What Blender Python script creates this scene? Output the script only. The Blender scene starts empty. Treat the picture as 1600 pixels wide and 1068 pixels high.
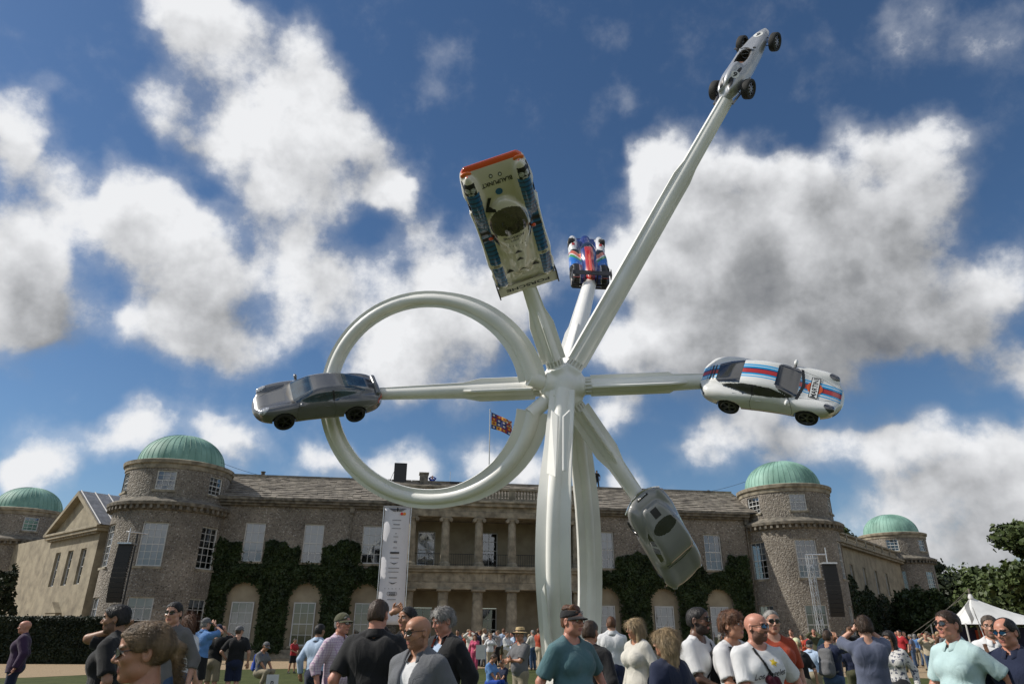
import bpy, bmesh, math, random
import numpy as np
from mathutils import Vector, Matrix, noise as mnoise

random.seed(7)
rng = np.random.default_rng(7)
scene = bpy.context.scene
COL = scene.collection
R = math.radians

# ------------------------------------------------------------------ camera
CAM = np.array([0.0, 0.0, 1.52])
PITCH = R(23.14)
ROLL = R(0.25)
FPX = 1067.0
cd = bpy.data.cameras.new('camera')
cam = bpy.data.objects.new('camera', cd)
COL.objects.link(cam)
cd.sensor_width = 36.0
cd.lens = FPX / 1600 * 36
cd.clip_end = 3000
cd.clip_start = 0.05
cam.location = CAM
cam.rotation_euler = (Matrix.Rotation(R(90) + PITCH, 3, 'X') @ Matrix.Rotation(ROLL, 3, 'Z')).to_euler()
cd.dof.use_dof = True
cd.dof.focus_distance = 24.0
cd.dof.aperture_fstop = 5.0
scene.camera = cam
CT, ST = math.cos(PITCH), math.sin(PITCH)
FWD = np.array([0, CT, ST]); UPV = np.array([0, -ST, CT]); RGT = np.array([1.0, 0, 0])
_c, _s = math.cos(ROLL), math.sin(ROLL)
RGT, UPV = RGT * _c + UPV * _s, UPV * _c - RGT * _s


def ray(px, py):
    return RGT * ((px - 800) / FPX) + UPV * ((534 - py) / FPX) + FWD


def at_depth(px, py, zc):
    """point seen at a pixel, zc metres along the optical axis"""
    return CAM + ray(px, py) * zc


def at_y(px, py, Y):
    d = ray(px, py)
    return CAM + d * (Y / d[1])


def ground_at(px, D):
    """ground point below pixel column px (near the horizon) at forward distance D"""
    d = ray(px, 1000)
    p = CAM + d * (D / d[1])
    return np.array([p[0], p[1], 0.0])


def camdir(v):
    """camera-space direction (right, up, depth) to world"""
    return RGT * v[0] + UPV * v[1] + FWD * v[2]


# ------------------------------------------------------------------ sun and sky
SUN_AZ, SUN_EL = R(88), R(42)       # azimuth: to the left of the view direction
SUND = np.array([-math.sin(SUN_AZ) * math.cos(SUN_EL), math.cos(SUN_AZ) * math.cos(SUN_EL), math.sin(SUN_EL)])
sl = bpy.data.lights.new('sun', 'SUN')
sl.energy = 4.8
sl.angle = R(0.55)
sl.color = (1.0, 0.945, 0.86)
sun = bpy.data.objects.new('sun', sl)
COL.objects.link(sun)
sun.location = (-60, 10, 80)
sun.rotation_euler = Vector(SUND).to_track_quat('Z', 'Y').to_euler()

scene.view_settings.view_transform = 'Standard'
scene.view_settings.look = 'None'
scene.view_settings.exposure = -0.1
scene.view_settings.gamma = 1.0

world = bpy.data.worlds.new('World')
scene.world = world
world.use_nodes = True


def unit(v):
    v = np.asarray(v, float)
    return v / np.linalg.norm(v)


# cumulus clouds standing where the photograph shows them: (px, py, radius, weight)
CLOUDS = [
    (290, 25, 62, .95), (350, 50, 60, .8), (330, 95, 50, .75), (400, 70, 50, .5), (470, 95, 50, 1), (500, 130, 55, 1), (425, 150, 60, .95), (400, 205, 65, 1), (480, 220, 75, 1),
    (350, 235, 45, .9), (545, 225, 48, .9), (610, 292, 36, 1.1), (265, 145, 30, .9), (290, 195, 38, .85), (430, 290, 55, .95), (510, 300, 55, .9), (395, 305, 30, .7),
    (165, 310, 60, 1.05), (230, 330, 65, 1.1), (270, 385, 80, 1.1), (320, 430, 75, 1.15), (170, 365, 50, .9), (225, 500, 60, 1.05), (310, 510, 70, 1.15), (95, 325, 32, .7),
    (5, 180, 45, 1), (25, 240, 45, 1), (30, 380, 50, 1.1), (45, 440, 65, 1.15), (15, 500, 80, 1.15), (110, 510, 32, .8), (15, 300, 25, .5),
    (470, 370, 50, .72), (420, 425, 50, .62), (500, 430, 62, .70), (580, 440, 48, .68), (450, 500, 52, .66), (390, 345, 36, .6), (655, 360, 34, .7), (350, 340, 30, .55), (540, 500, 50, .62), (600, 400, 30, .6), (400, 540, 50, .7),
    (690, 440, 52, 1), (640, 520, 70, 1.05), (740, 500, 80, 1.05), (620, 590, 60, .95), (800, 450, 55, .9), (740, 390, 30, .6), (570, 560, 45, .8), (720, 590, 60, .7), (830, 350, 20, .5),
    (1005, 265, 34, 1.05), (1050, 245, 42, 1.1), (985, 300, 26, .9), (1110, 270, 52, 1.05), (1160, 255, 36, 1), (1060, 330, 70, 1.1), (1220, 285, 52, 1.1), (1140, 330, 60, 1),
    (1290, 290, 55, 1), (1320, 200, 28, .9), (1390, 230, 48, .9), (1460, 220, 48, .95), (1440, 290, 65, 1), (1350, 330, 75, 1.1), (1520, 220, 30, .7),
    (1240, 380, 95, 1.25), (1120, 420, 95, 1.25), (985, 400, 60, 1.1), (1380, 400, 85, 1.1), (1330, 480, 90, 1.25), (1210, 510, 95, 1.25),
    (1060, 510, 90, 1.25), (1450, 490, 75, 1), (1560, 450, 60, .9), (1500, 520, 60, .8), (960, 540, 60, 1.05), (1320, 560, 60, .9), (925, 420, 36, .9),
    (1190, 640, 60, .95), (1110, 680, 42, .9), (1230, 690, 36, .8), (960, 640, 46, .8), (1590, 580, 36, .9),
    (1310, 690, 42, .85), (1390, 695, 50, .95), (1450, 680, 36, .8), (1560, 700, 50, .9), (1500, 770, 65, 1), (1420, 790, 55, 1),
    (1590, 790, 60, 1), (1540, 850, 65, 1), (1450, 860, 55, .9), (1340, 800, 36, .8), (1480, 920, 55, .9),
    (25, 745, 46, 1), (85, 735, 32, .9), (140, 690, 34, .8), (225, 672, 36, .95), (60, 690, 28, .6), (335, 675, 40, .95), (370, 705, 38, .95),
    (500, 715, 34, .95), (540, 738, 34, .9), (640, 735, 42, .95), (760, 715, 36, .95), (830, 735, 40, .9), (980, 760, 34, .95),
    (690, 80, 16, .44), (680, 140, 16, .46), (722, 68, 16, .42), (985, 150, 32, .36), (960, 45, 28, .32), (1430, 40, 52, .32), (1560, 60, 52, .32),
    (1380, 70, 34, .32), (1265, 60, 22, .3), (62, 160, 22, .45), (105, 255, 18, .45),
]
# grey undersides of the thick clouds
SHADES = [(1330, 470, 150, 1), (1180, 480, 140, 1), (1480, 500, 110, .9), (1060, 560, 90, .55), (1250, 560, 110, .9), (1430, 390, 80, .5), (1500, 800, 120, .6), (1430, 720, 60, .4), (1590, 700, 80, .5),
          (30, 490, 80, .7), (345, 490, 60, .35), (740, 570, 70, .3), (1150, 660, 60, .3), (520, 290, 60, .2), (1380, 300, 60, .3), (1420, 850, 90, .4)]
AZ0, AZ1, EL0, EL1 = R(-58), R(58), R(-6), R(62)


def lowrank(blobs, rank, margin):
    """the cloud layout over azimuth and elevation, as a few products of two curves"""
    na, ne = 160, 110
    az = np.linspace(AZ0, AZ1, na); el = np.linspace(EL0, EL1, ne)
    A, E = np.meshgrid(az, el, indexing='ij')
    D = np.stack([np.sin(A) * np.cos(E), np.cos(A) * np.cos(E), np.sin(E)], -1)
    M = np.zeros(A.shape)
    for px, py, r, w in blobs:
        d0 = ray(px, py); c = unit(d0)
        rr = r / FPX / np.linalg.norm(d0) * margin
        d = np.linalg.norm(D - c, axis=-1)
        M = np.maximum(M, w * np.clip(1 - (d / rr) ** 2, 0, 1))
    k = np.array([.25, .5, .25])
    for _ in range(2):
        M = np.apply_along_axis(lambda v: np.convolve(v, k, 'same'), 0, M)
        M = np.apply_along_axis(lambda v: np.convolve(v, k, 'same'), 1, M)
    U, S, Vt = np.linalg.svd(M, full_matrices=False)
    return [(U[:, i] * math.sqrt(S[i]), Vt[i] * math.sqrt(S[i])) for i in range(rank)]


SKY_STRENGTH = 0.085


def build_world():
    nt = world.node_tree
    N, L = nt.nodes, nt.links
    N.clear()
    world.cycles.sampling_method = 'MANUAL'
    world.cycles.sample_map_resolution = 256
    out = N.new('ShaderNodeOutputWorld')
    bg = N.new('ShaderNodeBackground')
    sky = N.new('ShaderNodeTexSky')
    sky.sky_type = 'NISHITA'
    sky.sun_disc = False
    sky.sun_elevation = SUN_EL
    sky.sun_rotation = math.atan2(SUND[0], SUND[1])
    sky.air_density = 1.0
    sky.dust_density = 0.25
    sky.ozone_density = 4.0
    bg.inputs['Strength'].default_value = SKY_STRENGTH
    L.new(bg.outputs[0], out.inputs[0])

    def group(name, blobs, rank, margin):
        g = bpy.data.node_groups.new(name, 'ShaderNodeTree')
        g.interface.new_socket('Dir', in_out='INPUT', socket_type='NodeSocketVector')
        g.interface.new_socket('Value', in_out='OUTPUT', socket_type='NodeSocketFloat')
        n, l = g.nodes, g.links
        gi = n.new('NodeGroupInput'); go = n.new('NodeGroupOutput')

        def mt(op, a, b=None, c=None, clamp=False):
            m = n.new('ShaderNodeMath'); m.operation = op; m.use_clamp = clamp
            for i, v in enumerate((a, b, c)):
                if v is None: continue
                if isinstance(v, (int, float)): m.inputs[i].default_value = v
                else: l.new(v, m.inputs[i])
            return m.outputs[0]
        sp = n.new('ShaderNodeSeparateXYZ'); l.new(gi.outputs[0], sp.inputs[0])
        az = mt('ARCTAN2', sp.outputs[0], sp.outputs[1]); el = mt('ARCSINE', sp.outputs[2])
        u = mt('MULTIPLY_ADD', az, 1 / (AZ1 - AZ0), -AZ0 / (AZ1 - AZ0), clamp=True)
        v = mt('MULTIPLY_ADD', el, 1 / (EL1 - EL0), -EL0 / (EL1 - EL0), clamp=True)
        tot = None
        for cu, cv in lowrank(blobs, rank, margin):
            outs = []
            for src, arr in ((u, cu), (v, cv)):
                f = n.new('ShaderNodeFloatCurve'); l.new(src, f.inputs['Value'])
                mp = f.mapping; mp.use_clip = False
                c = mp.curves[0]
                idx = np.linspace(0, len(arr) - 1, 54)
                ys = np.interp(idx, np.arange(len(arr)), arr)
                ys[0] = ys[-1] = 0
                c.points[0].location = (0, ys[0]); c.points[1].location = (1, ys[-1])
                for k in range(1, 53):
                    c.points.new(k / 53, ys[k])
                mp.update()
                outs.append(f.outputs[0])
            tot = mt('MULTIPLY', *outs) if tot is None else mt('MULTIPLY_ADD', outs[0], outs[1], tot)
        l.new(tot, go.inputs[0])
        return g

    def mth(op, a, b=None, c=None, clamp=False):
        m = N.new('ShaderNodeMath'); m.operation = op; m.use_clamp = clamp
        for i, v in enumerate((a, b, c)):
            if v is None: continue
            if isinstance(v, (int, float)): m.inputs[i].default_value = v
            else: L.new(v, m.inputs[i])
        return m.outputs[0]

    def vmath(op, a, b=None, s=None):
        m = N.new('ShaderNodeVectorMath'); m.operation = op
        for i, v in enumerate((a, b)):
            if v is None: continue
            if isinstance(v, tuple): m.inputs[i].default_value = v
            else: L.new(v, m.inputs[i])
        if s is not None: m.inputs['Scale'].default_value = s
        return m

    def fbm(vec, scale, detail, rough):
        t = N.new('ShaderNodeTexNoise'); t.inputs['Scale'].default_value = scale; t.inputs['Detail'].default_value = detail; t.inputs['Roughness'].default_value = rough
        L.new(vec, t.inputs['Vector'])
        return t

    tc = N.new('ShaderNodeTexCoord')
    d = vmath('NORMALIZE', tc.outputs['Generated']).outputs[0]
    wn = fbm(d, 11.0, 3, .55)
    w = vmath('SCALE', vmath('SUBTRACT', wn.outputs['Color'], (.5, .5, .5)).outputs[0], s=.075).outputs[0]
    dw = vmath('ADD', d, w).outputs[0]
    dwn = vmath('NORMALIZE', dw).outputs[0]
    dens_g = group('cloud_layout', CLOUDS, 22, 1.28)
    shade_g = group('cloud_undersides', SHADES, 5, 1.5)
    g1 = N.new('ShaderNodeGroup'); g1.node_tree = dens_g; L.new(dwn, g1.inputs[0])
    dsun = vmath('NORMALIZE', vmath('ADD', dw, tuple(SUND * 0.045 + np.array([0, 0, .02]))).outputs[0]).outputs[0]
    g2 = N.new('ShaderNodeGroup'); g2.node_tree = dens_g; L.new(dsun, g2.inputs[0])
    g3 = N.new('ShaderNodeGroup'); g3.node_tree = shade_g; L.new(dwn, g3.inputs[0])
    # the same kind of broken cumulus goes on all round
    ax = vmath('DISTANCE', d, tuple(unit(FWD))).outputs['Value']
    far = N.new('ShaderNodeMapRange'); L.new(ax, far.inputs[0]); far.inputs[1].default_value = .74; far.inputs[2].default_value = .95
    gn = fbm(dw, 3.0, 2, .5)
    gv = mth('MULTIPLY', mth('MULTIPLY_ADD', gn.outputs['Fac'], 5.0, -2.2, clamp=True), far.outputs[0])
    base = mth('MAXIMUM', g1.outputs[0], gv)
    fine = mth('SUBTRACT', fbm(d, 12.0, 9, .64).outputs['Fac'], .5)
    fine_s = mth('SUBTRACT', fbm(vmath('ADD', d, tuple(SUND * 0.02)).outputs[0], 13.0, 4, .55).outputs['Fac'], .5)
    gate = mth('MULTIPLY_ADD', base, 6.0, -.35, clamp=True)
    dens = mth('ADD', base, mth('MULTIPLY', mth('MULTIPLY', fine, 1.35), gate))
    alpha = N.new('ShaderNodeMapRange'); alpha.interpolation_type = 'SMOOTHSTEP'
    L.new(dens, alpha.inputs[0]); alpha.inputs[1].default_value = .18; alpha.inputs[2].default_value = .80
    veil = N.new('ShaderNodeMapRange'); veil.interpolation_type = 'SMOOTHSTEP'; L.new(mth('ADD', base, mth('MULTIPLY', fine, .9)), veil.inputs[0]); veil.inputs[1].default_value = .0; veil.inputs[2].default_value = .7; veil.inputs[4].default_value = .42
    cover = mth('MAXIMUM', alpha.outputs[0], veil.outputs[0])
    # darker where cloud lies on the sun's side and on the thick undersides
    t = mth('MULTIPLY_ADD', mth('SUBTRACT', g2.outputs[0], base), .45, mth('MULTIPLY', g3.outputs[0], .46))
    t = mth('ADD', t, mth('MULTIPLY', mth('SUBTRACT', fine_s, fine), .62))
    t = mth('ADD', t, mth('MULTIPLY_ADD', fine_s, .42, .21))
    ramp = N.new('ShaderNodeValToRGB'); L.new(t, ramp.inputs[0])
    cr = ramp.color_ramp
    stops = [(0.0, (.92, .93, .95)), (.22, (.74, .75, .77)), (.42, (.57, .58, .60)), (.68, (.35, .36, .375)), (1.0, (.19, .20, .22))]
    for i, (p, c) in enumerate(stops):
        e = cr.elements[i] if i < 2 else cr.elements.new(p)
        e.position = p; e.color = (*c, 1)
    sc = vmath('SCALE', ramp.outputs[0], s=1 / SKY_STRENGTH).outputs[0]
    m = N.new('ShaderNodeMix'); m.data_type = 'RGBA'
    L.new(cover, m.inputs['Factor'])
    hs = N.new('ShaderNodeHueSaturation'); hs.inputs['Saturation'].default_value = 1.10; hs.inputs['Value'].default_value = 1.08; L.new(sky.outputs[0], hs.inputs['Color'])
    L.new(hs.outputs[0], m.inputs['A']); L.new(sc, m.inputs['B'])
    L.new(m.outputs['Result'], bg.inputs['Color'])


build_world()
# ------------------------------------------------------------------ object helpers
def link(o, parent=None):
    COL.objects.link(o)
    if parent is not None:
        o.parent = parent
    return o


def tag(o, label=None, cat=None, group=None, kind=None):
    if label: o['label'] = label
    if cat: o['category'] = cat
    if group: o['group'] = group
    if kind: o['kind'] = kind
    return o


def empty(name, loc=(0, 0, 0), rz=0.0):
    o = bpy.data.objects.new(name, None)
    o.empty_display_size = 0.2
    o.location = loc
    o.rotation_euler = (0, 0, rz)
    return link(o)


class MB:
    """collects verts and faces, then links them as ONE mesh object"""

    def __init__(self):
        self.v, self.f, self.m = [], [], []
        self.n = 0

    def add(self, verts, faces, mi=0):
        verts = np.asarray(verts, float).reshape(-1, 3)
        self.v.append(verts)
        n = self.n
        for f in faces:
            self.f.append([i + n for i in f]); self.m.append(mi)
        self.n += len(verts)
        return self

    def box(self, lo, hi, mi=0, M=None):
        x0, y0, z0 = lo; x1, y1, z1 = hi
        v = np.array([(x0, y0, z0), (x1, y0, z0), (x1, y1, z0), (x0, y1, z0), (x0, y0, z1), (x1, y0, z1), (x1, y1, z1), (x0, y1, z1)], float)
        if M is not None:
            v = v @ np.array(M)[:3, :3].T + np.array(M)[:3, 3]
        return self.add(v, [(0, 3, 2, 1), (4, 5, 6, 7), (0, 1, 5, 4), (1, 2, 6, 5), (2, 3, 7, 6), (3, 0, 4, 7)], mi)

    def bar(self, a, b, r, n=8, r2=None, mi=0, cap=True):
        a = np.asarray(a, float); b = np.asarray(b, float)
        r2 = r if r2 is None else r2
        w = unit(b - a)
        u = unit(np.cross(w, (0, 0, 1) if abs(w[2]) < .9 else (1, 0, 0))); v = np.cross(w, u)
        t = np.arange(n) * 2 * math.pi / n
        c = np.cos(t)[:, None] * u + np.sin(t)[:, None] * v
        V = np.vstack([a + c * r, b + c * r2])
        F = [(i, (i + 1) % n, n + (i + 1) % n, n + i) for i in range(n)]
        if cap:
            F += [tuple(range(n - 1, -1, -1)), tuple(range(n, 2 * n))]
        return self.add(V, F, mi)

    def tube(self, pts, rad, n=8, mi=0):
        pts = np.asarray(pts, float)
        if np.isscalar(rad): rad = [rad] * len(pts)
        rings = []
        up = np.array([0, 0, 1.0])
        for i, p in enumerate(pts):
            w = unit(pts[min(i + 1, len(pts) - 1)] - pts[max(i - 1, 0)])
            u = np.cross(w, up)
            if np.linalg.norm(u) < .05: u = np.cross(w, (1, 0, 0))
            u = unit(u); v = np.cross(w, u)
            t = np.arange(n) * 2 * math.pi / n
            rings.append(p + (np.cos(t)[:, None] * u + np.sin(t)[:, None] * v) * rad[i])
        return self.loft(rings, mi=mi, cap=True)

    def loft(self, rings, mi=0, cap=False, closed=True):
        n = len(rings[0])
        V = np.vstack(rings)
        F = []
        for k in range(len(rings) - 1):
            for i in range(n if closed else n - 1):
                j = (i + 1) % n
                F.append((k * n + i, k * n + j, (k + 1) * n + j, (k + 1) * n + i))
        if cap:
            F.append(tuple(range(n - 1, -1, -1)))
            F.append(tuple(range((len(rings) - 1) * n, len(rings) * n)))
        return self.add(V, F, mi)

    def lathe(self, prof, n=24, mi=0, c=(0, 0, 0), a0=0.0, a1=2 * math.pi):
        full = abs(a1 - a0 - 2 * math.pi) < 1e-6
        k = n if full else n + 1
        t = a0 + np.arange(k) * (a1 - a0) / n
        V = []
        for r, z in prof:
            V.append(np.stack([c[0] + r * np.cos(t), c[1] + r * np.sin(t), np.full(k, c[2] + z)], 1))
        return self.loft(V, mi=mi, closed=full)

    def mesh(self, name, mats):
        me = bpy.data.meshes.new(name)
        V = np.vstack(self.v) if self.v else np.zeros((0, 3))
        me.from_pydata(V.tolist(), [], self.f)
        for m in mats:
            me.materials.append(m)
        if len(mats) > 1:
            me.polygons.foreach_set('material_index', self.m)
        return me

    def build(self, name, mats, parent=None, smooth=False, bevel=0):
        if not isinstance(mats, (list, tuple)): mats = [mats]
        me = self.mesh(name, mats)
        if smooth:
            shade(me, smooth)
        o = link(bpy.data.objects.new(name, me), parent)
        if bevel:
            b = o.modifiers.new('bevel', 'BEVEL'); b.width = bevel; b.segments = 2; b.limit_method = 'ANGLE'
        return o


def shade(me, ang=True):
    me.polygons.foreach_set('use_smooth', [True] * len(me.polygons))
    if ang is not True:
        me.set_sharp_from_angle(angle=R(ang))


def mesh_np(name, V, F, mats, mi=None, smooth=True):
    """fast mesh from numpy quads/tris"""
    me = bpy.data.meshes.new(name)
    V = np.asarray(V, np.float32); F = np.asarray(F, np.int32)
    k = F.shape[1]
    me.vertices.add(len(V)); me.vertices.foreach_set('co', V.ravel())
    me.loops.add(F.size); me.loops.foreach_set('vertex_index', F.ravel())
    me.polygons.add(len(F))
    me.polygons.foreach_set('loop_start', np.arange(0, F.size, k, dtype=np.int32))
    me.polygons.foreach_set('loop_total', np.full(len(F), k, np.int32))
    for m in (mats if isinstance(mats, (list, tuple)) else [mats]):
        me.materials.append(m)
    if mi is not None:
        me.polygons.foreach_set('material_index', np.asarray(mi, np.int32))
    if smooth:
        me.polygons.foreach_set('use_smooth', np.ones(len(F), bool))
    me.update(calc_edges=True)
    me.validate()
    return me


def compact(V, F):
    u, inv = np.unique(F.ravel(), return_inverse=True)
    return V[u], inv.reshape(F.shape)


def obj_np(name, V, F, mats, parent=None, mi=None, smooth=True):
    V, F = compact(np.asarray(V), np.asarray(F))
    return link(bpy.data.objects.new(name, mesh_np(name, V, F, mats, mi, smooth)), parent)


# ------------------------------------------------------------------ procedural materials
MATS = {}


def mat(name, col, rough=.6, metal=0.0, var=.12, scale=8.0, bump=0.0, bscale=None, coat=0.0, spec=.5, stretch=None, trans=0.0, sheen=0.0, sss=0.0, detail=4, col2=None, lo=.35, hi=.65, folds=0.0):
    if name in MATS:
        return MATS[name]
    m = bpy.data.materials.new(name)
    m.use_nodes = True
    nt = m.node_tree
    N, L = nt.nodes, nt.links
    b = N['Principled BSDF']
    b.inputs['Roughness'].default_value = rough
    b.inputs['Metallic'].default_value = metal
    b.inputs['Specular IOR Level'].default_value = spec
    if coat:
        b.inputs['Coat Weight'].default_value = coat; b.inputs['Coat Roughness'].default_value = .06
    if trans:
        b.inputs['Transmission Weight'].default_value = trans
    if sheen:
        b.inputs['Sheen Weight'].default_value = sheen
    if sss:
        b.inputs['Subsurface Weight'].default_value = sss
        b.inputs['Subsurface Radius'].default_value = (.02, .008, .005)
        b.inputs['Subsurface Scale'].default_value = .5
    tc = N.new('ShaderNodeTexCoord')
    src = tc.outputs['Object']
    if stretch:
        mp = N.new('ShaderNodeMapping'); mp.inputs['Scale'].default_value = stretch
        L.new(src, mp.inputs[0]); src = mp.outputs[0]
    nz = N.new('ShaderNodeTexNoise'); nz.inputs['Scale'].default_value = scale; nz.inputs['Detail'].default_value = detail
    L.new(src, nz.inputs['Vector'])
    mr = N.new('ShaderNodeMapRange'); L.new(nz.outputs['Fac'], mr.inputs[0]); mr.inputs[1].default_value = lo; mr.inputs[2].default_value = hi
    mx = N.new('ShaderNodeMix'); mx.data_type = 'RGBA'
    c = np.array(col[:3])
    c2 = np.array(col2[:3]) if col2 is not None else np.minimum(c * (1 + var), 1)
    c1 = c if col2 is not None else c * (1 - var)
    mx.inputs['A'].default_value = (*c1, 1); mx.inputs['B'].default_value = (*c2, 1)
    L.new(mr.outputs[0], mx.inputs['Factor'])
    L.new(mx.outputs['Result'], b.inputs['Base Color'])
    if bump:
        bn = N.new('ShaderNodeTexNoise'); bn.inputs['Scale'].default_value = bscale or scale * 3; bn.inputs['Detail'].default_value = 5
        L.new(src, bn.inputs['Vector'])
        bp = N.new('ShaderNodeBump'); bp.inputs['Strength'].default_value = bump; bp.inputs['Distance'].default_value = .02
        L.new(bn.outputs['Fac'], bp.inputs['Height']); L.new(bp.outputs[0], b.inputs['Normal'])
        if folds:
            fm = N.new('ShaderNodeMapping'); fm.inputs['Scale'].default_value = (1, 1, .55); fm.inputs['Rotation'].default_value = (.3, .5, 0)
            fn = N.new('ShaderNodeTexNoise'); fn.inputs['Scale'].default_value = 4.6; fn.inputs['Detail'].default_value = 2; fn.inputs['Distortion'].default_value = 1.2
            L.new(tc.outputs['Object'], fm.inputs[0]); L.new(fm.outputs[0], fn.inputs['Vector'])
            ab = N.new('ShaderNodeMath'); ab.operation = 'PINGPONG'; L.new(fn.outputs['Fac'], ab.inputs[0]); ab.inputs[1].default_value = .16
            b2 = N.new('ShaderNodeBump'); b2.inputs['Strength'].default_value = folds; b2.inputs['Distance'].default_value = .09
            L.new(ab.outputs[0], b2.inputs['Height']); L.new(bp.outputs[0], b2.inputs['Normal']); L.new(b2.outputs[0], b.inputs['Normal'])
    MATS[name] = m
    return m


def glass_mat(name, col, rough=.06):
    return mat(name, col, rough=rough, var=.25, scale=.6, spec=.8)


# ------------------------------------------------------------------ signed-distance modelling
class SDF:
    def __init__(self, lo, hi, res):
        self.lo = np.array(lo, np.float32); self.res = float(res)
        self.n = np.maximum(np.ceil((np.array(hi) - np.array(lo)) / res).astype(int) + 1, 4)
        self.ax = [self.lo[i] + np.arange(self.n[i], dtype=np.float32) * res for i in range(3)]
        self.F = np.full(tuple(self.n), 9.0, np.float32)

    def sub(self, lo, hi):
        s = []
        for i in range(3):
            a = int(np.clip(math.floor((lo[i] - self.lo[i]) / self.res), 0, self.n[i]))
            b = int(np.clip(math.ceil((hi[i] - self.lo[i]) / self.res) + 1, 0, self.n[i]))
            if b - a < 1: return None
            s.append(slice(a, b))
        return tuple(s)

    def grid(self, s):
        return (self.ax[0][s[0]][:, None, None], self.ax[1][s[1]][None, :, None], self.ax[2][s[2]][None, None, :])

    def comb(self, s, d, k, op):
        A = self.F[s]
        if op == 'u':
            if k <= 0: A[...] = np.minimum(A, d); return
            h = np.clip(.5 + .5 * (A - d) / k, 0, 1)
            A[...] = A + (d - A) * h - k * h * (1 - h)
        else:                                   # subtract d
            d = -d
            if k <= 0: A[...] = np.maximum(A, d); return
            h = np.clip(.5 - .5 * (A - d) / k, 0, 1)
            A[...] = A + (d - A) * h + k * h * (1 - h)

    def ell(self, c, r, k=.02, op='u', M=None):
        """ellipsoid; M: 3x3 rotation whose columns are the local axes"""
        c = np.asarray(c, float); r = np.asarray(r, float) * np.ones(3)
        m = float(r.max()) + k * 1.2 + 2 * self.res
        s = self.sub(c - m, c + m)
        if s is None: return self
        X, Y, Z = self.grid(s)
        x, y, z = X - c[0], Y - c[1], Z - c[2]
        if M is not None:
            M = np.asarray(M)
            x, y, z = (x * M[0, i] + y * M[1, i] + z * M[2, i] for i in range(3))
        k0 = np.sqrt((x / r[0]) ** 2 + (y / r[1]) ** 2 + (z / r[2]) ** 2)
        k1 = np.sqrt((x / r[0] ** 2) ** 2 + (y / r[1] ** 2) ** 2 + (z / r[2] ** 2) ** 2) + 1e-6
        self.comb(s, (k0 * (k0 - 1) / k1).astype(np.float32), k, op)
        return self

    def cone(self, a, b, ra, rb=None, k=.02, op='u', flat=None, side=None, caps=False, grow=0.0):
        """rounded cone a->b; flat=(fa,fb) depth/width ratios with 'side' the wide axis; caps: cut flat at b"""
        a = np.asarray(a, float); b = np.asarray(b, float)
        rb = ra if rb is None else rb
        ra += grow; rb += grow
        m = max(ra, rb) * 1.05 + k * 1.2 + 2 * self.res
        s = self.sub(np.minimum(a, b) - m, np.maximum(a, b) + m)
        if s is None: return self
        X, Y, Z = self.grid(s)
        ba = b - a; L2 = float(ba @ ba) + 1e-9
        px, py, pz = X - a[0], Y - a[1], Z - a[2]
        tt = (px * ba[0] + py * ba[1] + pz * ba[2]) / L2
        t = np.clip(tt, 0, 1)
        qx, qy, qz = px - t * ba[0], py - t * ba[1], pz - t * ba[2]
        rr = ra + t * (rb - ra)
        if flat is None:
            d = np.sqrt(qx * qx + qy * qy + qz * qz) - rr
        else:
            w = ba / math.sqrt(L2)
            u = np.asarray(side, float); u = unit(u - w * (u @ w)); v = np.cross(w, u)
            fl = flat[0] + t * (flat[1] - flat[0])
            qu = qx * u[0] + qy * u[1] + qz * u[2]
            qv = (qx * v[0] + qy * v[1] + qz * v[2]) / fl
            qw = (qx * w[0] + qy * w[1] + qz * w[2]) / np.minimum(fl, 1)
            d = (np.sqrt(qu * qu + qv * qv + qw * qw) - rr) * np.minimum(fl, 1)
        if caps:
            d = np.maximum(d, (tt - 1) * math.sqrt(L2))
        self.comb(s, d.astype(np.float32), k, op)
        return self

    def plane(self, p, n, k=0.0):
        """keep the side opposite to n"""
        n = unit(n); X, Y, Z = self.grid((slice(None),) * 3)
        d = -((X - p[0]) * n[0] + (Y - p[1]) * n[1] + (Z - p[2]) * n[2])
        self.comb((slice(None),) * 3, d.astype(np.float32), k, 's')
        return self

    def sample(self, P, F=None):
        F = self.F if F is None else F
        q = (P - self.lo) / self.res
        i = np.clip(np.floor(q).astype(int), 0, self.n - 2)
        f = np.clip(q - i, 0, 1)
        o = 0
        for a in (0, 1):
            for b in (0, 1):
                for c in (0, 1):
                    w = (f[:, 0] if a else 1 - f[:, 0]) * (f[:, 1] if b else 1 - f[:, 1]) * (f[:, 2] if c else 1 - f[:, 2])
                    o = o + w * F[i[:, 0] + a, i[:, 1] + b, i[:, 2] + c]
        return o

    def grad(self, P):
        e = self.res * .75
        g = np.stack([self.sample(P + np.eye(3)[i] * e) - self.sample(P - np.eye(3)[i] * e) for i in range(3)], 1)
        return g / (np.linalg.norm(g, axis=1, keepdims=True) + 1e-9)

    def project(self, P, steps=2):
        for _ in range(steps):
            P = P - self.grad(P) * np.clip(self.sample(P), -self.res * 1.5, self.res * 1.5)[:, None]
        return P

    def mesh(self, steps=1, smooth=0):
        F = self.F
        ins = F < 0
        nx, ny, nz = F.shape
        cnt = np.zeros((nx - 1, ny - 1, nz - 1), np.uint8)
        for a in (0, 1):
            for b in (0, 1):
                for c in (0, 1):
                    cnt += ins[a:nx - 1 + a, b:ny - 1 + b, c:nz - 1 + c]
        act = (cnt > 0) & (cnt < 8)
        idx = np.full(act.shape, -1, np.int64)
        ci = np.argwhere(act)
        idx[act] = np.arange(len(ci))
        P = np.zeros((len(ci), 3)); W = np.zeros(len(ci))
        corners = [(a, b, c) for a in (0, 1) for b in (0, 1) for c in (0, 1)]
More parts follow.
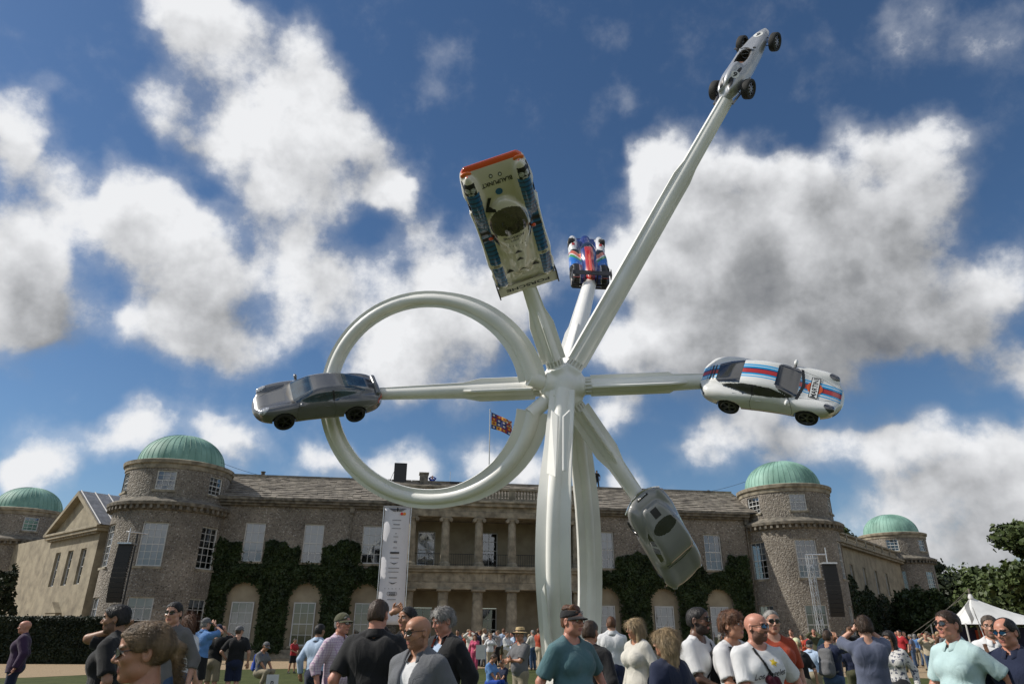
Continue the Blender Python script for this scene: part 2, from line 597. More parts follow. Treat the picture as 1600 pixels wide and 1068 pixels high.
        vals = {q: F[ci[:, 0] + q[0], ci[:, 1] + q[1], ci[:, 2] + q[2]] for q in corners}
        for q in corners:
            for axis in range(3):
                if q[axis]: continue
                q2 = list(q); q2[axis] = 1; q2 = tuple(q2)
                A, B = vals[q], vals[q2]
                x = (A < 0) != (B < 0)
                t = np.where(x, A / np.where(x, A - B, 1), 0)
                p = np.zeros((len(ci), 3)) + np.array(q, float)
                p[:, axis] += t
                P[x] += p[x]; W[x] += 1
        V = (ci + P / np.maximum(W, 1)[:, None]) * self.res + self.lo
        quads = []
        for axis in range(3):
            o1, o2 = [(1, 2), (2, 0), (0, 1)][axis]
            sa = [slice(None)] * 3; sb = [slice(None)] * 3
            sa[axis] = slice(0, -1); sb[axis] = slice(1, None)
            A, B = ins[tuple(sa)], ins[tuple(sb)]
            e = np.argwhere(A != B)
            if not len(e): continue
            ok = (e[:, o1] > 0) & (e[:, o2] > 0) & (e[:, o1] < F.shape[o1] - 1) & (e[:, o2] < F.shape[o2] - 1)
            e = e[ok]
            flip = A[tuple(e.T)]

            def cell(d1, d2):
                c = e.copy(); c[:, o1] -= d1; c[:, o2] -= d2
                return idx[tuple(c.T)]
            q = np.stack([cell(1, 1), cell(0, 1), cell(0, 0), cell(1, 0)], 1)
            q[~flip] = q[~flip][:, ::-1]
            quads.append(q)
        Q = np.vstack(quads) if quads else np.zeros((0, 4), int)
        for _ in range(smooth):
            acc = np.zeros_like(V); n = np.zeros(len(V))
            for i in range(4):
                np.add.at(acc, Q[:, i], V[Q[:, (i + 1) % 4]] + V[Q[:, (i - 1) % 4]]); np.add.at(n, Q[:, i], 2)
            V = .5 * V + .5 * acc / np.maximum(n, 1)[:, None]
        if steps:
            V = self.project(V, steps)
        return V, Q


def noise3(P, seed=0, oct=3):
    """cheap smooth pseudo-noise in [-1,1] on an array of points"""
    r = np.random.default_rng(seed)
    o = np.zeros(len(P)); a = 1.0; s = 0.0
    for k in range(oct):
        for _ in range(4):
            w = r.normal(size=3); w = w / np.linalg.norm(w) * (2 ** k)
            o += a * np.sin(P @ w * 6.283 + r.uniform(0, 6.28)); s += a
        a *= .55
    return o / s * 1.8


def spline2(pts, n=8, closed=False):
    """Catmull-Rom through 2-D/3-D points"""
    P = np.asarray(pts, float)
    if closed:
        P = np.vstack([P[-1], P, P[0], P[1]])
    else:
        P = np.vstack([2 * P[0] - P[1], P, 2 * P[-1] - P[-2]])
    out = []
    for i in range(1, len(P) - 2):
        p0, p1, p2, p3 = P[i - 1], P[i], P[i + 1], P[i + 2]
        for t in np.arange(n) / n:
            out.append(.5 * (2 * p1 + (p2 - p0) * t + (2 * p0 - 5 * p1 + 4 * p2 - p3) * t * t + (3 * p1 - p0 - 3 * p2 + p3) * t ** 3))
    if not closed:
        out.append(P[-2])
    return np.array(out)


def poly_sdf(poly, X, Y):
    """signed distance of 2-D grid points to a closed polygon (negative inside)"""
    P = np.asarray(poly, float)
    d = np.full(np.broadcast(X, Y).shape, 1e9)
    ins = np.zeros(d.shape, bool)
    for i in range(len(P)):
        a, b = P[i], P[(i + 1) % len(P)]
        e = b - a
        wx, wy = X - a[0], Y - a[1]
        t = np.clip((wx * e[0] + wy * e[1]) / (e @ e + 1e-12), 0, 1)
        d = np.minimum(d, (wx - e[0] * t) ** 2 + (wy - e[1] * t) ** 2)
        c = (a[1] > Y) != (b[1] > Y)
        with np.errstate(divide='ignore', invalid='ignore'):
            xi = a[0] + (Y - a[1]) * (b[0] - a[0]) / (b[1] - a[1] if b[1] != a[1] else 1e-12)
        ins ^= c & (X < xi)
    return (np.sqrt(d) * np.where(ins, -1, 1)).astype(np.float32)


def in_poly(poly, x, y):
    P = np.asarray(poly, float)
    ins = np.zeros(x.shape, bool)
    for i in range(len(P)):
        a, b = P[i], P[(i + 1) % len(P)]
        if a[1] == b[1]: continue
        ins ^= ((a[1] > y) != (b[1] > y)) & (x < a[0] + (y - a[1]) * (b[0] - a[0]) / (b[1] - a[1]))
    return ins


def smax(a, b, k):
    h = np.clip(.5 + .5 * (a - b) / k, 0, 1)
    return b + (a - b) * h + k * h * (1 - h)


def smin(a, b, k):
    h = np.clip(.5 + .5 * (b - a) / k, 0, 1)
    return b + (a - b) * h - k * h * (1 - h)


# ------------------------------------------------------------------ lettering (built-in font turned into mesh)
_tcache = {}


def text_tris(s, bold=0.0):
    """flat text triangles (x right, y up), centred, cap height 1"""
    key = (s, bold)
    if key in _tcache: return _tcache[key]
    cu = bpy.data.curves.new('lettering', 'FONT')
    cu.body = s; cu.size = 1.0; cu.resolution_u = 3
    cu.offset = bold
    ob = bpy.data.objects.new('lettering', cu)
    COL.objects.link(ob)
    dg = bpy.context.evaluated_depsgraph_get()
    me = bpy.data.meshes.new_from_object(ob.evaluated_get(dg))
    bm = bmesh.new(); bm.from_mesh(me)
    bmesh.ops.triangulate(bm, faces=bm.faces)
    V = np.array([v.co[:] for v in bm.verts]); F = np.array([[v.index for v in f.verts] for f in bm.faces])
    bm.free()
    bpy.data.objects.remove(ob); bpy.data.curves.remove(cu); bpy.data.meshes.remove(me)
    V[:, 0] -= (V[:, 0].min() + V[:, 0].max()) / 2
    h = V[:, 1].max() - V[:, 1].min()
    V[:, 1] -= (V[:, 1].min() + V[:, 1].max()) / 2
    V = V / max(h, 1e-6)
    _tcache[key] = (V, F)
    return V, F


def car_root(name, label, cpos, fwd, lat_left, mid=(0, 0, .6)):
    """empty holding a car: world centre, camera-space forward and (image-space) left side"""
    f = unit(camdir(fwd)); l = camdir(lat_left); l = unit(l - f * (l @ f)); u = np.cross(f, l)
    M = np.eye(4); M[:3, 0] = f; M[:3, 1] = l; M[:3, 2] = u
    M[:3, 3] = np.asarray(cpos) - M[:3, :3] @ np.asarray(mid)
    o = empty(name)
    o.matrix_world = Matrix(M.tolist())
    tag(o, label, 'car', 'cars mounted on the sculpture')
    return o


# ------------------------------------------------------------------ ground
def flat_sheet(name, pts, z, m, kind='structure'):
    me = bpy.data.meshes.new(name)
    me.from_pydata([(p[0], p[1], z) for p in pts], [], [list(range(len(pts)))])
    me.materials.append(m)
    o = link(bpy.data.objects.new(name, me))
    o['kind'] = kind
    return o


def grass_mat():
    m = mat('lawn_grass', (.046, .060, .016), rough=.85, var=.3, scale=1.6, bump=.9, bscale=45, spec=.2, col2=(.074, .088, .026))
    nt = m.node_tree; N, L = nt.nodes, nt.links
    b = N['Principled BSDF']
    prev = b.inputs['Base Color'].links[0].from_socket
    tc = N.new('ShaderNodeTexCoord')
    n2 = N.new('ShaderNodeTexNoise'); n2.inputs['Scale'].default_value = 28; n2.inputs['Detail'].default_value = 3
    L.new(tc.outputs['Object'], n2.inputs['Vector'])
    mr = N.new('ShaderNodeMapRange'); L.new(n2.outputs['Fac'], mr.inputs[0]); mr.inputs[3].default_value = .55; mr.inputs[4].default_value = 1.4
    mm = N.new('ShaderNodeMix'); mm.data_type = 'RGBA'; mm.blend_type = 'MULTIPLY'; mm.inputs['Factor'].default_value = 1
    L.new(prev, mm.inputs['A']); L.new(mr.outputs[0], mm.inputs['B']); L.new(mm.outputs['Result'], b.inputs['Base Color'])
    return m


flat_sheet('lawn', [(-900, -300), (900, -300), (900, 1500), (-900, 1500)], 0.0, grass_mat())
EDGE = [(-60, 1060), (40, 1058), (150, 1053), (330, 1046), (460, 1044), (700, 1043.5), (850, 1045), (1100, 1049), (1290, 1056), (1450, 1059), (1600, 1061), (1720, 1062)]
gp = []
for px_, py_ in EDGE:
    d_ = ray(px_, py_); gp.append((CAM + d_ * (-CAM[2] / d_[2]))[:2])
flat_sheet('gravel_drive', [tuple(p) for p in gp] + [(120, 75), (60, 110), (-60, 110), (-110, 70)], 0.006,
           mat('gravel', (.36, .27, .17), rough=.95, var=.35, scale=60, bump=.8, bscale=120, spec=.2, detail=8))

# ------------------------------------------------------------------ house: materials
def flint_mat(name='flint_wall', tint=1.0):
    m = bpy.data.materials.new(name); m.use_nodes = True
    N, L = m.node_tree.nodes, m.node_tree.links
    b = N['Principled BSDF']; b.inputs['Roughness'].default_value = .75; b.inputs['Specular IOR Level'].default_value = .35
    tc = N.new('ShaderNodeTexCoord')
    vo = N.new('ShaderNodeTexVoronoi'); vo.inputs['Scale'].default_value = 10.5; vo.inputs['Randomness'].default_value = 1
    wn = N.new('ShaderNodeTexNoise'); wn.inputs['Scale'].default_value = 9
    wm = N.new('ShaderNodeMix'); wm.data_type = 'VECTOR'; wm.inputs['Factor'].default_value = .06
    L.new(tc.outputs['Object'], wn.inputs['Vector']); L.new(tc.outputs['Object'], wm.inputs['A']); L.new(wn.outputs['Color'], wm.inputs['B'])
    L.new(wm.outputs['Result'], vo.inputs['Vector'])
    ramp = N.new('ShaderNodeValToRGB'); sp = N.new('ShaderNodeSeparateColor')
    L.new(vo.outputs['Color'], sp.inputs[0]); L.new(sp.outputs[0], ramp.inputs[0])
    cr = ramp.color_ramp
    for i, (p, c) in enumerate([(0, (.13, .11, .095)), (.3, (.24, .205, .17)), (.6, (.35, .305, .25)), (.85, (.43, .385, .325)), (1, (.60, .565, .51))]):
        e = cr.elements[i] if i < 2 else cr.elements.new(p)
        e.position = p; e.color = (*[x * tint * .70 for x in c], 1)
    dm = N.new('ShaderNodeMapRange'); L.new(vo.outputs['Distance'], dm.inputs[0]); dm.inputs[1].default_value = .35; dm.inputs[2].default_value = .62
    mort = N.new('ShaderNodeMix'); mort.data_type = 'RGBA'
    L.new(dm.outputs[0], mort.inputs['Factor']); L.new(ramp.outputs[0], mort.inputs['A']); mort.inputs['B'].default_value = (.22 * tint, .195 * tint, .16 * tint, 1)
    big = N.new('ShaderNodeTexNoise'); big.inputs['Scale'].default_value = .5; big.inputs['Detail'].default_value = 5
    L.new(tc.outputs['Object'], big.inputs['Vector'])
    bm_ = N.new('ShaderNodeMapRange'); L.new(big.outputs['Fac'], bm_.inputs[0]); bm_.inputs[1].default_value = .3; bm_.inputs[2].default_value = .7; bm_.inputs[3].default_value = .62; bm_.inputs[4].default_value = 1.15
    mu = N.new('ShaderNodeMix'); mu.data_type = 'RGBA'; mu.blend_type = 'MULTIPLY'; mu.inputs['Factor'].default_value = 1
    L.new(mort.outputs['Result'], mu.inputs['A']); L.new(bm_.outputs[0], mu.inputs['B']); L.new(mu.outputs['Result'], b.inputs['Base Color'])
    bp = N.new('ShaderNodeBump'); bp.inputs['Strength'].default_value = .9; bp.inputs['Distance'].default_value = .05; bp.invert = True
    L.new(vo.outputs['Distance'], bp.inputs['Height']); L.new(bp.outputs[0], b.inputs['Normal'])
    return m


def ashlar_mat():
    m = bpy.data.materials.new('ashlar_stone'); m.use_nodes = True
    N, L = m.node_tree.nodes, m.node_tree.links
    b = N['Principled BSDF']; b.inputs['Roughness'].default_value = .85
    tc = N.new('ShaderNodeTexCoord')
    n1 = N.new('ShaderNodeTexNoise'); n1.inputs['Scale'].default_value = 1.1; n1.inputs['Detail'].default_value = 8; n1.inputs['Roughness'].default_value = .65
    L.new(tc.outputs['Object'], n1.inputs['Vector'])
    ramp = N.new('ShaderNodeValToRGB'); L.new(n1.outputs['Fac'], ramp.inputs[0])
    cr = ramp.color_ramp
    cr.elements[0].position = .3; cr.elements[0].color = (.165, .14, .10, 1)
    cr.elements[1].position = .62; cr.elements[1].color = (.34, .295, .21, 1)
    L.new(ramp.outputs[0], b.inputs['Base Color'])
    bp = N.new('ShaderNodeBump'); bp.inputs['Strength'].default_value = .3; bp.inputs['Distance'].default_value = .03
    L.new(n1.outputs['Fac'], bp.inputs['Height']); L.new(bp.outputs[0], b.inputs['Normal'])
    return m


FLINT = flint_mat()
ASHLAR = ashlar_mat()
STONE = mat('weathered_stone', (.15, .13, .095), rough=.85, scale=2.2, bump=.5, bscale=14, col2=(.33, .29, .215), detail=8)
DARKSTONE = mat('lichened_stone', (.075, .068, .055), rough=.9, scale=3, bump=.6, bscale=12, col2=(.22, .195, .155), detail=8)
PLASTER = mat('cream_plaster', (.26, .22, .155), rough=.9, scale=1.2, bump=.15, col2=(.36, .31, .22))
WHITE = mat('white_paint', (.52, .52, .50), rough=.5, var=.06, scale=5)
BLIND = mat('white_blind', (.46, .46, .46), rough=.8, var=.05, scale=2)
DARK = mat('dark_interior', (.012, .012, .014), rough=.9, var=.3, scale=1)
LEAD = mat('lead_sheet', (.16, .165, .18), rough=.55, scale=2, var=.25, bump=.2)
SLATE = mat('stone_slate', (.115, .10, .082), rough=.85, scale=1.7, bump=.5, bscale=16, col2=(.30, .265, .215), detail=7, lo=.3, hi=.7)


def copper_mat():
    m = mat('verdigris_copper', (.125, .25, .195), rough=.65, scale=.9, bump=.15, col2=(.27, .46, .375), detail=8, stretch=(1, 1, .35))
    return m


COPPER = copper_mat()


def pane_mat(name, tint, refl):
    m = bpy.data.materials.new(name); m.use_nodes = True
    N, L = m.node_tree.nodes, m.node_tree.links
    N.remove(N['Principled BSDF'])
    out = [n for n in N if n.type == 'OUTPUT_MATERIAL'][0]
    t = N.new('ShaderNodeBsdfTransparent'); t.inputs[0].default_value = (*tint, 1)
    g = N.new('ShaderNodeBsdfGlossy'); g.inputs['Roughness'].default_value = .03; g.inputs[0].default_value = (.9, .95, 1, 1)
    fr = N.new('ShaderNodeFresnel'); fr.inputs[0].default_value = refl
    tc = N.new('ShaderNodeTexCoord'); nz = N.new('ShaderNodeTexNoise'); nz.inputs['Scale'].default_value = 1.7
    L.new(tc.outputs['Object'], nz.inputs['Vector'])
    bp = N.new('ShaderNodeBump'); bp.inputs['Strength'].default_value = .02; bp.inputs['Distance'].default_value = .1
    L.new(nz.outputs['Fac'], bp.inputs['Height']); L.new(bp.outputs[0], g.inputs['Normal'])
    mx = N.new('ShaderNodeMixShader'); L.new(fr.outputs[0], mx.inputs[0]); L.new(t.outputs[0], mx.inputs[1]); L.new(g.outputs[0], mx.inputs[2])
    L.new(mx.outputs[0], out.inputs[0])
    return m


PANE = pane_mat('window_glass', (.72, .76, .80), 2.2)

# ------------------------------------------------------------------ house: plan
PL = at_y(345, 786, 48.5)[:2]
PR = at_y(1162, 812, 54.5)[:2]
W = float(np.linalg.norm(PR - PL))
EX = np.append(unit(PR - PL), 0.0)
EY = np.array([-EX[1], EX[0], 0.0])            # into the house
H0 = np.array([*(PL + PR) / 2, 0.0])
house = empty('country_house', H0)
house.scale = (1, 1, .985)
tag(house, 'flint country house with green domed round towers and a columned portico', 'house')


class Frame:
    """x along a wall, y into the house, z up; output relative to the house's origin"""

    def __init__(self, O, ex):
        self.O = np.array([O[0], O[1], 0.0]) - H0
        self.ex = np.array([ex[0], ex[1], 0.0]); self.ey = np.array([-ex[1], ex[0], 0.0])
        M = np.eye(4); M[:3, 0] = self.ex; M[:3, 1] = self.ey; M[:3, 3] = self.O
        self.M = M

    def __call__(self, x, y, z):
        return self.O + self.ex * x + self.ey * y + np.array([0, 0, z])

    def pix(self, px, py, y=0.0):
        """photograph pixel to (x, z) on the plane y"""
        d = ray(px, py); o = self.O + H0 + self.ey * y
        t = ((o - CAM) @ self.ey) / (d @ self.ey)
        p = CAM + d * t
        return float((p - o) @ self.ex), float(p[2])


FM = Frame(PL, EX)


def wall(m, mapf, s0, s1, z0, z1, openings, depth, ds=99.0, arches=()):
    """wall face with real openings (s, z rectangles) and their reveals"""
    ss = {round(s0, 4), round(s1, 4)}; zz = {round(z0, 4), round(z1, 4)}
    for a, b, c, d in list(openings) + list(arches):
        ss |= {round(a, 4), round(b, 4)}; zz |= {round(c, 4), round(d, 4)}
    ss = sorted(ss); zz = sorted(zz)
    S = []
    for a, b in zip(ss, ss[1:]):
        n = max(1, int(math.ceil((b - a) / ds)))
        S += [a + (b - a) * i / n for i in range(n)]
    S.append(ss[-1])
    for a, b in zip(S, S[1:]):
        for c, d in zip(zz, zz[1:]):
            sm, zm = (a + b) / 2, (c + d) / 2
            if any(o[0] < sm < o[1] and o[2] < zm < o[3] for o in list(openings) + list(arches)):
                continue
            m.add([mapf(a, c, 0), mapf(b, c, 0), mapf(b, d, 0), mapf(a, d, 0)], [(0, 1, 2, 3)])
    for a, b, c, d in openings:
        n = max(1, int(math.ceil((b - a) / ds)))
        for z, fl in ((c, 0), (d, 1)):
            for i in range(n):
                u, v = a + (b - a) * i / n, a + (b - a) * (i + 1) / n
                q = [mapf(u, z, 0), mapf(v, z, 0), mapf(v, z, depth), mapf(u, z, depth)]
                m.add(q, [(3, 2, 1, 0)] if fl == 0 else [(0, 1, 2, 3)])
        for s, fl in ((a, 0), (b, 1)):
            q = [mapf(s, c, 0), mapf(s, d, 0), mapf(s, d, depth), mapf(s, c, depth)]
            m.add(q, [(0, 1, 2, 3)] if fl == 0 else [(3, 2, 1, 0)])
    for a, b, c, d in arches:                      # semicircular head
        r = (b - a) / 2; cx = (a + b) / 2; zs = d - r
        t = [math.pi - math.pi * i / 14 for i in range(15)]
        arc = [(cx + r * math.cos(q), zs + r * math.sin(q)) for q in t]
        for i in range(14):
            p, q = arc[i], arc[i + 1]
            m.add([mapf(p[0], p[1], 0), mapf(q[0], q[1], 0), mapf(q[0], d, 0), mapf(p[0], d, 0)], [(0, 1, 2, 3)])
            m.add([mapf(p[0], p[1], 0), mapf(q[0], q[1], 0), mapf(q[0], q[1], depth), mapf(p[0], p[1], depth)], [(3, 2, 1, 0)])
        for s, fl in ((a, 0), (b, 1)):
            q = [mapf(s, c, 0), mapf(s, zs, 0), mapf(s, zs, depth), mapf(s, c, depth)]
            m.add(q, [(0, 1, 2, 3)] if fl == 0 else [(3, 2, 1, 0)])


NWIN = [0]


def window(F, x, z0, w, h, y=.16, cols=3, rows=4, blind=.5, sill=True, open_=0.0):
    """sash window in a frame: white bars, glass, blind and dark room behind"""
    NWIN[0] += 1
    f = MB(); M = F.M
    x0, x1, z1 = x - w / 2, x + w / 2, z0 + h
    fw = .075
    f.box((x0, y - .03, z0), (x0 + fw, y + .08, z1), 0, M); f.box((x1 - fw, y - .03, z0), (x1, y + .08, z1), 0, M)
    f.box((x0 + fw, y - .028, z1 - fw), (x1 - fw, y + .08, z1), 0, M); f.box((x0 + fw, y - .028, z0), (x1 - fw, y + .08, z0 + fw * 1.2), 0, M)
    zm = z0 + h * .5
    f.box((x0 + fw, y - .012, zm - .03), (x1 - fw, y + .07, zm + .03), 0, M)
    for i in range(1, cols):
        xx = x0 + w * i / cols
        f.box((xx - .016, y + .005, z0 + fw), (xx + .016, y + .045, z1 - fw), 0, M)
    for i in range(1, rows):
        if rows % 2 == 0 and i == rows // 2: continue
        zz_ = z0 + h * i / rows
        f.box((x0 + fw, y + .003, zz_ - .016), (x1 - fw, y + .047, zz_ + .016), 0, M)
    o = f.build('window', WHITE, house)
    g = MB()
    for i in range(cols):
        for j in range(rows):
            xa, xb = x0 + w * i / cols, x0 + w * (i + 1) / cols
            za, zb = z0 + h * j / rows, z0 + h * (j + 1) / rows
            dy = random.uniform(-.002, .002); dy2 = random.uniform(-.002, .002)
            g.add([F(xa, y + .03, za), F(xb, y + .03 + dy, za), F(xb, y + .03 + dy + dy2, zb), F(xa, y + .03 + dy2, zb)], [(0, 1, 2, 3)])
    g.build('glass', PANE, o)
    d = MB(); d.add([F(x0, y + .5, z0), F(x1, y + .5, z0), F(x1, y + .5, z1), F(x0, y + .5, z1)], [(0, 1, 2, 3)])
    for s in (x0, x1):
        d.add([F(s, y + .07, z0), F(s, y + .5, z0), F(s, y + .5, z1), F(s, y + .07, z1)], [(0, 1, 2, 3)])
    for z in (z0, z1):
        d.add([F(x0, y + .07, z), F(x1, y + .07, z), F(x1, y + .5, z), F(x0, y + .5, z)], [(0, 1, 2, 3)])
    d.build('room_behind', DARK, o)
    if blind > 0:
        bl = MB(); bl.box((x0 + .04, y + .1, z1 - h * blind), (x1 - .04, y + .115, z1 - .03), 0, M)
        bl.build('blind', BLIND, o)
    if sill:
        s = MB(); s.box((x0 - .12, -.09, z0 - .14), (x1 + .12, y + .02, z0 + .004), 0, M)
        s.build('sill', STONE, o)
    return o


# ------------------------------------------------------------------ house: main block
ZE = 9.9                                            # underside of the eave
f1 = [FM.pix(*p) for p in ((395, 875), (395, 818))]
Z1A, Z1B = 6.1, 8.75
print('first-floor window z', f1, [FM.pix(*p) for p in ((1115, 890), (1115, 838))], 'W', W)
XP = [FM.pix(px, 850)[0] for px in (655, 700, 746, 791)]
XC = (FM.pix(746, 850)[0] + FM.pix(791, 850)[0]) / 2
up_x = [FM.pix(px, 846)[0] for px in (396, 489, 581)] + [FM.pix(px, py)[0] for px, py in ((946, 862), (1036, 866), (1115, 864))]
gr_x = [FM.pix(px, 960)[0] for px in (376, 474, 570)] + [FM.pix(px, 970)[0] for px in (948, 1041, 1128)]
SP = 2.34                                           # column spacing of the portico
PX0, PX1 = XC - 2.5 * SP - .75, XC + 2.5 * SP + .75
openings, arches = [], []
for x in up_x:
    openings.append((x - .68, x + .68, Z1A, Z1B))
for x in gr_x:
    arches.append((x - 1.12, x + 1.12, .55, 4.75))
m = MB()
wall(m, lambda s, z, d: FM(s, d, z), 0, W, 0, ZE, openings + [(PX0 + .1, PX1 - .1, .35, 9.2)], .35, arches=arches)
m.build('main_wall', FLINT, house)
# recess panels inside the arches, with their windows
for i, x in enumerate(gr_x):
    m = MB(); m.box((x - 1.25, .34, .4), (x + 1.25, .5, 4.9), 0, FM.M)
    m.build('arch_recess', PLASTER, house)
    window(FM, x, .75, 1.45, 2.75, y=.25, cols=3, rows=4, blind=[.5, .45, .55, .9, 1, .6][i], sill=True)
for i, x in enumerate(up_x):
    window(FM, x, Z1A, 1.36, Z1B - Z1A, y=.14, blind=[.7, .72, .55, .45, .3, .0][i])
# plinth, string course, eave
for a_, b_ in ((-.2, PX0 - .05), (PX1 + .05, W + .2)):
    m = MB(); m.box((a_, -.12, 0), (b_, .02, .52), 0, FM.M); m.build('plinth', STONE, house)
m = MB()
m.box((-.3, -.28, ZE), (W + .3, .4, ZE + .16), 0, FM.M)
m.box((-.3, -.5, ZE + .16), (W + .3, .4, ZE + .34), 0, FM.M)
m.box((-.3, -.62, ZE + .34), (W + .3, .4, ZE + .52), 0, FM.M)
m.build('eave_cornice', DARKSTONE, house, bevel=.03)
# stone-slate roof, tile by tile
def slate_roof(F, x0, x1, y0, z0, y1, z1, name='roof', skip=None):
    m = MB()
    L = math.hypot(y1 - y0, z1 - z0); u = np.array([0, (y1 - y0) / L, (z1 - z0) / L]); nrm = np.array([0, -u[2], u[1]])
    v = 0.0; row = 0
    while v < L:
        h = .44 - .16 * v / L
        x = x0 + random.uniform(-.3, 0)
        while x < x1:
            w = random.uniform(.3, .62)
            a, b = max(x, x0), min(x + w - .012, x1)
            x += w
            if b - a < .05: continue
            t = random.uniform(.03, .06); dz = random.uniform(-.012, .02)
            vl, vh = v + random.uniform(-.015, .015), min(v + h * 1.5, L)
            lo_t = nrm * (t + .03 + dz); hi_t = nrm * (.012)
            def pt(xx, vv, off):
                q = np.array([0, y0, z0]) + u * vv + off
                return F(xx, q[1], q[2])
            m.add([pt(a, vl, lo_t * .3), pt(b, vl, lo_t * .3), pt(b, vl, lo_t), pt(a, vl, lo_t), pt(b, vh, hi_t), pt(a, vh, hi_t)],
                  [(0, 1, 2, 3), (3, 2, 4, 5), (0, 3, 5), (1, 4, 2)])
        v += h; row += 1
    o = m.build(name, SLATE, house)
    o['kind'] = 'stuff'
    return o


RZ = ZE + .5
slate_roof(FM, -1.0, W + 1.0, -.55, RZ, 3.6, 12.75, 'roof_slates')
m = MB()
m.add([FM(-1, -.6, RZ - .02), FM(W + 1, -.6, RZ - .02), FM(W + 1, 3.6, 12.72), FM(-1, 3.6, 12.72)], [(0, 1, 2, 3)])
m.add([FM(-1, 3.6, 12.72), FM(W + 1, 3.6, 12.72), FM(W + 1, 9, 10), FM(-1, 9, 10)], [(0, 1, 2, 3)])
m.build('roof_deck', LEAD, house)
for i in range(26):
    m = MB(); a = -1 + (W + 2) * i / 26; b = a + (W + 2) / 26 - .03
    m.box((a, 3.4, 12.7 + random.uniform(-.01, .01)), (b, 3.85, 12.86), 0, FM.M)
    m.build('ridge_tile', SLATE, house)

# ------------------------------------------------------------------ house: portico
YP = -1.9                                           # front of the columns
m = MB()
m.box((PX0 - .1, YP - .7, .004), (PX1 + .1, .3, .18), 0, FM.M)
m.box((PX0 + .15, YP - .45, .18), (PX1 - .15, .3, .35), 0, FM.M)
m.build('portico_steps', STONE, house)
zG, zE1, zL, zU0, zU1 = .35, 4.35, 5.75, 5.98, 9.2
m = MB()
m.box((PX0, YP - .3, zE1), (PX1, .1, zE1 + .45), 0, FM.M)
m.box((PX0 + .03, YP - .27, zE1 + .45), (PX1 - .03, .1, zL - .3), 0, FM.M)
m.box((PX0 - .18, YP - .5, zL - .3), (PX1 + .18, .1, zL - .12), 0, FM.M)
m.box((PX0 - .32, YP - .65, zL - .12), (PX1 + .32, .1, zL + .1), 0, FM.M)
o = m.build('lower_entablature', STONE, house, bevel=.025)
n_tri = 26
for i in range(n_tri):                              # triglyph blocks along the frieze
    t = MB(); xx = PX0 + .25 + (PX1 - PX0 - .5) * i / (n_tri - 1)
    t.box((xx - .11, YP - .305, zE1 + .5), (xx + .11, YP - .25, zL - .32), 0, FM.M)
    t.build('triglyph', STONE, o)
m = MB()
m.box((PX0, YP - .28, zU1), (PX1, .1, zU1 + .42), 0, FM.M)
m.box((PX0 + .03, YP - .25, zU1 + .42), (PX1 - .03, .1, zU1 + .75), 0, FM.M)
m.box((PX0 - .2, YP - .5, zU1 + .75), (PX1 + .2, .1, zU1 + 1.0), 0, FM.M)
m.box((PX0 - .3, YP - .62, zU1 + 1.0), (PX1 + .3, .1, zU1 + 1.14), 0, FM.M)
m.build('upper_entablature', STONE, house, bevel=.025)
zb = zU1 + 1.14
m = MB()
m.box((PX0 + .05, YP - .2, zb), (PX1 - .05, YP + .12, zb + .22), 0, FM.M)
m.box((PX0 + .05, YP - .22, zb + .86), (PX1 - .05, YP + .14, zb + 1.04), 0, FM.M)
for i in range(6):
    xx = XC + (i - 2.5) * SP
    m.box((xx - .24, YP - .17, zb + .22), (xx + .24, YP + .1, zb + .86), 0, FM.M)
bal = m.build('balustrade', STONE, house, bevel=.02)
prof = [(.05, 0), (.085, .04), (.055, .1), (.095, .24), (.06, .42), (.05, .55), (.085, .6), (.05, .64)]
bme = None
for i in range(5):
    for k in range(8):
        xx = XC + (i - 2.5) * SP + .38 + (SP - .76) * k / 7
        if bme is None:
            q = MB(); q.lathe(prof, 8); bme = q.mesh('baluster', [STONE]); shade(bme)
        b_ = link(bpy.data.objects.new('baluster', bme), bal); b_.location = Vector(FM(xx, YP - .03, zb + .22))


def column(x, z0, z1, r, ionic):
    H = z1 - z0
    q = MB()
    prof = [(r * 1.32, .0), (r * 1.32, .12), (r * 1.22, .12), (r * 1.26, .2), (r * 1.1, .26), (r, .32)]
    for i in range(9):
        t = i / 8
        prof.append((r * (1 - .16 * t ** 1.6), .32 + (H - .32 - .3) * t))
    rt = r * .84
    prof += [(rt * 1.12, H - .3), (rt * 1.12, H - .25), (rt, H - .25), (rt, H - .2), (rt * 1.25, H - .12)]
    q.lathe(prof, 24)
    o = q.build('column', STONE, house, smooth=40)
    o.location = Vector(FM(x, YP, z0))
    rz = math.atan2(EX[1], EX[0])
    o.rotation_euler = (0, 0, rz)
    c = MB()
    if ionic:
        c.box((-rt * 1.35, -rt * 1.15, H - .13), (rt * 1.35, rt * 1.15, H + .002))
        for sx in (-1, 1):
            c.bar((sx * rt * 1.3, -rt * 1.2, H - .2), (sx * rt * 1.3, rt * 1.2, H - .2), .13, 14)
            c.bar((sx * rt * 1.3, -rt * 1.27, H - .2), (sx * rt * 1.3, -rt * 1.2, H - .2), .06, 10)
    else:
        c.box((-rt * 1.42, -rt * 1.42, H - .12), (rt * 1.42, rt * 1.42, H + .002))
    c.build('capital', STONE, o)
    bs = MB(); bs.box((-r * 1.4, -r * 1.4, -.03), (r * 1.4, r * 1.4, .05)); bs.build('base', STONE, o)
    return o


for i in range(6):
    xx = XC + (i - 2.5) * SP
    column(xx, zG, zE1, .40, False)
    column(xx, zL + .1, zU1, .31, True)
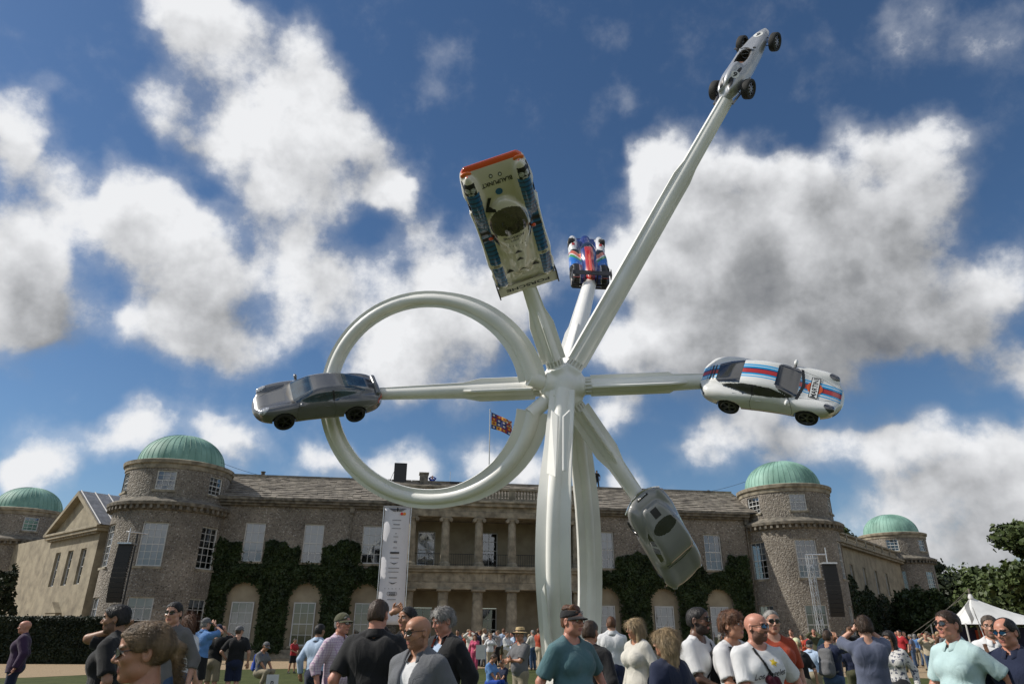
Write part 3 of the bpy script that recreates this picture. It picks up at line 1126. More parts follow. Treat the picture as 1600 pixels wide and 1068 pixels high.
# loggia: back walls with tall windows, ceilings, dark gap beside the banner
m = MB()
yb = 1.7
lo_w = [(XC + k * SP * 1.0 - .65, XC + k * SP * 1.0 + .65) for k in (-2, 0, 2)]
ops = [(a, b, .4, 3.3) for a, b in lo_w] + [(a, b, zU0, 8.7) for a, b in lo_w]
wall(m, lambda s, z, d: FM(s, yb + d, z), PX0 + .1, PX1 - .1, .3, zU1 + .3, ops, .25)
for s in (PX0 + .1, PX1 - .1):
    m.add([FM(s, 0, .3), FM(s, yb, .3), FM(s, yb, zU1 + .2), FM(s, 0, zU1 + .2)], [(0, 1, 2, 3)])
m.build('loggia_wall', PLASTER, house)
m = MB()
m.box((PX0 + .1, YP + .1, zL - .2), (PX1 - .1, yb, zL + .09), 0, FM.M)
m.build('balcony_floor', STONE, house)
m = MB()
m.box((PX0 + .1, YP + .05, zU1 + .25), (PX1 - .1, yb, zU1 + .4), 0, FM.M)
m.build('loggia_ceiling', PLASTER, house)
for a, b in lo_w:
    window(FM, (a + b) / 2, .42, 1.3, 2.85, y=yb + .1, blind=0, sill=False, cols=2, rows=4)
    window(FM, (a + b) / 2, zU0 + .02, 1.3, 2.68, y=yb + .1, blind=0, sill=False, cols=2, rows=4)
m = MB()                                            # iron railing between the upper columns
for i in range(5):
    xa = XC + (i - 2.5) * SP + .3; xb = xa + SP - .6
    m.bar(FM(xa, YP, zL + .95), FM(xb, YP, zL + .95), .022, 6); m.bar(FM(xa, YP, zL + .25), FM(xb, YP, zL + .25), .018, 6)
    for k in range(12):
        xx = xa + (xb - xa) * k / 11
        m.bar(FM(xx, YP, zL + .1), FM(xx, YP, zL + .95), .01, 4)
m.build('balcony_railing', mat('black_iron', (.02, .02, .02), rough=.5), house)
# rainwater pipes and a small vent
for px_ in (548, 1166):
    x = FM.pix(px_, 830)[0]
    m = MB(); m.bar(FM(x, -.1, .2), FM(x, -.1, ZE), .055, 8); m.box((x - .16, -.28, ZE - .35), (x + .16, -.02, ZE), 0, FM.M)
    m.build('rainwater_pipe', DARKSTONE, house)

# ------------------------------------------------------------------ house: round towers
TL = PL - EX[:2] * 3.25 + EY[:2] * .6
TR = PR + EX[:2] * 4.0 + EY[:2] * .6


def rot2(v, a):
    return np.array([v[0] * math.cos(a) - v[1] * math.sin(a), v[0] * math.sin(a) + v[1] * math.cos(a)])


WL = rot2(-EX[:2], R(-45))                          # left wing runs back to the left
WR = rot2(EX[:2], R(45))                            # right wing runs back to the right


def tower(C, angs, RL=3.62, RU=3.4, blind=(.9, .4, .5), name='tower'):
    """two-stage round flint tower with cornices and a copper dome; angs: window directions seen from its axis"""
    C = np.asarray(C)
    O = np.array([C[0], C[1], 0.0]) - H0
    base = math.atan2(-C[1], -C[0])                 # direction of the camera
    zc0, zc1, zt, zd = 8.95, 9.75, 12.1, 12.55

    def mp(RR):
        return lambda s, z, d: O + np.array([math.cos(s) * (RR - d), math.sin(s) * (RR - d), z])
    dirs = [base + R(a) for a in angs]
    wl, wu = .78 / RL, .62 / RU
    s0 = base - math.pi; s1 = base + math.pi
    m = MB()
    op = [(a - wl, a + wl, 5.45, 8.2) for a in dirs] + [(a - wl, a + wl, .9, 3.6) for a in dirs]
    wall(m, mp(RL), s0, s1, 0, zc0 + .3, op, .3, ds=R(5))
    opu = [(a - wu, a + wu, 10.35, 11.65) for a in dirs]
    wall(m, mp(RU), s0, s1, zc1, zt + .1, opu, .25, ds=R(5))
    o = m.build(name, FLINT, house)
    c = MB()
    cl = (O[0], O[1], 0)
    c.lathe([(RL - .05, zc0), (RL + .12, zc0 + .06), (RL + .14, zc0 + .3), (RL + .42, zc0 + .36), (RL + .46, zc0 + .55), (RL + .30, zc0 + .66), (RU + .1, zc1 + .02), (RU - .05, zc1 + .2)], 64, c=cl)
    c.build('lower_cornice', DARKSTONE, o, smooth=30)
    for i in range(56):                             # brackets under the lower cornice
        a = i * 2 * math.pi / 56
        e1 = np.array([math.cos(a), math.sin(a)]); e2 = np.array([-e1[1], e1[0]])
        M = np.eye(4); M[:2, 0] = e1; M[:2, 1] = e2; M[:3, 3] = O
        if e1 @ unit(-C) < -.25: continue
        bb = MB(); bb.box((RL + .02, -.085, zc0 + .1), (RL + .36, .085, zc0 + .35), 0, M); bb.build('bracket', DARKSTONE, o)
    c = MB()
    c.lathe([(RU - .05, zt - .3), (RU + .06, zt - .28), (RU + .08, zt), (RU + .2, zt + .05), (RU + .24, zt + .28), (RU + .02, zt + .36), (2.9, zt + .42)], 64, c=cl)
    c.build('upper_cornice', STONE, o, smooth=30)
    c = MB()
    RD, HD = RU * .845, 2.25
    n = 64
    pr = [(RD + .12, zd - .1), (RD + .12, zd), (RD, zd + .04)]
    for i in range(1, 17):
        t = R(90) * i / 16
        pr.append((RD * math.cos(t) ** .92 if i < 16 else .01, zd + .04 + HD * math.sin(t)))
    c.lathe(pr, n, c=cl)
    dome = c.build('dome', COPPER, o, smooth=50)
    c = MB()
    for i in range(44):                             # standing seams
        a = i * 2 * math.pi / 44
        pts = [O + np.array([math.cos(a) * (r + .012), math.sin(a) * (r + .012), z + .008]) for r, z in pr[2:-2]]
        c.tube(pts, .011, 4)
    c.build('dome_seams', COPPER, dome)
    for k, a in enumerate(dirs):
        e = np.array([-math.sin(a), math.cos(a)]); d = np.array([math.cos(a), math.sin(a)])
        Fl = Frame(C + d * RL * math.cos(wl), e); Fu = Frame(C + d * RU * math.cos(wu), e)
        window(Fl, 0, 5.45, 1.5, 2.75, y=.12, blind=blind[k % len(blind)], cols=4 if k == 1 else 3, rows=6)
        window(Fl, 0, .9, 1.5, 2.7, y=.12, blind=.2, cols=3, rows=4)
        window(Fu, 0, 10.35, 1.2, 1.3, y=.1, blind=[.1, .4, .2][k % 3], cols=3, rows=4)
    return o


tower(TL, (-74, -13.5, 45.5), blind=(.3, 1, .05))
tower(TR, (-43, 17, 77), blind=(.5, .0, .2))
TLL = np.array([-47.3, 68.0]); TRR = np.array([44.3, 82.0]); WR = unit(TRR - TR)
tower(TLL, (-50, 9, 69), blind=(.5, 1, .2))
tower(TRR, (-60, -1, 59), blind=(.2, .0, .2))

# ------------------------------------------------------------------ house: left wing with pediment
WLd = unit(TLL - TL)
FL = Frame(TLL, -WLd)                               # x runs from the far tower to the near one
LW = float(np.linalg.norm(TLL - TL))
ya = -1.2
xr, zr0 = FL.pix(160, 818, ya - 2.0)
xl, zl0 = FL.pix(80, 846, ya - 2.0)
print('left wing', LW, xl, xr, zr0, zl0)
m = MB()
wall(m, lambda s, z, d: FL(s, ya + d, z), 0, LW, 0, 9.0, [], .3)
m.build('wing_wall', ASHLAR, house)
yf = ya - 2.0
bx0, bx1 = xl, xr
BW = bx1 - bx0
cxs = [bx0 + BW * t for t in (.24, .5, .76)]
ZB = 8.0
ops = [(x - .48, x + .48, 4.6, 7.0) for x in cxs] + [(x - .42, x + .42, .9, 2.6) for x in (cxs[0], cxs[2])] + [(cxs[1] - .6, cxs[1] + .6, .1, 2.5)]
m = MB()
wall(m, lambda s, z, d: FL(s, yf + d, z), bx0, bx1, 0, ZB, ops, .3)
for s in (bx0, bx1):
    q = [FL(s, yf, 0), FL(s, ya + .2, 0), FL(s, ya + .2, ZB), FL(s, yf, ZB)]
    m.add(q, [(0, 1, 2, 3)])
m.build('pavilion_wall', ASHLAR, house)
for x in cxs: window(FL, x, 4.6, .96, 2.4, y=yf + .2, blind=.1, cols=2, rows=4, sill=False)
for x in (cxs[0], cxs[2]): window(FL, x, .9, .84, 1.7, y=yf + .2, blind=0, cols=2, rows=3, sill=False)
window(FL, cxs[1], .1, 1.2, 2.4, y=yf + .2, blind=0, cols=2, rows=4, sill=False)
m = MB()
m.box((bx0 - .35, yf - .4, ZB), (bx1 + .35, ya + 1, ZB + .22), 0, FL.M)
m.box((bx0 - .45, yf - .5, ZB + .22), (bx1 + .45, ya + 1, ZB + .4), 0, FL.M)
m.build('pavilion_cornice', ASHLAR, house, bevel=.03)
for i in range(30):
    d_ = MB(); xx = bx0 + BW * (i + .5) / 30
    d_.box((xx - .07, yf - .3, ZB - .14), (xx + .07, yf - .02, ZB), 0, FL.M); d_.build('dentil', ASHLAR, house)
PH = BW * .31
zc = ZB + .4
mid = (bx0 + bx1) / 2
m = MB()
m.add([FL(bx0 + .1, yf - .02, zc), FL(bx1 - .1, yf - .02, zc), FL(mid, yf - .02, zc + PH - .12)], [(0, 1, 2)])
m.build('pediment_panel', ASHLAR, house)
for sx in (-1, 1):
    e = bx0 - .55 if sx < 0 else bx1 + .55
    m = MB()
    a0, a1 = np.array([e, zc - .05]), np.array([mid, zc + PH + .08])
    m.add([FL(a0[0], yf - .5, a0[1]), FL(a1[0], yf - .5, a1[1]), FL(a1[0], yf - .5, a1[1] - .34), FL(a0[0] - sx * .5, yf - .5, a0[1]),
           FL(a0[0], yf + .05, a0[1]), FL(a1[0], yf + .05, a1[1]), FL(a1[0], yf + .05, a1[1] - .34), FL(a0[0] - sx * .5, yf + .05, a0[1])],
          [(0, 1, 2, 3), (7, 6, 5, 4), (0, 4, 5, 1), (3, 2, 6, 7), (0, 3, 7, 4)])
    m.build('raking_cornice', ASHLAR, house)
    m = MB()
    m.add([FL(e, yf - .42, zc), FL(mid, yf - .42, zc + PH + .12), FL(mid, ya + 5, zc + PH + .12), FL(e, ya + 5, zc)], [(0, 1, 2, 3)])
    m.build('pavilion_roof', LEAD, house)
    for k in range(9):
        m = MB(); yy = yf - .3 + k * .95
        m.bar(FL(e, yy, zc + .02), FL(mid, yy, zc + PH + .14), .05, 6); m.build('lead_roll', mat('pale_lead', (.36, .36, .36), rough=.6), house)
m = MB()                                            # pedimented door case
dx = cxs[1]
m.box((dx - .95, yf - .35, 2.6), (dx + .95, yf, 2.78), 0, FL.M)
m.add([FL(dx - 1.05, yf - .4, 2.78), FL(dx + 1.05, yf - .4, 2.78), FL(dx, yf - .4, 3.5), FL(dx - 1.05, yf, 2.78), FL(dx + 1.05, yf, 2.78), FL(dx, yf, 3.5)], [(0, 1, 2), (0, 2, 5, 3), (1, 4, 5, 2), (0, 3, 4, 1)])
for sx in (-1, 1):
    m.bar(FL(dx + sx * .78, yf - .18, 0), FL(dx + sx * .78, yf - .18, 2.6), .11, 10)
m.build('door_case', ASHLAR, house)

# ------------------------------------------------------------------ house: right wing
FR = Frame(TR, WR)
m = MB()
LR = float(np.linalg.norm(TRR - TR))
yr = -1.0
rx = [8.0, 12.0, 16.0, 20.0, 24.0]
wall(m, lambda s, z, d: FR(s, yr + d, z), 0, LR, 0, 8.9, [(x - .5, x + .5, 5.3, 7.5) for x in rx], .3)
m.build('wing_wall', ASHLAR, house)
for x in rx: window(FR, x, 5.3, 1.0, 2.2, y=yr + .18, blind=.2, cols=2, rows=4, sill=False)
m = MB()
m.box((0, yr - .45, 8.9), (LR, yr + .5, 9.1), 0, FR.M); m.box((0, yr - .6, 9.1), (LR, yr + .5, 9.3), 0, FR.M)
m.build('wing_cornice', STONE, house, bevel=.03)
m = MB()
m.box((3, yr + .1, 9.3), (LR - 3, yr + .4, 9.5), 0, FR.M); m.box((3, yr + .08, 10.15), (LR - 3, yr + .42, 10.32), 0, FR.M)
for i in range(10):
    xx = 3.2 + (LR - 6.4) * i / 9; m.box((xx - .2, yr + .09, 9.5), (xx + .2, yr + .41, 10.15), 0, FR.M)
bal2 = m.build('wing_balustrade', STONE, house)
for i in range(80):
    xx = 3.5 + (LR - 7.0) * i / 79
    b_ = link(bpy.data.objects.new('baluster', bme), bal2); b_.location = Vector(FR(xx, yr + .25, 9.5))
# ------------------------------------------------------------------ the white sculpture
SWHITE = mat('white_gloss_steel', (.84, .83, .785), rough=.42, var=.07, scale=.6, coat=.08, bump=.03, bscale=3)
STEEL = mat('bolt_steel', (.32, .31, .28), rough=.4, metal=.8, scale=20)
HUB = at_depth(879, 604, 23.2)


def ground_row(zc):
    return 534 + ((CAM[2] - .0) / zc + ST) / CT * FPX

base_pt = ground_at(885, HUB[1])
sculpture = empty('car_sculpture', base_pt)
tag(sculpture, 'towering white steel sculpture of radiating beams and one big ring', 'sculpture')
SO = np.array([base_pt[0], base_pt[1], 0.0])


def bell_section(Fu, r, t, n=17):
    """tube with two thin side fins: bell-shaped half profile mirrored"""
    r = min(r, Fu * .93)
    a = np.linspace(0, math.pi, 13)
    xa, ya = np.cos(a) * r, np.maximum(np.sin(a) * r, t)
    x = np.concatenate([[Fu, Fu * .985], xa, [-Fu * .985, -Fu]]); y = np.concatenate([[t * .5, t], ya, [t, t * .5]])
    top = np.stack([x, y], 1); bot = np.stack([x[::-1], -y[::-1]], 1)
    return np.vstack([top, bot])


def beam(name, pts, us, prof, cap=True, smooth=38, parent=None):
    """loft a winged tube along pts; us: wide axis per point; prof: list of (half width, tube radius, fin thickness)"""
    pts = np.asarray(pts) - SO
    rings = []
    n = len(pts)
    for i in range(n):
        w = unit(pts[min(i + 1, n - 1)] - pts[max(i - 1, 0)])
        u = np.asarray(us[i]); u = unit(u - w * (u @ w)); v = np.cross(w, u)
        s = bell_section(*prof[i])
        rings.append(pts[i] + s[:, :1] * u + s[:, 1:] * v)
    m = MB(); m.loft(rings, cap=cap)
    return m.build(name, SWHITE, parent or sculpture, smooth=smooth)


def plate(name, poly, th, parent):
    """flat fin: polygon (world points) given a thickness"""
    P = np.asarray(poly) - SO
    nrm = unit(np.cross(P[1] - P[0], P[2] - P[0]))
    n = len(P)
    m = MB()
    V = np.vstack([P + nrm * th / 2, P - nrm * th / 2])
    m.add(V, [tuple(range(n)), tuple(range(2 * n - 1, n - 1, -1))] + [(i, n + i, n + (i + 1) % n, (i + 1) % n) for i in range(n)])
    return m.build(name, SWHITE, parent, bevel=.015)


def arm(end, r0, F0, r1, ulean, dstart=.95, flen=2.3, side_fin=.5, wide=None, label=None):
    """straight arm from the hub: wide winged root, then a slimmer tube to the car"""
    end = np.asarray(end)
    w = unit(end - HUB); L = np.linalg.norm(end - HUB)
    u = unit(np.asarray(ulean) - w * (np.asarray(ulean) @ w)); v = np.cross(w, u)
    ds = [dstart, dstart + flen * .5, dstart + flen, dstart + flen + .55, L * .55 + 1.0, L * .8, L]
    ds = sorted(set(np.clip(ds, dstart, L)))
    pr = []
    for d in ds:
        t = (d - dstart) / (L - dstart)
        r = r0 + (r1 - r0) * t
        Fw = F0 if d <= dstart + flen + .01 else r * 1.42 + (r * 1.1 - r * 1.42) * t
        pr.append((Fw, r, .05 if Fw > r * 1.5 else .09))
    o = beam('arm', [HUB + w * d for d in ds], [u] * len(ds), pr)
    if side_fin:
        for s in (-1, 1):
            a0, a1 = dstart + .05, dstart + flen * 1.05
            hh = r0 + side_fin
            b = r0 * .6
            plate('fin', [HUB + w * a0 + v * s * b, HUB + w * a0 + v * s * hh, HUB + w * (a1 - .1) + v * s * hh, HUB + w * (a1 + .55) + v * s * b], .07, o)
    # bolted collar between hub and arm
    c = MB()
    c.bar(HUB - SO + w * .55, HUB - SO + w * (dstart + .02), r0 * .95, 20)
    for k in range(14):
        a = k * 2 * math.pi / 14
        q = HUB - SO + (u * math.cos(a) + v * math.sin(a)) * r0 * 1.1
        c.bar(q + w * (dstart - .2), q + w * (dstart + .03), .035, 6)
    c.bar(HUB - SO + w * (dstart - .24), HUB - SO + w * (dstart - .17), r0 * 1.25, 20)
    c.build('bolted_collar', [SWHITE], o, smooth=40)
    return o


CU = camdir((0, 1, 0)); CR = camdir((1, 0, 0)); CF = camdir((0, 0, 1))
# the cars' poses come first: the arms end where the cars are bolted on
car1 = car_root('sports_car', 'matt grey rear-engined sports coupe with dark wheels crossing the ring', at_depth(497, 619, 23.3), (-.90, -.07, -.40), (.23, -.55, -.88), mid=(0, 0, .64))
car2 = car_root('sports_car', 'white sports coupe with blue and red stripes along bonnet and roof', at_depth(1203, 603, 21.6), (.87, -.11, -.49), (.34, .69, .62), mid=(0, 0, .64))
car3 = car_root('racing_car', 'silver open-wheel single-seat racing car pointing skyward on the long beam', at_depth(1163, 97, 24.6), (.50, .83, .25), (-.66, .28, .70), mid=(0, 0, .5))
fr4, re4 = at_depth(770, 262, 18.5), at_depth(826, 448, 22.5)
d4 = fr4 - re4
car4 = car_root('racing_car', 'white and blue closed long-tail racing car with number seven', (fr4 + re4) / 2, (d4 @ CR, d4 @ CU, d4 @ CF), (-.955, -.29, 0), mid=(-.08, 0, .62))
car5 = car_root('racing_car', 'small far racing prototype in red, blue and white livery seen from behind', at_depth(919, 400, 36.0), (.03, .60, .80), (-1, .05, 0), mid=(0, 0, .55))
car6 = car_root('sports_car', 'old rounded pewter-grey sports coupe hanging nose down before the ivy', at_depth(1042, 843, 23.2), (.47, -.80, .32), (.80, .52, .27), mid=(0, 0, .6))


for c_ in (car1, car2):
    M_ = c_.matrix_world.copy(); ctr_ = M_ @ Vector((0, 0, .64))
    c_.matrix_world = Matrix.Translation(ctr_) @ Matrix.Scale(.945, 4) @ Matrix.Translation(-ctr_) @ M_
bpy.context.view_layer.update()


def on_car(c, p):
    return np.array(c.matrix_world @ Vector(p))


E1 = on_car(car1, (-2.0, 0, .5)); E2 = on_car(car2, (-2.0, 0, .5)); E3 = on_car(car3, (-1.6, 0, .32))
E4 = on_car(car4, (-2.3, 0, .17)); E5 = on_car(car5, (-2.1, 0, .2)); E6 = on_car(car6, (-1.6, 0, .22))
arm(E1, .24, .40, .19, CU, flen=1.9, side_fin=.42)
arm(E2, .25, .36, .23, CU, flen=2.6, side_fin=.42)
arm(E3, .25, .355, .22, camdir((.85, -.5, .2)), flen=7.5, side_fin=0)
arm(E4, .25, .42, .20, camdir((.95, .3, 0)), flen=1.3, side_fin=.28)
arm(E5, .30, .46, .30, camdir((1, -.1, 0)), flen=4.0, side_fin=.2)
arm(E6, .24, .42, .22, camdir((.8, .55, .2)), flen=1.7, side_fin=.25)

# ring: one closed loop to the left, leaving the hub above and coming back below
pts, us, prf = [], [], []
NR = 72
for i in range(NR + 1):
    a = R(11) + R(342) * i / NR
    k = math.cos(a)
    zc = 24.0 - 1.2 * max(k, -.2)
    rp = 156 + 6 * max(0, k) ** 2
    p = at_depth(671 + (rp + 2) * math.cos(a), 623 - rp * math.sin(a), zc)
    e = min(i, NR - i) / NR
    s = max(0.0, 1 - e / .2)
    low = i > NR / 2
    pts.append(p); us.append(camdir((math.cos(a), math.sin(a), 0)))
    prf.append((.29 + (.26 if low else .18) * s ** .8 + (.05 if low else 0) * (1 - abs(2 * i / NR - 1.5)), .19 + .06 * s, .05))
ring = beam('ring', pts, us, prf)
for i0, sgn in ((0, 1), (NR, -1)):
    p = pts[i0]; w = unit(HUB - p)
    c = MB(); c.bar(p - SO - w * .15, HUB - SO, .25, 16); c.build('bolted_collar', [SWHITE], ring, smooth=40)


def leg(name, ctrl, us, prof):
    P = spline2([at_depth(*c) for c in ctrl], 8)
    n = len(P); m_ = len(ctrl)
    U = [np.array([np.interp(i / (n - 1) * (m_ - 1), range(m_), [u[k] for u in us]) for k in range(3)]) for i in range(n)]
    pr = [tuple(np.interp(i / (n - 1) * (m_ - 1), range(m_), [p[k] for p in prof]) for k in range(3)) for i in range(n)]
    return beam(name, P, [camdir(u) for u in U], pr)


lo1 = leg('leg', [(879, 610, 22.6), (873, 690, 21.7), (866, 780, 20.8), (864, 880, 20.4), (868, 970, 20.5), (876, ground_row(21.0), 21.0)],
          [(1, .05, -.35)] * 6, [(.42, .24, .06), (.46, .22, .06), (.53, .21, .06), (.55, .21, .06), (.53, .22, .06), (.48, .24, .06)])
lo2 = leg('leg', [(900, 640, 23.5), (908, 710, 24.0), (918, 800, 24.4), (922, 890, 24.5), (921, 970, 24.3), (916, ground_row(24.0), 24.0)],
          [(1, -.05, .55)] * 6, [(.38, .22, .06), (.44, .20, .06), (.49, .19, .06), (.50, .19, .06), (.49, .20, .06), (.45, .22, .06)])
# long fin plates along the front leg, as in folded steel
def leg_fin(ctrl, name='fin', parent=None):
    plate(name, [at_depth(*c) for c in ctrl], .06, parent)


leg_fin([(862, 640, 21.3), (855, 740, 20.5), (869, 745, 20.1), (873, 650, 21.1)], parent=lo1)
leg_fin([(890, 640, 21.3), (884, 735, 20.4), (880, 735, 20.1), (880, 650, 21.0)], parent=lo1)
leg_fin([(846, 925, 20.2), (852, 910, 19.9), (866, 1050, 20.5), (856, 1060, 20.8)], parent=lo1)
for c in ((876, ground_row(21.0), 21.0), (916, ground_row(24.0), 24.0)):
    p = at_depth(*c)
    m = MB(); m.lathe([(.01, .0), (1.0, .0), (1.0, .06), (.72, .07), (.01, .07)], 28, c=(p[0] - SO[0], p[1] - SO[1], .004))
    m.build('base_plate', SWHITE, sculpture, smooth=30)
# faceted hub
S = SDF(HUB - SO - 1.15, HUB - SO + 1.15, .05)
C0 = HUB - SO
S.ell(C0, (.62, .62, .62), .03)
for e in (E1, E2, E3, E4, E5, E6, pts[0], pts[-1], at_depth(873, 690, 21.2), at_depth(908, 710, 23.6)):
    w = unit(e - HUB); S.cone(C0, C0 + w * .74, .40, .36, k=.05, caps=True)
V, Q = S.mesh(1)
o = obj_np('hub', V, Q, SWHITE, sculpture)
# ------------------------------------------------------------------ cars
def car_paint(name, col, rough=.28, metal=0.0, coat=.8):
    return mat(name, col, rough=rough, metal=metal, var=.04, scale=2, coat=coat, spec=.5)


CGLASS = mat('dark_car_glass', (.018, .02, .024), rough=.06, var=.4, scale=3, spec=.9, coat=.6)
RUBBER = mat('tyre_rubber', (.018, .018, .018), rough=.75, scale=30, bump=.1)
BLACKPL = mat('black_plastic', (.015, .015, .016), rough=.45, scale=20)
LAMP = mat('lamp_lens', (.42, .43, .45), rough=.12, scale=20, var=.5, spec=.9, coat=.8)
DARKLAMP = mat('dark_lamp_lens', (.03, .035, .05), rough=.08, scale=20, var=.5, spec=.9, coat=.8)
REDLAMP = mat('red_lamp_lens', (.30, .02, .015), rough=.15, scale=20, spec=.9, coat=.8)
RIMGREY = mat('grey_alloy', (.22, .22, .23), rough=.32, metal=.8, scale=10)
RIMGOLD = mat('bronze_alloy', (.20, .16, .09), rough=.35, metal=.8, scale=10)
RIMBLACK = mat('black_alloy', (.02, .02, .021), rough=.3, metal=.3, scale=10)


def wheel(parent, x, y, z, r, w, rimm, spokes=5, out=1, twin=True, rim_r=.72):
    """tyre and spoked rim; out: +1 outer face towards +y"""
    m = MB()
    pr = [(r * .70, -w * .42), (r * .86, -w * .5), (r * .97, -w * .44), (r, -w * .3), (r, w * .3), (r * .97, w * .44), (r * .86, w * .5), (r * .70, w * .42)]
    m.lathe(pr, 32)
    o = m.build('wheel', RUBBER, parent, smooth=50)
    M = Matrix.Rotation(-math.pi / 2 * out, 4, 'X'); M.translation = (x, y, z)
    o.matrix_local = M
    k = MB()
    R1 = r * rim_r
    k.lathe([(R1 * 1.0, -w * .40), (R1 * 1.0, w * .42), (R1 * .93, w * .46), (R1 * .9, w * .38), (R1 * .9, -w * .3)], 32)
    k.lathe([(R1 * .2, w * .40), (R1 * .14, w * .46), (.001, w * .46)], 16)
    for i in range(spokes):
        for da in ((-.16, .16) if twin else (0,)):
            a = i * 2 * math.pi / spokes
            e = np.array([math.cos(a), math.sin(a), 0]); e2 = np.array([math.cos(a + da), math.sin(a + da), 0])
            t = np.array([-e[1], e[0], 0])
            hw = R1 * (.05 if twin else .09)
            q0, q1 = e * R1 * .12 + [0, 0, w * .43], e2 * R1 * .95 + [0, 0, w * .36]
            k.add([q0 - t * hw, q0 + t * hw, q1 + t * hw * .8, q1 - t * hw * .8, q0 - t * hw - [0, 0, .04], q0 + t * hw - [0, 0, .04], q1 + t * hw * .8 - [0, 0, .04], q1 - t * hw * .8 - [0, 0, .04]],
                  [(3, 2, 1, 0), (4, 5, 6, 7), (0, 1, 5, 4), (1, 2, 6, 5), (2, 3, 7, 6), (3, 0, 4, 7)])
    k.build('rim', rimm, o, smooth=30)
    b = MB(); b.lathe([(.001, -w * .1), (R1 * .9, -w * .1)], 24); b.build('brake_disc', BLACKPL, o)
    return o


class CarBody:
    def __init__(self, xr, yr, zr, res=.024):
        self.S = SDF((xr[0], -yr, zr[0]), (xr[1], yr, zr[1]), res)
        s = self.S
        self.X, self.Y, self.Z = s.grid((slice(None),) * 3)
        self.x1, self.z1 = s.ax[0], s.ax[2]

    def side(self, pts, n=6):
        P = spline2(pts, n, closed=True)
        return poly_sdf(P, self.x1[:, None], self.z1[None, :])[:, None, :]

    def hw(self, pts):
        """half-width |y| - w(x)"""
        P = np.asarray(sorted(pts), float)
        w = np.interp(self.x1, P[:, 0], P[:, 1])
        k = np.ones(9) / 9
        w = np.convolve(np.pad(w, 4, 'edge'), k, 'valid')
        return (np.abs(self.Y) - w[:, None, None]).astype(np.float32)

    def add(self, d, k):
        d = np.broadcast_to(d, self.S.F.shape)
        self.S.F = smin(self.S.F, d, k).astype(np.float32) if k else np.minimum(self.S.F, d).astype(np.float32)

    def arch(self, x, z, r, y0):
        d = np.sqrt((self.X - x) ** 2 + (self.Z - z) ** 2) - r
        d = np.maximum(d, y0 - np.abs(self.Y))
        self.S.F = np.maximum(self.S.F, -np.broadcast_to(d, self.S.F.shape)).astype(np.float32)

    def mesh(self, steps=2):
        V, Q = self.S.mesh(steps)
        self.V, self.Q = V, Q
        self.C = V[Q].mean(1)
        a, b = V[Q[:, 2]] - V[Q[:, 0]], V[Q[:, 3]] - V[Q[:, 1]]
        n = np.cross(a, b); self.N = n / (np.linalg.norm(n, axis=1, keepdims=True) + 1e-12)
        self.left = np.ones(len(Q), bool)
        return self

    def part(self, name, sel, m, parent, lift=0.0):
        sel = sel & self.left
        if not sel.any(): return None
        self.left &= ~sel
        V = self.V
        if lift:
            V = V + self.S.grad(V) * lift
        return obj_np(name, V, self.Q[sel], m, parent)

    def rest(self, name, mats, parent, idx=None):
        sel = self.left
        return obj_np(name, self.V, self.Q[sel], mats, parent, None if idx is None else idx[sel])

    def top(self, x, y, off=.008):
        """points on the upper surface above (x, y)"""
        s = self.S
        n = len(x)
        zs = s.ax[2][::-1]
        z = np.full(n, zs[-1]); done = np.zeros(n, bool); pv = np.full(n, 9.0)
        for zz in zs:
            v = s.sample(np.stack([x, y, np.full(n, zz)], 1))
            hit = (~done) & (v < 0)
            z[hit] = zz + s.res * np.clip(-v[hit] / np.maximum(pv[hit] - v[hit], 1e-6), 0, 1)
            done |= hit; pv = v
        return np.stack([x, y, z + off], 1)

    def letters(self, s, x, y, h, ang, m, parent, name='lettering', bold=.01, stretch=1.0, off=.012):
        """lettering laid on the upper surface; ang: reading direction in the xy plane"""
        V, F = text_tris(s, bold)
        c, sn = math.cos(ang), math.sin(ang)
        u, v = V[:, 0] * h * stretch, V[:, 1] * h
        P = self.top(x + u * c - v * sn, y + u * sn + v * c, off)
        return obj_np(name, P, F, m, parent, smooth=False)


def disc_on(cb, x, y, r, m, parent, name, off=.010, n=28, ell=1.0):
    t = np.arange(n) * 2 * math.pi / n
    xs = np.concatenate([[x], x + np.cos(t) * r * .5, x + np.cos(t) * r]); ys = np.concatenate([[y], y + np.sin(t) * r * .5 * ell, y + np.sin(t) * r * ell])
    P = cb.top(xs, ys, off)
    F = [(0, 1 + i, 1 + (i + 1) % n) for i in range(n)]
    for i in range(n):
        j = (i + 1) % n
        F += [(1 + i, 1 + n + i, 1 + n + j), (1 + i, 1 + n + j, 1 + j)]
    return obj_np(name, P, np.array(F), m, parent, smooth=False)


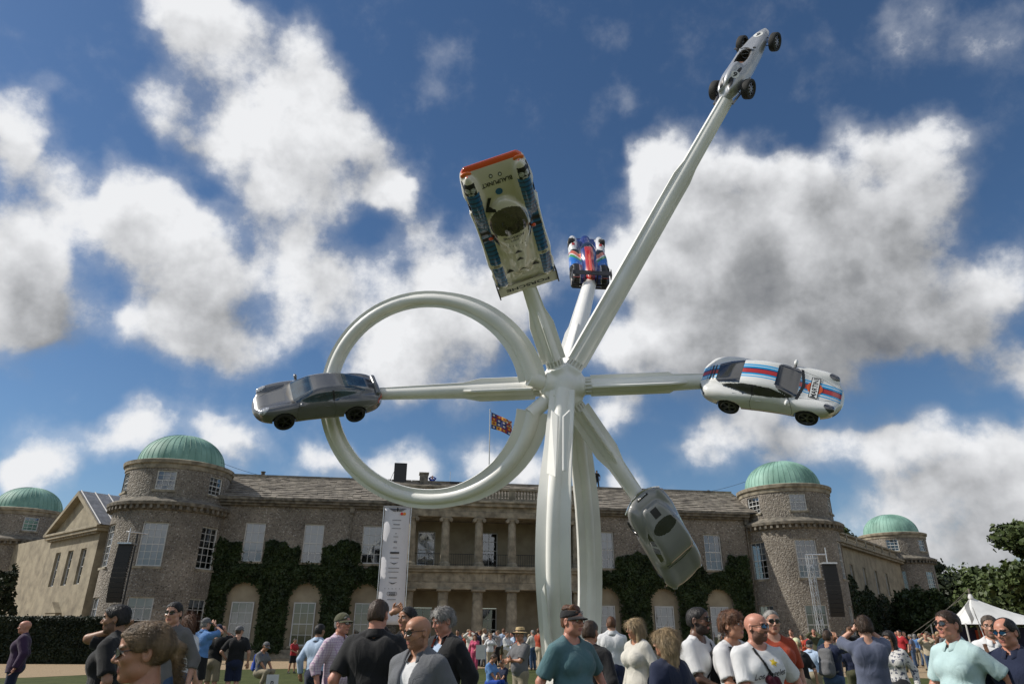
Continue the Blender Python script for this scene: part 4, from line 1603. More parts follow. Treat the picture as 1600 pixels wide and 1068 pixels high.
def sports_coupe(root, paint, glass, rimm, stripes=None, classic=False, lampm=LAMP):
    cb = CarBody((-2.42, 2.42), 1.06, (.06, 1.42))
    body = cb.side([(2.08, .19), (2.22, .29), (2.26, .41), (2.17, .56), (1.95, .67), (1.6, .765), (1.1, .87), (.7, .93), (.2, .95), (-.6, .97), (-1.4, .97), (-1.85, .92), (-2.12, .84),
                    (-2.24, .74), (-2.27, .55), (-2.2, .38), (-1.95, .25), (-1.4, .19), (0, .17), (1.5, .17)])
    plan = cb.hw([(-2.42, .1), (-2.29, .44), (-2.18, .62), (-1.95, .79), (-1.6, .89), (-1.15, .945), (-.7, .915), (-.2, .885), (.5, .875), (.95, .90), (1.3, .915), (1.65, .865), (1.95, .74), (2.13, .55), (2.24, .34), (2.42, .06)])
    lean = np.clip((cb.Z - .5) * .10, 0, .2) + np.clip((.42 - cb.Z) * .25, 0, .1)
    cb.add(smax(body, plan + lean, .20), 0)
    cab = cb.side([(1.14, .80), (.98, .92), (.64, 1.10), (.30, 1.24), (-.03, 1.305), (-.4, 1.32), (-.8, 1.285), (-1.2, 1.20), (-1.6, 1.07), (-2.0, .92), (-1.9, .7), (0, .6), (1.0, .7)])
    cw = cb.hw([(-2.2, .30), (-1.9, .45), (-1.4, .61), (-.9, .72), (-.3, .775), (.3, .765), (.75, .72), (1.0, .64), (1.2, .5)])
    taper = np.clip((cb.Z - .90), 0, 1) * .50
    cb.add(smax(cab, cw + taper, .19), .07)
    for s in (-1, 1):                               # front wings and rear haunches
        cb.S.ell((1.24, s * .67, .665), (.80, .20, .19), k=.18)
        cb.S.ell((-1.25, s * .72, .70), (.80, .225, .225), k=.16)
    for x, r in ((1.27, .39), (-1.18, .40)):
        cb.arch(x, .335, r, .58)
    cb.mesh()
    C, N = cb.C, cb.N
    ay = np.abs(C[:, 1])
    ws = (N[:, 0] > .24) & (N[:, 2] > .25) & (C[:, 2] > .955) & (C[:, 2] < 1.262) & (C[:, 0] > .1) & (C[:, 0] < 1.02) & (ay < .70 - (C[:, 2] - .95) * .42)
    cb.part('windscreen', ws, glass, root)
    rw = (C[:, 2] > 1.03) & (C[:, 0] < -.84) & (C[:, 0] > -1.68) & (ay < .535 - (-.84 - C[:, 0]) * .10) & (N[:, 2] > .3)
    cb.part('rear_window', rw, glass, root)
    sp = [(.74, .965), (.48, 1.09), (.14, 1.205), (-.35, 1.25), (-.8, 1.215), (-1.18, 1.12), (-1.44, 1.02), (-1.32, .98), (-.4, .955)]
    for s in (-1, 1):
        sel = in_poly(sp, C[:, 0], C[:, 2]) & (N[:, 1] * s > .35) & (C[:, 1] * s > .2)
        pil = sel & (np.abs(C[:, 0] + .42) < .035)
        cb.part('door_pillar', pil, BLACKPL, root)
        cb.part('side_window', sel, glass, root)
    for s in (-1, 1):                               # oval headlamps on the wings
        q = C - np.array([1.88, s * .665, .68])
        hl = (np.sqrt((q[:, 0] / .20) ** 2 + (q[:, 1] / .135) ** 2 + (q[:, 2] / .2) ** 2) < 1) & (N[:, 2] > .0)
        cb.part('headlamp', hl, lampm, root, lift=.008)
        tl = (C[:, 0] < -1.98) & (C[:, 1] * s > .42) & (C[:, 2] > .70 - .02) & (C[:, 2] < .80)
        cb.part('tail_lamp', tl, REDLAMP if not stripes else DARKLAMP, root, lift=.006)
        ia = (C[:, 0] > 2.0) & (C[:, 1] * s > .34) & (C[:, 2] > .25) & (C[:, 2] < .40) & (N[:, 0] > .3)
        cb.part('side_intake', ia, BLACKPL, root)
    lip = (C[:, 0] > 1.9) & (C[:, 2] < .205)
    cb.part('front_lip', lip, BLACKPL, root)
    ia = (C[:, 0] > 2.1) & (ay < .30) & (C[:, 2] > .24) & (C[:, 2] < .36)
    cb.part('front_intake', ia, BLACKPL, root)
    gr = (C[:, 0] < -1.76) & (C[:, 0] > -2.0) & (ay < .34) & (N[:, 2] > .5)
    cb.part('engine_grille', gr & (np.floor((C[:, 0] + 3) / .06) % 2 < 1) if stripes else gr & (np.abs(ay - .17) < .13), BLACKPL, root)
    cow = (np.abs(C[:, 0] - (1.06 - ay * .20)) < .05) & (ay < .66) & (C[:, 2] > .86)
    cb.part('wiper_cowl', cow, BLACKPL, root)
    dif = (C[:, 0] < -1.9) & (C[:, 2] < .36)
    cb.part('rear_diffuser', dif, BLACKPL, root)
    sill = (C[:, 2] < .22) & (ay > .6) & (C[:, 0] < 1.0) & (C[:, 0] > -.9)
    cb.part('sill', sill, BLACKPL, root)
    arch_in = (ay < .9) & (ay > .3) & (((C[:, 0] - 1.27) ** 2 + (C[:, 2] - .335) ** 2 < .40 ** 2) | ((C[:, 0] + 1.18) ** 2 + (C[:, 2] - .335) ** 2 < .41 ** 2)) & (C[:, 2] < .75)
    for sx in (-1, 1):
        for sy in (-1, 1): cb.part('wheel_arch', arch_in & (C[:, 0] * sx > 0) & (C[:, 1] * sy > 0), BLACKPL, root)
    mats, idx = [paint], None
    if stripes:
        mats = [paint] + stripes['mats']
        idx = np.zeros(len(cb.Q), int)
        top = (N[:, 2] > .12) & (C[:, 2] > .55)
        y = C[:, 1]
        for a, b, k in stripes['bands']:
            idx[top & (y >= a) & (y < b)] = k
        dk = (C[:, 2] > .27) & (C[:, 2] < .40) & (C[:, 0] < .95) & (C[:, 0] > -.85) & (ay > .6) & (C[:, 2] < .30 + (C[:, 0] + .85) * -.02 + .08)
        idx[dk] = stripes['side']
    # panel gaps: door, bonnet
    cb.rest('body', mats, root, idx)
    for s in (-1, 1):
        m = MB()
        S = SDF((.45, s * .90 - .2, .85), (.95, s * .90 + .2, 1.15), .02)
        S.ell((.68, s * .90, .99), (.065, .125, .075), .02)
        V, Q = S.mesh(1)
        mo = obj_np('door_mirror', V, Q, paint, root)
        m.bar((.68, s * .70, .92), (.68, s * .84, .96), .045, 8); m.build('mirror_stalk', BLACKPL, mo)
        gx = spline2([(.74, .93), (.82, .70), (.82, .45), (.72, .24)], 5); gx2 = spline2([(-.42, .96), (-.48, .70), (-.46, .45), (-.42, .24)], 5)
        for g in (gx, gx2):
            pts = np.stack([g[:, 0], np.full(len(g), s * 1.0), g[:, 1]], 1)
            for _ in range(12):
                v = cb.S.sample(pts); pts[:, 1] -= s * np.clip(v, -.05, .05)
            mm = MB(); mm.tube(pts, .006, 5); mm.build('door_gap', BLACKPL, root)
        pts = np.array([[-.30, s * 1.0, .80], [-.12, s * 1.0, .80]])
        for _ in range(12): pts[:, 1] -= s * np.clip(cb.S.sample(pts), -.05, .05)
        mm = MB(); mm.tube(pts, .014, 6); mm.build('door_handle', paint, root)
        g = [(1.98, s * .30), (1.6, s * .44), (1.2, s * .54), (1.0, s * .58)]
        g = spline2(g, 6); P = cb.top(g[:, 0], g[:, 1], .0)
        mm = MB(); mm.tube(P, .006, 5); mm.build('bonnet_gap', BLACKPL, root)
        for x in (1.27, -1.18):
            wheel(root, x, s * (.80 if x > 0 else .82), .345, .352, .25, rimm, 5 if not classic else 5, s, twin=not classic)
    return cb


# silver-grey coupe on the left arm
# the left side of car 1 faces the camera: left = towards the camera and down
GREY = car_paint('slate_grey_paint', (.115, .117, .122), rough=.25, coat=.8)
cb1 = sports_coupe(car1, GREY, mat('blue_tinted_glass', (.025, .05, .075), rough=.06, var=.4, scale=3, spec=.9, coat=.6), RIMBLACK, classic=True)
sp = SDF((-2.35, -.7, .8), (-1.75, .7, 1.1), .022)
sp.cone((-2.06, -.50, .90), (-2.06, .50, .90), .10, k=.0); sp.plane((0, 0, .93), (.25, 0, 1)); sp.plane((0, 0, .86), (0, 0, -1))
V, Q = sp.mesh(1); obj_np('ducktail_spoiler', V, Q, GREY, car1)

# white coupe with racing stripes on the right arm
MW = car_paint('white_paint_car', (.72, .72, .70))
SBLUE = car_paint('sky_blue_stripe', (.03, .34, .66)); SNAVY = car_paint('navy_stripe', (.012, .03, .12)); SRED = car_paint('red_stripe', (.42, .03, .025))
bands = [(-.29, -.22, 1), (-.22, -.195, 0), (-.195, -.12, 1), (-.12, -.09, 2), (-.09, .09, 3), (.09, .12, 2), (.12, .195, 1), (.195, .22, 0), (.22, .29, 1)]
cb2 = sports_coupe(car2, MW, CGLASS, RIMGREY, stripes={'mats': [SBLUE, SNAVY, SRED], 'bands': bands, 'side': 2}, lampm=DARKLAMP)
BADGEW = mat('badge_white', (.75, .75, .73), rough=.4); BADGEK = mat('badge_black', (.012, .012, .012), rough=.4)
disc_on(cb2, 1.38, 0, .24, mat('badge_orange', (.62, .10, .02), rough=.4), car2, 'badge_disc', .012)
def quad_on(cb, x, y, hx, hy, m, parent, name, off, n=8):
    gx, gy = np.meshgrid(np.linspace(x - hx, x + hx, 5), np.linspace(y - hy, y + hy, n), indexing='ij')
    P = cb.top(gx.ravel(), gy.ravel(), off)
    F = [(i * n + j, (i + 1) * n + j, (i + 1) * n + j + 1, i * n + j + 1) for i in range(4) for j in range(n - 1)]
    return obj_np(name, P, np.array(F), m, parent, smooth=False)


quad_on(cb2, 1.38, 0, .135, .44, BADGEK, car2, 'badge_border', .016)
quad_on(cb2, 1.38, 0, .112, .415, BADGEW, car2, 'badge_plate', .020)
cb2.letters('MARTINI', 1.38, 0, .155, R(90), BADGEK, car2, bold=.02, off=.024, stretch=1.0)

# silver single-seat racing car at the top of the long arm
SILVER = car_paint('silver_paint', (.40, .41, .43), rough=.32, metal=.3, coat=.6)


def single_seater(root):
    cb = CarBody((-1.95, 2.0), .62, (.05, 1.08), .02)
    S = cb.S
    body = cb.side([(1.85, .34), (1.78, .46), (1.3, .58), (.8, .66), (.45, .72), (-.1, .74), (-.6, .78), (-1.0, .80), (-1.45, .70), (-1.78, .50), (-1.82, .38), (-1.6, .26), (-.8, .17), (.6, .16), (1.5, .22)])
    plan = cb.hw([(-1.95, .05), (-1.75, .24), (-1.4, .36), (-.9, .43), (-.3, .45), (.4, .43), (1.0, .38), (1.5, .29), (1.75, .18), (1.9, .04)])
    cb.add(smax(body, plan, .26), 0)
    S.ell((-.85, 0, .78), (.55, .20, .20), k=.14)
    for s in (-1, 1): S.ell((-1.0, s * .2, .66), (.62, .15, .14), k=.12)
    S.ell((.02, 0, .80), (.46, .255, .17), k=.03, op='s')
    S.ell((-.05, 0, .62), (.40, .21, .24), k=.02, op='s')
    cb.mesh()
    C, N = cb.C, cb.N
    inn = ((C[:, 0] - 0) / .47) ** 2 + (C[:, 1] / .262) ** 2 < 1
    cb.part('cockpit', inn & (C[:, 2] > .36) & (C[:, 2] < .80) & ((N[:, 2] < .99)), mat('dark_cockpit', (.035, .028, .022), rough=.7), root)
    for s in (-1, 1):
        q = C - np.array([-1.32, s * .17, .7]); g = ((q[:, 0] / .20) ** 2 + (q[:, 1] / .075) ** 2 < 1) & (N[:, 2] > .2)
        cb.part('engine_grille', g, BLACKPL, root, lift=.004)
    q = C - np.array([-.78, -.26, .7]); cb.part('vent', ((q[:, 0] / .16) ** 2 + (q[:, 1] / .05) ** 2 < 1) & (N[:, 2] > .2), BLACKPL, root)
    nose = (C[:, 0] > 1.80); cb.part('nose_intake', nose, BLACKPL, root)
    cb.rest('body', SILVER, root)
    disc_on(cb, 1.28, 0, .17, BADGEW, root, 'number_roundel', .008)
    cb.letters('6', 1.28, 0, .22, R(90), BADGEK, root, 'race_number', bold=.03, off=.014)
    disc_on(cb, -1.02, -.22, .15, BADGEW, root, 'number_roundel', .010, ell=.8)
    cb.letters('6', -1.02, -.22, .20, R(90), BADGEK, root, 'race_number', bold=.03, off=.018)
    for x, r, w in ((1.12, .325, .22), (-1.18, .345, .25)):
        for s in (-1, 1):
            wheel(root, x, s * .63, .33, r, w, RIMGREY, 8, s, twin=False, rim_r=.62)
            for dx in (-.22, .18):
                for dz in (.06, -.08):
                    m = MB(); m.bar((x + dx, s * .2, .42 + dz), (x, s * .60, .33 + dz), .014, 6); m.build('suspension_arm', BLACKPL, root)
    m = MB()                                        # windscreen, seat, steering wheel, mirror
    t = np.linspace(-1.1, 1.1, 9)
    m.loft([[(.30 + .12 * math.cos(a), .27 * math.sin(a), .735) for a in t], [(.20 + .12 * math.cos(a), .26 * math.sin(a), .86) for a in t]], closed=False)
    m.build('windscreen', PANE, root)
    m = MB()
    a = np.linspace(0, 2 * math.pi, 20)
    m.tube([(.2 + .05 * math.sin(q), .15 * math.cos(q), .68 + .14 * math.sin(q)) for q in a], .013, 6); m.bar((.2, -.15, .68), (.2, .15, .68), .01, 6); m.bar((.2, 0, .68), (.4, 0, .6), .015, 6)
    m.build('steering_wheel', RIMGREY, root)
    m = MB(); m.box((-.38, -.2, .4), (-.28, .2, .78)); m.box((-.3, -.2, .38), (.1, .2, .44)); m.build('seat', mat('brown_leather', (.14, .06, .03), rough=.6), root, bevel=.03)
    for s in (-1, 1):
        m = MB(); m.bar((.3, s * .27, .72), (.3, s * .36, .84), .008, 5); m.box((.28, s * .36 - .05, .82), (.31, s * .36 + .05, .88)); m.build('mirror', RIMGREY, root)
        m = MB(); m.tube([(-.6, s * .42, .3), (-1.2, s * .44, .32), (-1.9, s * .36, .36)], .045, 8); m.build('exhaust_pipe', RIMGREY, root)


single_seater(car3)


# low long-tail prototype, seen from above
def endurance_racer(root):
    cb = CarBody((-2.45, 2.45), 1.06, (.04, 1.16), .026)
    S = cb.S
    body = cb.side([(2.38, .16), (2.42, .24), (2.25, .36), (1.8, .52), (1.3, .58), (.7, .60), (0, .62), (-.8, .66), (-1.6, .66), (-2.2, .60), (-2.4, .52), (-2.4, .24), (-1.8, .12), (1.8, .10)])
    plan = cb.hw([(-2.45, .93), (-2.0, .99), (-1, 1.0), (0, .99), (1.2, .995), (1.9, .99), (2.2, .95), (2.36, .88), (2.45, .78)])
    cb.add(smax(body, plan, .10), 0)
    for s in (-1, 1):
        S.ell((1.38, s * .74, .50), (.95, .27, .27), k=.12); S.ell((-1.35, s * .74, .54), (1.15, .27, .25), k=.12)
    S.ell((.34, 0, .66), (1.02, .64, .37), k=.10); S.ell((-.7, 0, .62), (1.1, .42, .26), k=.15)
    for s in (-1, 1): S.ell((-.75, s * .42, .60), (.85, .12, .14), k=.08)
    for x in (1.38, -1.35): cb.arch(x, .32, .36, .7)
    cb.mesh()
    C, N = cb.C, cb.N
    ay = np.abs(C[:, 1])
    scr = (((C[:, 0] - .58) / .60) ** 2 + (C[:, 1] / .57) ** 2 < 1) & (C[:, 2] > .70)
    band = scr & (C[:, 0] < .34 - .10 * (1 - (C[:, 1] / .57) ** 2))
    cb.part('windscreen', scr & ~band, mat('brown_tinted_glass', (.055, .045, .032), rough=.08, var=.5, scale=4, spec=.9, coat=.7), root)
    for s in (-1, 1):
        q = (np.abs(C[:, 0] - .02) < .30) & (C[:, 1] * s > .47) & (C[:, 2] > .70) & (N[:, 1] * s > .3)
        cb.part('side_window', q, CGLASS, root)
        h = (C[:, 0] > 1.82) & (C[:, 0] < 2.16) & (C[:, 1] * s > .62) & (C[:, 1] * s < .95) & (N[:, 2] > .25)
        cb.part('headlamp_cover', h, BLACKPL, root, lift=.004)
    lipc = (C[:, 0] > 2.32) & (C[:, 2] > .12)
    cb.part('nose_lip', lipc, car_paint('orange_paint', (.75, .09, .02)), root)
    W_ = car_paint('cream_white_paint', (.72, .67, .55)); B_ = car_paint('racing_blue', (.012, .135, .36)); B2 = car_paint('dark_blue_line', (.01, .05, .14))
    idx = np.zeros(len(cb.Q), int)
    yb = .60 - .03 * np.clip((C[:, 0] - .5), 0, 2)
    blue = (ay > yb) & (ay < .93) & (C[:, 0] < 1.85) & (C[:, 0] > -2.1) & (N[:, 2] > .25)
    idx[blue] = 1
    idx[blue & (np.floor((C[:, 0] + 5) / .052) % 3 < 1)] = 2
    for xa, xb in ((.18, .30), (-.08, .06)): idx[blue & (C[:, 0] > xa) & (C[:, 0] < xb)] = 3
    idx[blue & (C[:, 0] < -1.02) & (C[:, 0] > -1.16)] = 0
    cb.rest('body', [W_, B_, B2, BLACKPL], root, idx)
    for s in (-1, 1):
        for dy in (-.08, .08):
            disc_on(cb, 1.98, s * .785 + dy, .075, LAMP, root, 'headlamp', .012, n=18)
        cb.letters('Shell', 1.865, s * .785, .065, R(90), BADGEW, root, bold=.02, off=.014)
        cb.letters('Shell', -1.09, s * .775, .07, R(90), BADGEK, root, bold=.02)
        m = MB(); S2 = SDF((.05, s * .66 - .12, .7), (.28, s * .66 + .12, .95), .015); S2.ell((.16, s * .66, .82), (.05, .075, .055), .01)
        V, Q = S2.mesh(1); mo = obj_np('door_mirror', V, Q, MATS['orange_paint'], root)
        m.bar((.16, s * .5, .74), (.16, s * .64, .81), .014, 6); m.build('mirror_stalk', BLACKPL, mo)
        for x in (1.38, -1.35): wheel(root, x, s * .84, .32, .32, .28, RIMGREY, 10, s, twin=False)
        nl = SDF((2.1, s * .74 - .25, .2), (2.45, s * .74 + .25, .5), .02); nl.ell((2.27, s * .76, .33), (.10, .17, .07), .01)
        V, Q = nl.mesh(1); obj_np('indicator_lamp', V, Q, car_paint('amber_lens', (.78, .16, .02)), root)
    cb.letters('BLAUPUNKT', 1.86, 0, .12, R(90), BADGEK, root, bold=.015, stretch=.95)
    cb.letters('7', 1.28, .42, .36, R(90), BADGEK, root, 'race_number', bold=.04, stretch=1.2)
    disc_on(cb, 1.56, .02, .105, B_, root, 'blue_dot', .010)
    cb.letters('PORSCHE', .13, 0, .09, R(90), BADGEK, root, bold=.01, stretch=1.2)
    cb.letters('JOEST', .0, 0, .09, R(90), BADGEK, root, bold=.015)
    for x, y, r in ((2.06, .12, .055), (2.04, -.14, .055)): disc_on(cb, x, y, r, BADGEK, root, 'badge', .010, n=14); disc_on(cb, x, y, r * .6, BADGEW, root, 'badge', .014, n=14)
    for k, x in enumerate((-.62, -.95, -1.5)):           # cooling ducts let into the deck
        ys = (0,) if k < 2 else (0, -.42, .42)
        for y in ys:
            P = cb.top(np.array([x - .07, x - .07, x + .08]), np.array([y - .13, y + .13, y]), .012)
            obj_np('deck_vent', P, np.array([(0, 2, 1)]), BLACKPL, root, smooth=False)
    for y in np.linspace(-.3, .3, 7):
        disc_on(cb, -.28, y, .016, BADGEK, root, 'fastener', .01, n=8)
    m = MB(); m.box((-2.62, -1.0, .66), (-2.2, 1.0, .70)); rwg = m.build('rear_wing', W_, root, bevel=.012)
    for s in (-1, 1):
        m = MB(); m.box((-2.64, s * 1.0 - .02, .36), (-2.1, s * 1.0 + .02, .78)); m.build('wing_end_plate', BADGEK, root)
    for s in (-.35, .35):
        m = MB(); m.box((-2.5, s - .02, .3), (-2.3, s + .02, .665)); m.build('wing_stay', BADGEK, root)
    V, F = text_tris('PORSCHE', .02)
    P = np.stack([-2.40 - V[:, 1] * .13, V[:, 0] * .13 * 1.95, np.full(len(V), .709)], 1)
    obj_np('lettering', P, F, BADGEK, rwg, smooth=False)
    P = cb.top(np.array([2.3]), np.array([.0]))
    return cb


cb4 = endurance_racer(car4)


# multicoloured hybrid prototype, seen from behind
def hybrid_prototype(root):
    cb = CarBody((-2.5, 2.6), 1.06, (.03, 1.25), .03)
    S = cb.S
    cb.add(smax(cb.side([(2.5, .10), (2.5, .2), (1.2, .30), (-1.5, .34), (-2.3, .30), (-2.3, .08), (0, .05)]), cb.hw([(-2.5, .98), (0, .98), (2.2, .98), (2.5, .9)]), .06), 0)
    for s in (-1, 1):
        S.ell((1.55, s * .74, .38), (.85, .27, .26), k=.14); S.ell((-1.35, s * .72, .46), (.95, .29, .32), k=.16)
        S.ell((-.2, s * .68, .42), (1.1, .32, .22), k=.18); S.ell((-1.3, s * .42, .45), (1.0, .30, .22), k=.18)
    S.ell((.15, 0, .55), (1.15, .46, .40), k=.12); S.ell((-1.2, 0, .55), (1.25, .30, .33), k=.14); S.ell((1.9, 0, .30), (.8, .30, .16), k=.12)
    for x in (1.55, -1.45): cb.arch(x, .35, .37, .72)
    cb.mesh(1)
    C, N = cb.C, cb.N; ay = np.abs(C[:, 1])
    cb.part('windscreen', (C[:, 0] > .35) & (C[:, 0] < 1.05) & (C[:, 2] > .68) & (ay < .42), CGLASS, root)
    cols = [car_paint('p_white', (.72, .72, .72)), BLACKPL, car_paint('p_red', (.50, .025, .02)), car_paint('p_blue', (.02, .16, .55)), car_paint('p_green', (.04, .30, .08)), car_paint('p_orange', (.70, .20, .10)), car_paint('p_navy', (.02, .04, .20))]
    idx = np.zeros(len(C), int)
    x = C[:, 0]; y = ay
    idx[y < .52] = 6; idx[(y < .22) & (x < 1.3)] = 2; idx[(y < .06) & (x < -.4)] = 5
    md = (y >= .40) & (x < .7) & (x > -1.2)
    q = x - (y - .40) * 1.3
    for a, b, k in ((-9, -.85, 3), (-.85, -.6, 4), (-.6, -.45, 0), (-.45, -.3, 5), (-.3, -.22, 2), (-.22, -.05, 5), (-.05, 9, 1)): idx[md & (q >= a) & (q < b)] = k
    idx[(y > .55) & (x < -1.2)] = 1
    idx[(y > .5) & (x > .75)] = 0
    idx[(y > .62) & (x > 1.4) & (x < 1.75) & (C[:, 2] > .62)] = 1
    idx[(y > .66) & (x > 1.05) & (x < 1.28) & (C[:, 2] > .5) & (y < .82)] = 2
    idx[(C[:, 2] < .2)] = 1
    cb.rest('body', cols, root, idx)
    m = MB()
    m.add([(-2.35, .02, .5), (.1, .02, 1.0), (-.4, .02, 1.12), (-2.35, .02, 1.14), (-2.35, -.02, .5), (.1, -.02, 1.0), (-.4, -.02, 1.12), (-2.35, -.02, 1.14)], [(0, 1, 2, 3), (7, 6, 5, 4), (0, 4, 5, 1), (1, 5, 6, 2), (2, 6, 7, 3), (3, 7, 4, 0)])
    m.build('shark_fin', cols[2], root)
    m = MB(); m.box((-2.62, -.95, .98), (-2.25, .95, 1.01)); m.build('rear_wing', BLACKPL, root)
    for s in (-1, 1):
        m = MB(); m.box((-2.66, s * .96 - .015, .72), (-2.1, s * .96 + .015, 1.06)); m.build('wing_end_plate', BLACKPL, root)
        m = MB(); m.box((-2.5, s * .3 - .02, .3), (-2.35, s * .3 + .02, .985)); m.build('wing_stay', BLACKPL, root)
        m = MB(); m.box((-2.32, s * .72 - .17, .62), (-2.28, s * .72 + .17, .66)); m.build('tail_lamp', REDLAMP, root)
        for x_ in (1.55, -1.45): wheel(root, x_, s * .84, .35, .35, .30, RIMBLACK, 10, s, twin=False)
    m = MB(); m.box((-2.45, -.9, .06), (-2.25, .9, .30)); m.build('diffuser', BLACKPL, root)


hybrid_prototype(car5)


# old rounded silver coupe hanging nose down
def old_coupe(root):
    cb = CarBody((-2.15, 2.15), .92, (.08, 1.40), .022)
    S = cb.S
    body = cb.side([(1.90, .26), (1.97, .40), (1.90, .58), (1.6, .74), (1.1, .82), (.6, .86), (0, .88), (-.8, .88), (-1.4, .80), (-1.8, .62), (-1.97, .42), (-1.9, .28), (-1.2, .20), (1.2, .19)])
    plan = cb.hw([(-2.15, .12), (-1.96, .48), (-1.7, .66), (-1.2, .79), (-.5, .83), (.3, .82), (.9, .81), (1.4, .76), (1.75, .62), (1.92, .42), (2.1, .1)])
    cb.add(smax(body, plan + np.clip((cb.Z - .5) * .12, 0, .2), .30), 0)
    cab = cb.side([(.80, .75), (.62, .92), (.36, 1.19), (.08, 1.31), (-.35, 1.34), (-.8, 1.25), (-1.25, 1.05), (-1.65, .78), (-1.2, .6), (.5, .6)])
    cb.add(smax(cab, cb.hw([(-1.7, .30), (-1.3, .53), (-.8, .67), (-.2, .72), (.4, .71), (.7, .64)]) + np.clip(cb.Z - .85, 0, 1) * .34, .15), .08)
    for s in (-1, 1):
        S.ell((1.05, s * .58, .60), (.70, .20, .22), k=.18); S.ell((-1.15, s * .60, .56), (.72, .21, .24), k=.14)
    for x in (1.08, -1.02): cb.arch(x, .31, .345, .56)
    cb.mesh()
    C, N = cb.C, cb.N; ay = np.abs(C[:, 1])
    cb.part('windscreen', (C[:, 0] > .18) & (C[:, 2] > .94) & (C[:, 2] < 1.24) & (N[:, 0] > .4) & (ay < .60), CGLASS, root)
    cb.part('rear_window', (((C[:, 0] + .98) / .22) ** 2 + (C[:, 1] / .46) ** 2 < 1) & (N[:, 2] > .3) & (C[:, 2] > .95), CGLASS, root)
    sp = [(.28, .92), (.10, 1.13), (-.35, 1.18), (-.75, 1.10), (-1.02, .95), (-.9, .91)]
    for s in (-1, 1):
        sel = in_poly(sp, C[:, 0], C[:, 2]) & (N[:, 1] * s > .3)
        cb.part('door_pillar', sel & (np.abs(C[:, 0] + .45) < .03), SILVER, root)
        cb.part('side_window', sel, CGLASS, root)
    cb.part('engine_grille', (np.abs(C[:, 0] + 1.42) < .14) & (ay < .13) & (N[:, 2] > .1), BLACKPL, root)
    inn = (ay > .3) & (ay < .9) & (((C[:, 0] - 1.08) ** 2 + (C[:, 2] - .31) ** 2 < .352 ** 2) | ((C[:, 0] + 1.02) ** 2 + (C[:, 2] - .31) ** 2 < .352 ** 2)) & (C[:, 2] < .68)
    for sx in (-1, 1):
        for sy in (-1, 1): cb.part('wheel_arch', inn & (C[:, 0] * sx > 0) & (C[:, 1] * sy > 0), BLACKPL, root)
    SG = car_paint('pewter_paint', (.27, .27, .265), rough=.36, metal=.1, coat=.5)
    cb.rest('body', SG, root)
    for s in (-1, 1):
        for x in (1.08, -1.02): wheel(root, x, s * .68, .31, .31, .17, RIMGREY, 8, s, twin=False, rim_r=.62)
        S2 = SDF((1.6, s * .58 - .2, .4), (1.95, s * .58 + .2, .8), .015); S2.ell((1.72, s * .58, .62), (.07, .10, .10), .01)
        V, Q = S2.mesh(1); obj_np('headlamp', V, Q, LAMP, root)
        S2 = SDF((-2.0, s * .55 - .2, .35), (-1.6, s * .55 + .2, .75), .012); S2.ell((-1.79, s * .55, .55), (.04, .05, .05), .01)
        V, Q = S2.mesh(1); obj_np('tail_lamp', V, Q, REDLAMP, root)
    m = MB(); t = np.linspace(-.75, .75, 13)
    CHROME = mat('chrome_trim', (.55, .55, .55), rough=.15, metal=1.0)
    m.tube([(1.98 - .55 * y * y, y, .36) for y in t], .035, 8); m.build('front_bumper', CHROME, root)
    m = MB(); m.tube([(-2.0 + .55 * y * y, y, .38) for y in t], .035, 8); m.build('rear_bumper', CHROME, root)
    m = MB(); m.box((-1.93, -.22, .46), (-1.90, .22, .57)); m.build('number_plate', BADGEK, root)
    m = MB()
    for k in range(5): m.box((-1.935, -.16 + k * .07, .49), (-1.931, -.115 + k * .07, .54))
    m.build('plate_marks', BADGEW, root)
    m = MB(); m.tube([(.66, -.54, .92), (.70, 0, .93), (.66, .54, .92)], .016, 6); m.build('screen_trim', CHROME, root)


old_coupe(car6)
# ------------------------------------------------------------------ people
SKINS = {
    'fair': mat('skin_fair', (.50, .27, .185), rough=.5, var=.10, scale=14, sss=.12, bump=.08, bscale=160),
    'tan': mat('skin_tan', (.40, .195, .115), rough=.48, var=.10, scale=14, sss=.12, bump=.08, bscale=160),
    'ruddy': mat('skin_ruddy', (.48, .22, .15), rough=.48, var=.14, scale=12, sss=.12, bump=.08, bscale=160),
    'dark': mat('skin_dark', (.13, .066, .042), rough=.45, var=.12, scale=14, sss=.08, bump=.08, bscale=160),
    'olive': mat('skin_olive', (.30, .155, .09), rough=.48, var=.10, scale=14, sss=.12, bump=.08, bscale=160),
}
LIPS = mat('lips', (.33, .12, .095), rough=.45)
EYEW = mat('eye_white', (.62, .6, .56), rough=.25)
IRIS = mat('eye_iris', (.05, .035, .025), rough=.15)
HAIRS = {}
for k_, c_ in {'black': (.012, .010, .009), 'brown': (.045, .026, .015), 'grey': (.20, .19, .175), 'blond': (.33, .24, .135), 'darkblond': (.18, .12, .066), 'auburn': (.10, .042, .018), 'greybrown': (.085, .068, .052), 'white': (.42, .40, .37)}.items():
    HAIRS[k_] = mat('hair_' + k_, c_, rough=.5, var=.45, scale=26, bump=.6, bscale=70, stretch=(1, 1, .3), spec=.4)
LENS = mat('sunglass_lens', (.008, .008, .010), rough=.05, spec=.9, coat=.8)
LENSB = mat('mirror_blue_lens', (.02, .10, .22), rough=.05, metal=.6, spec=.9)
FRAMEK = mat('black_frame', (.012, .012, .012), rough=.3)


def cloth(name, col, var=.10, scale=5, bump=.25, bscale=260, rough=.85, **kw):
    return mat('cloth_' + name, col, rough=rough, var=var, scale=scale, bump=bump, bscale=bscale, sheen=.15, spec=.25, folds=.28, **kw)


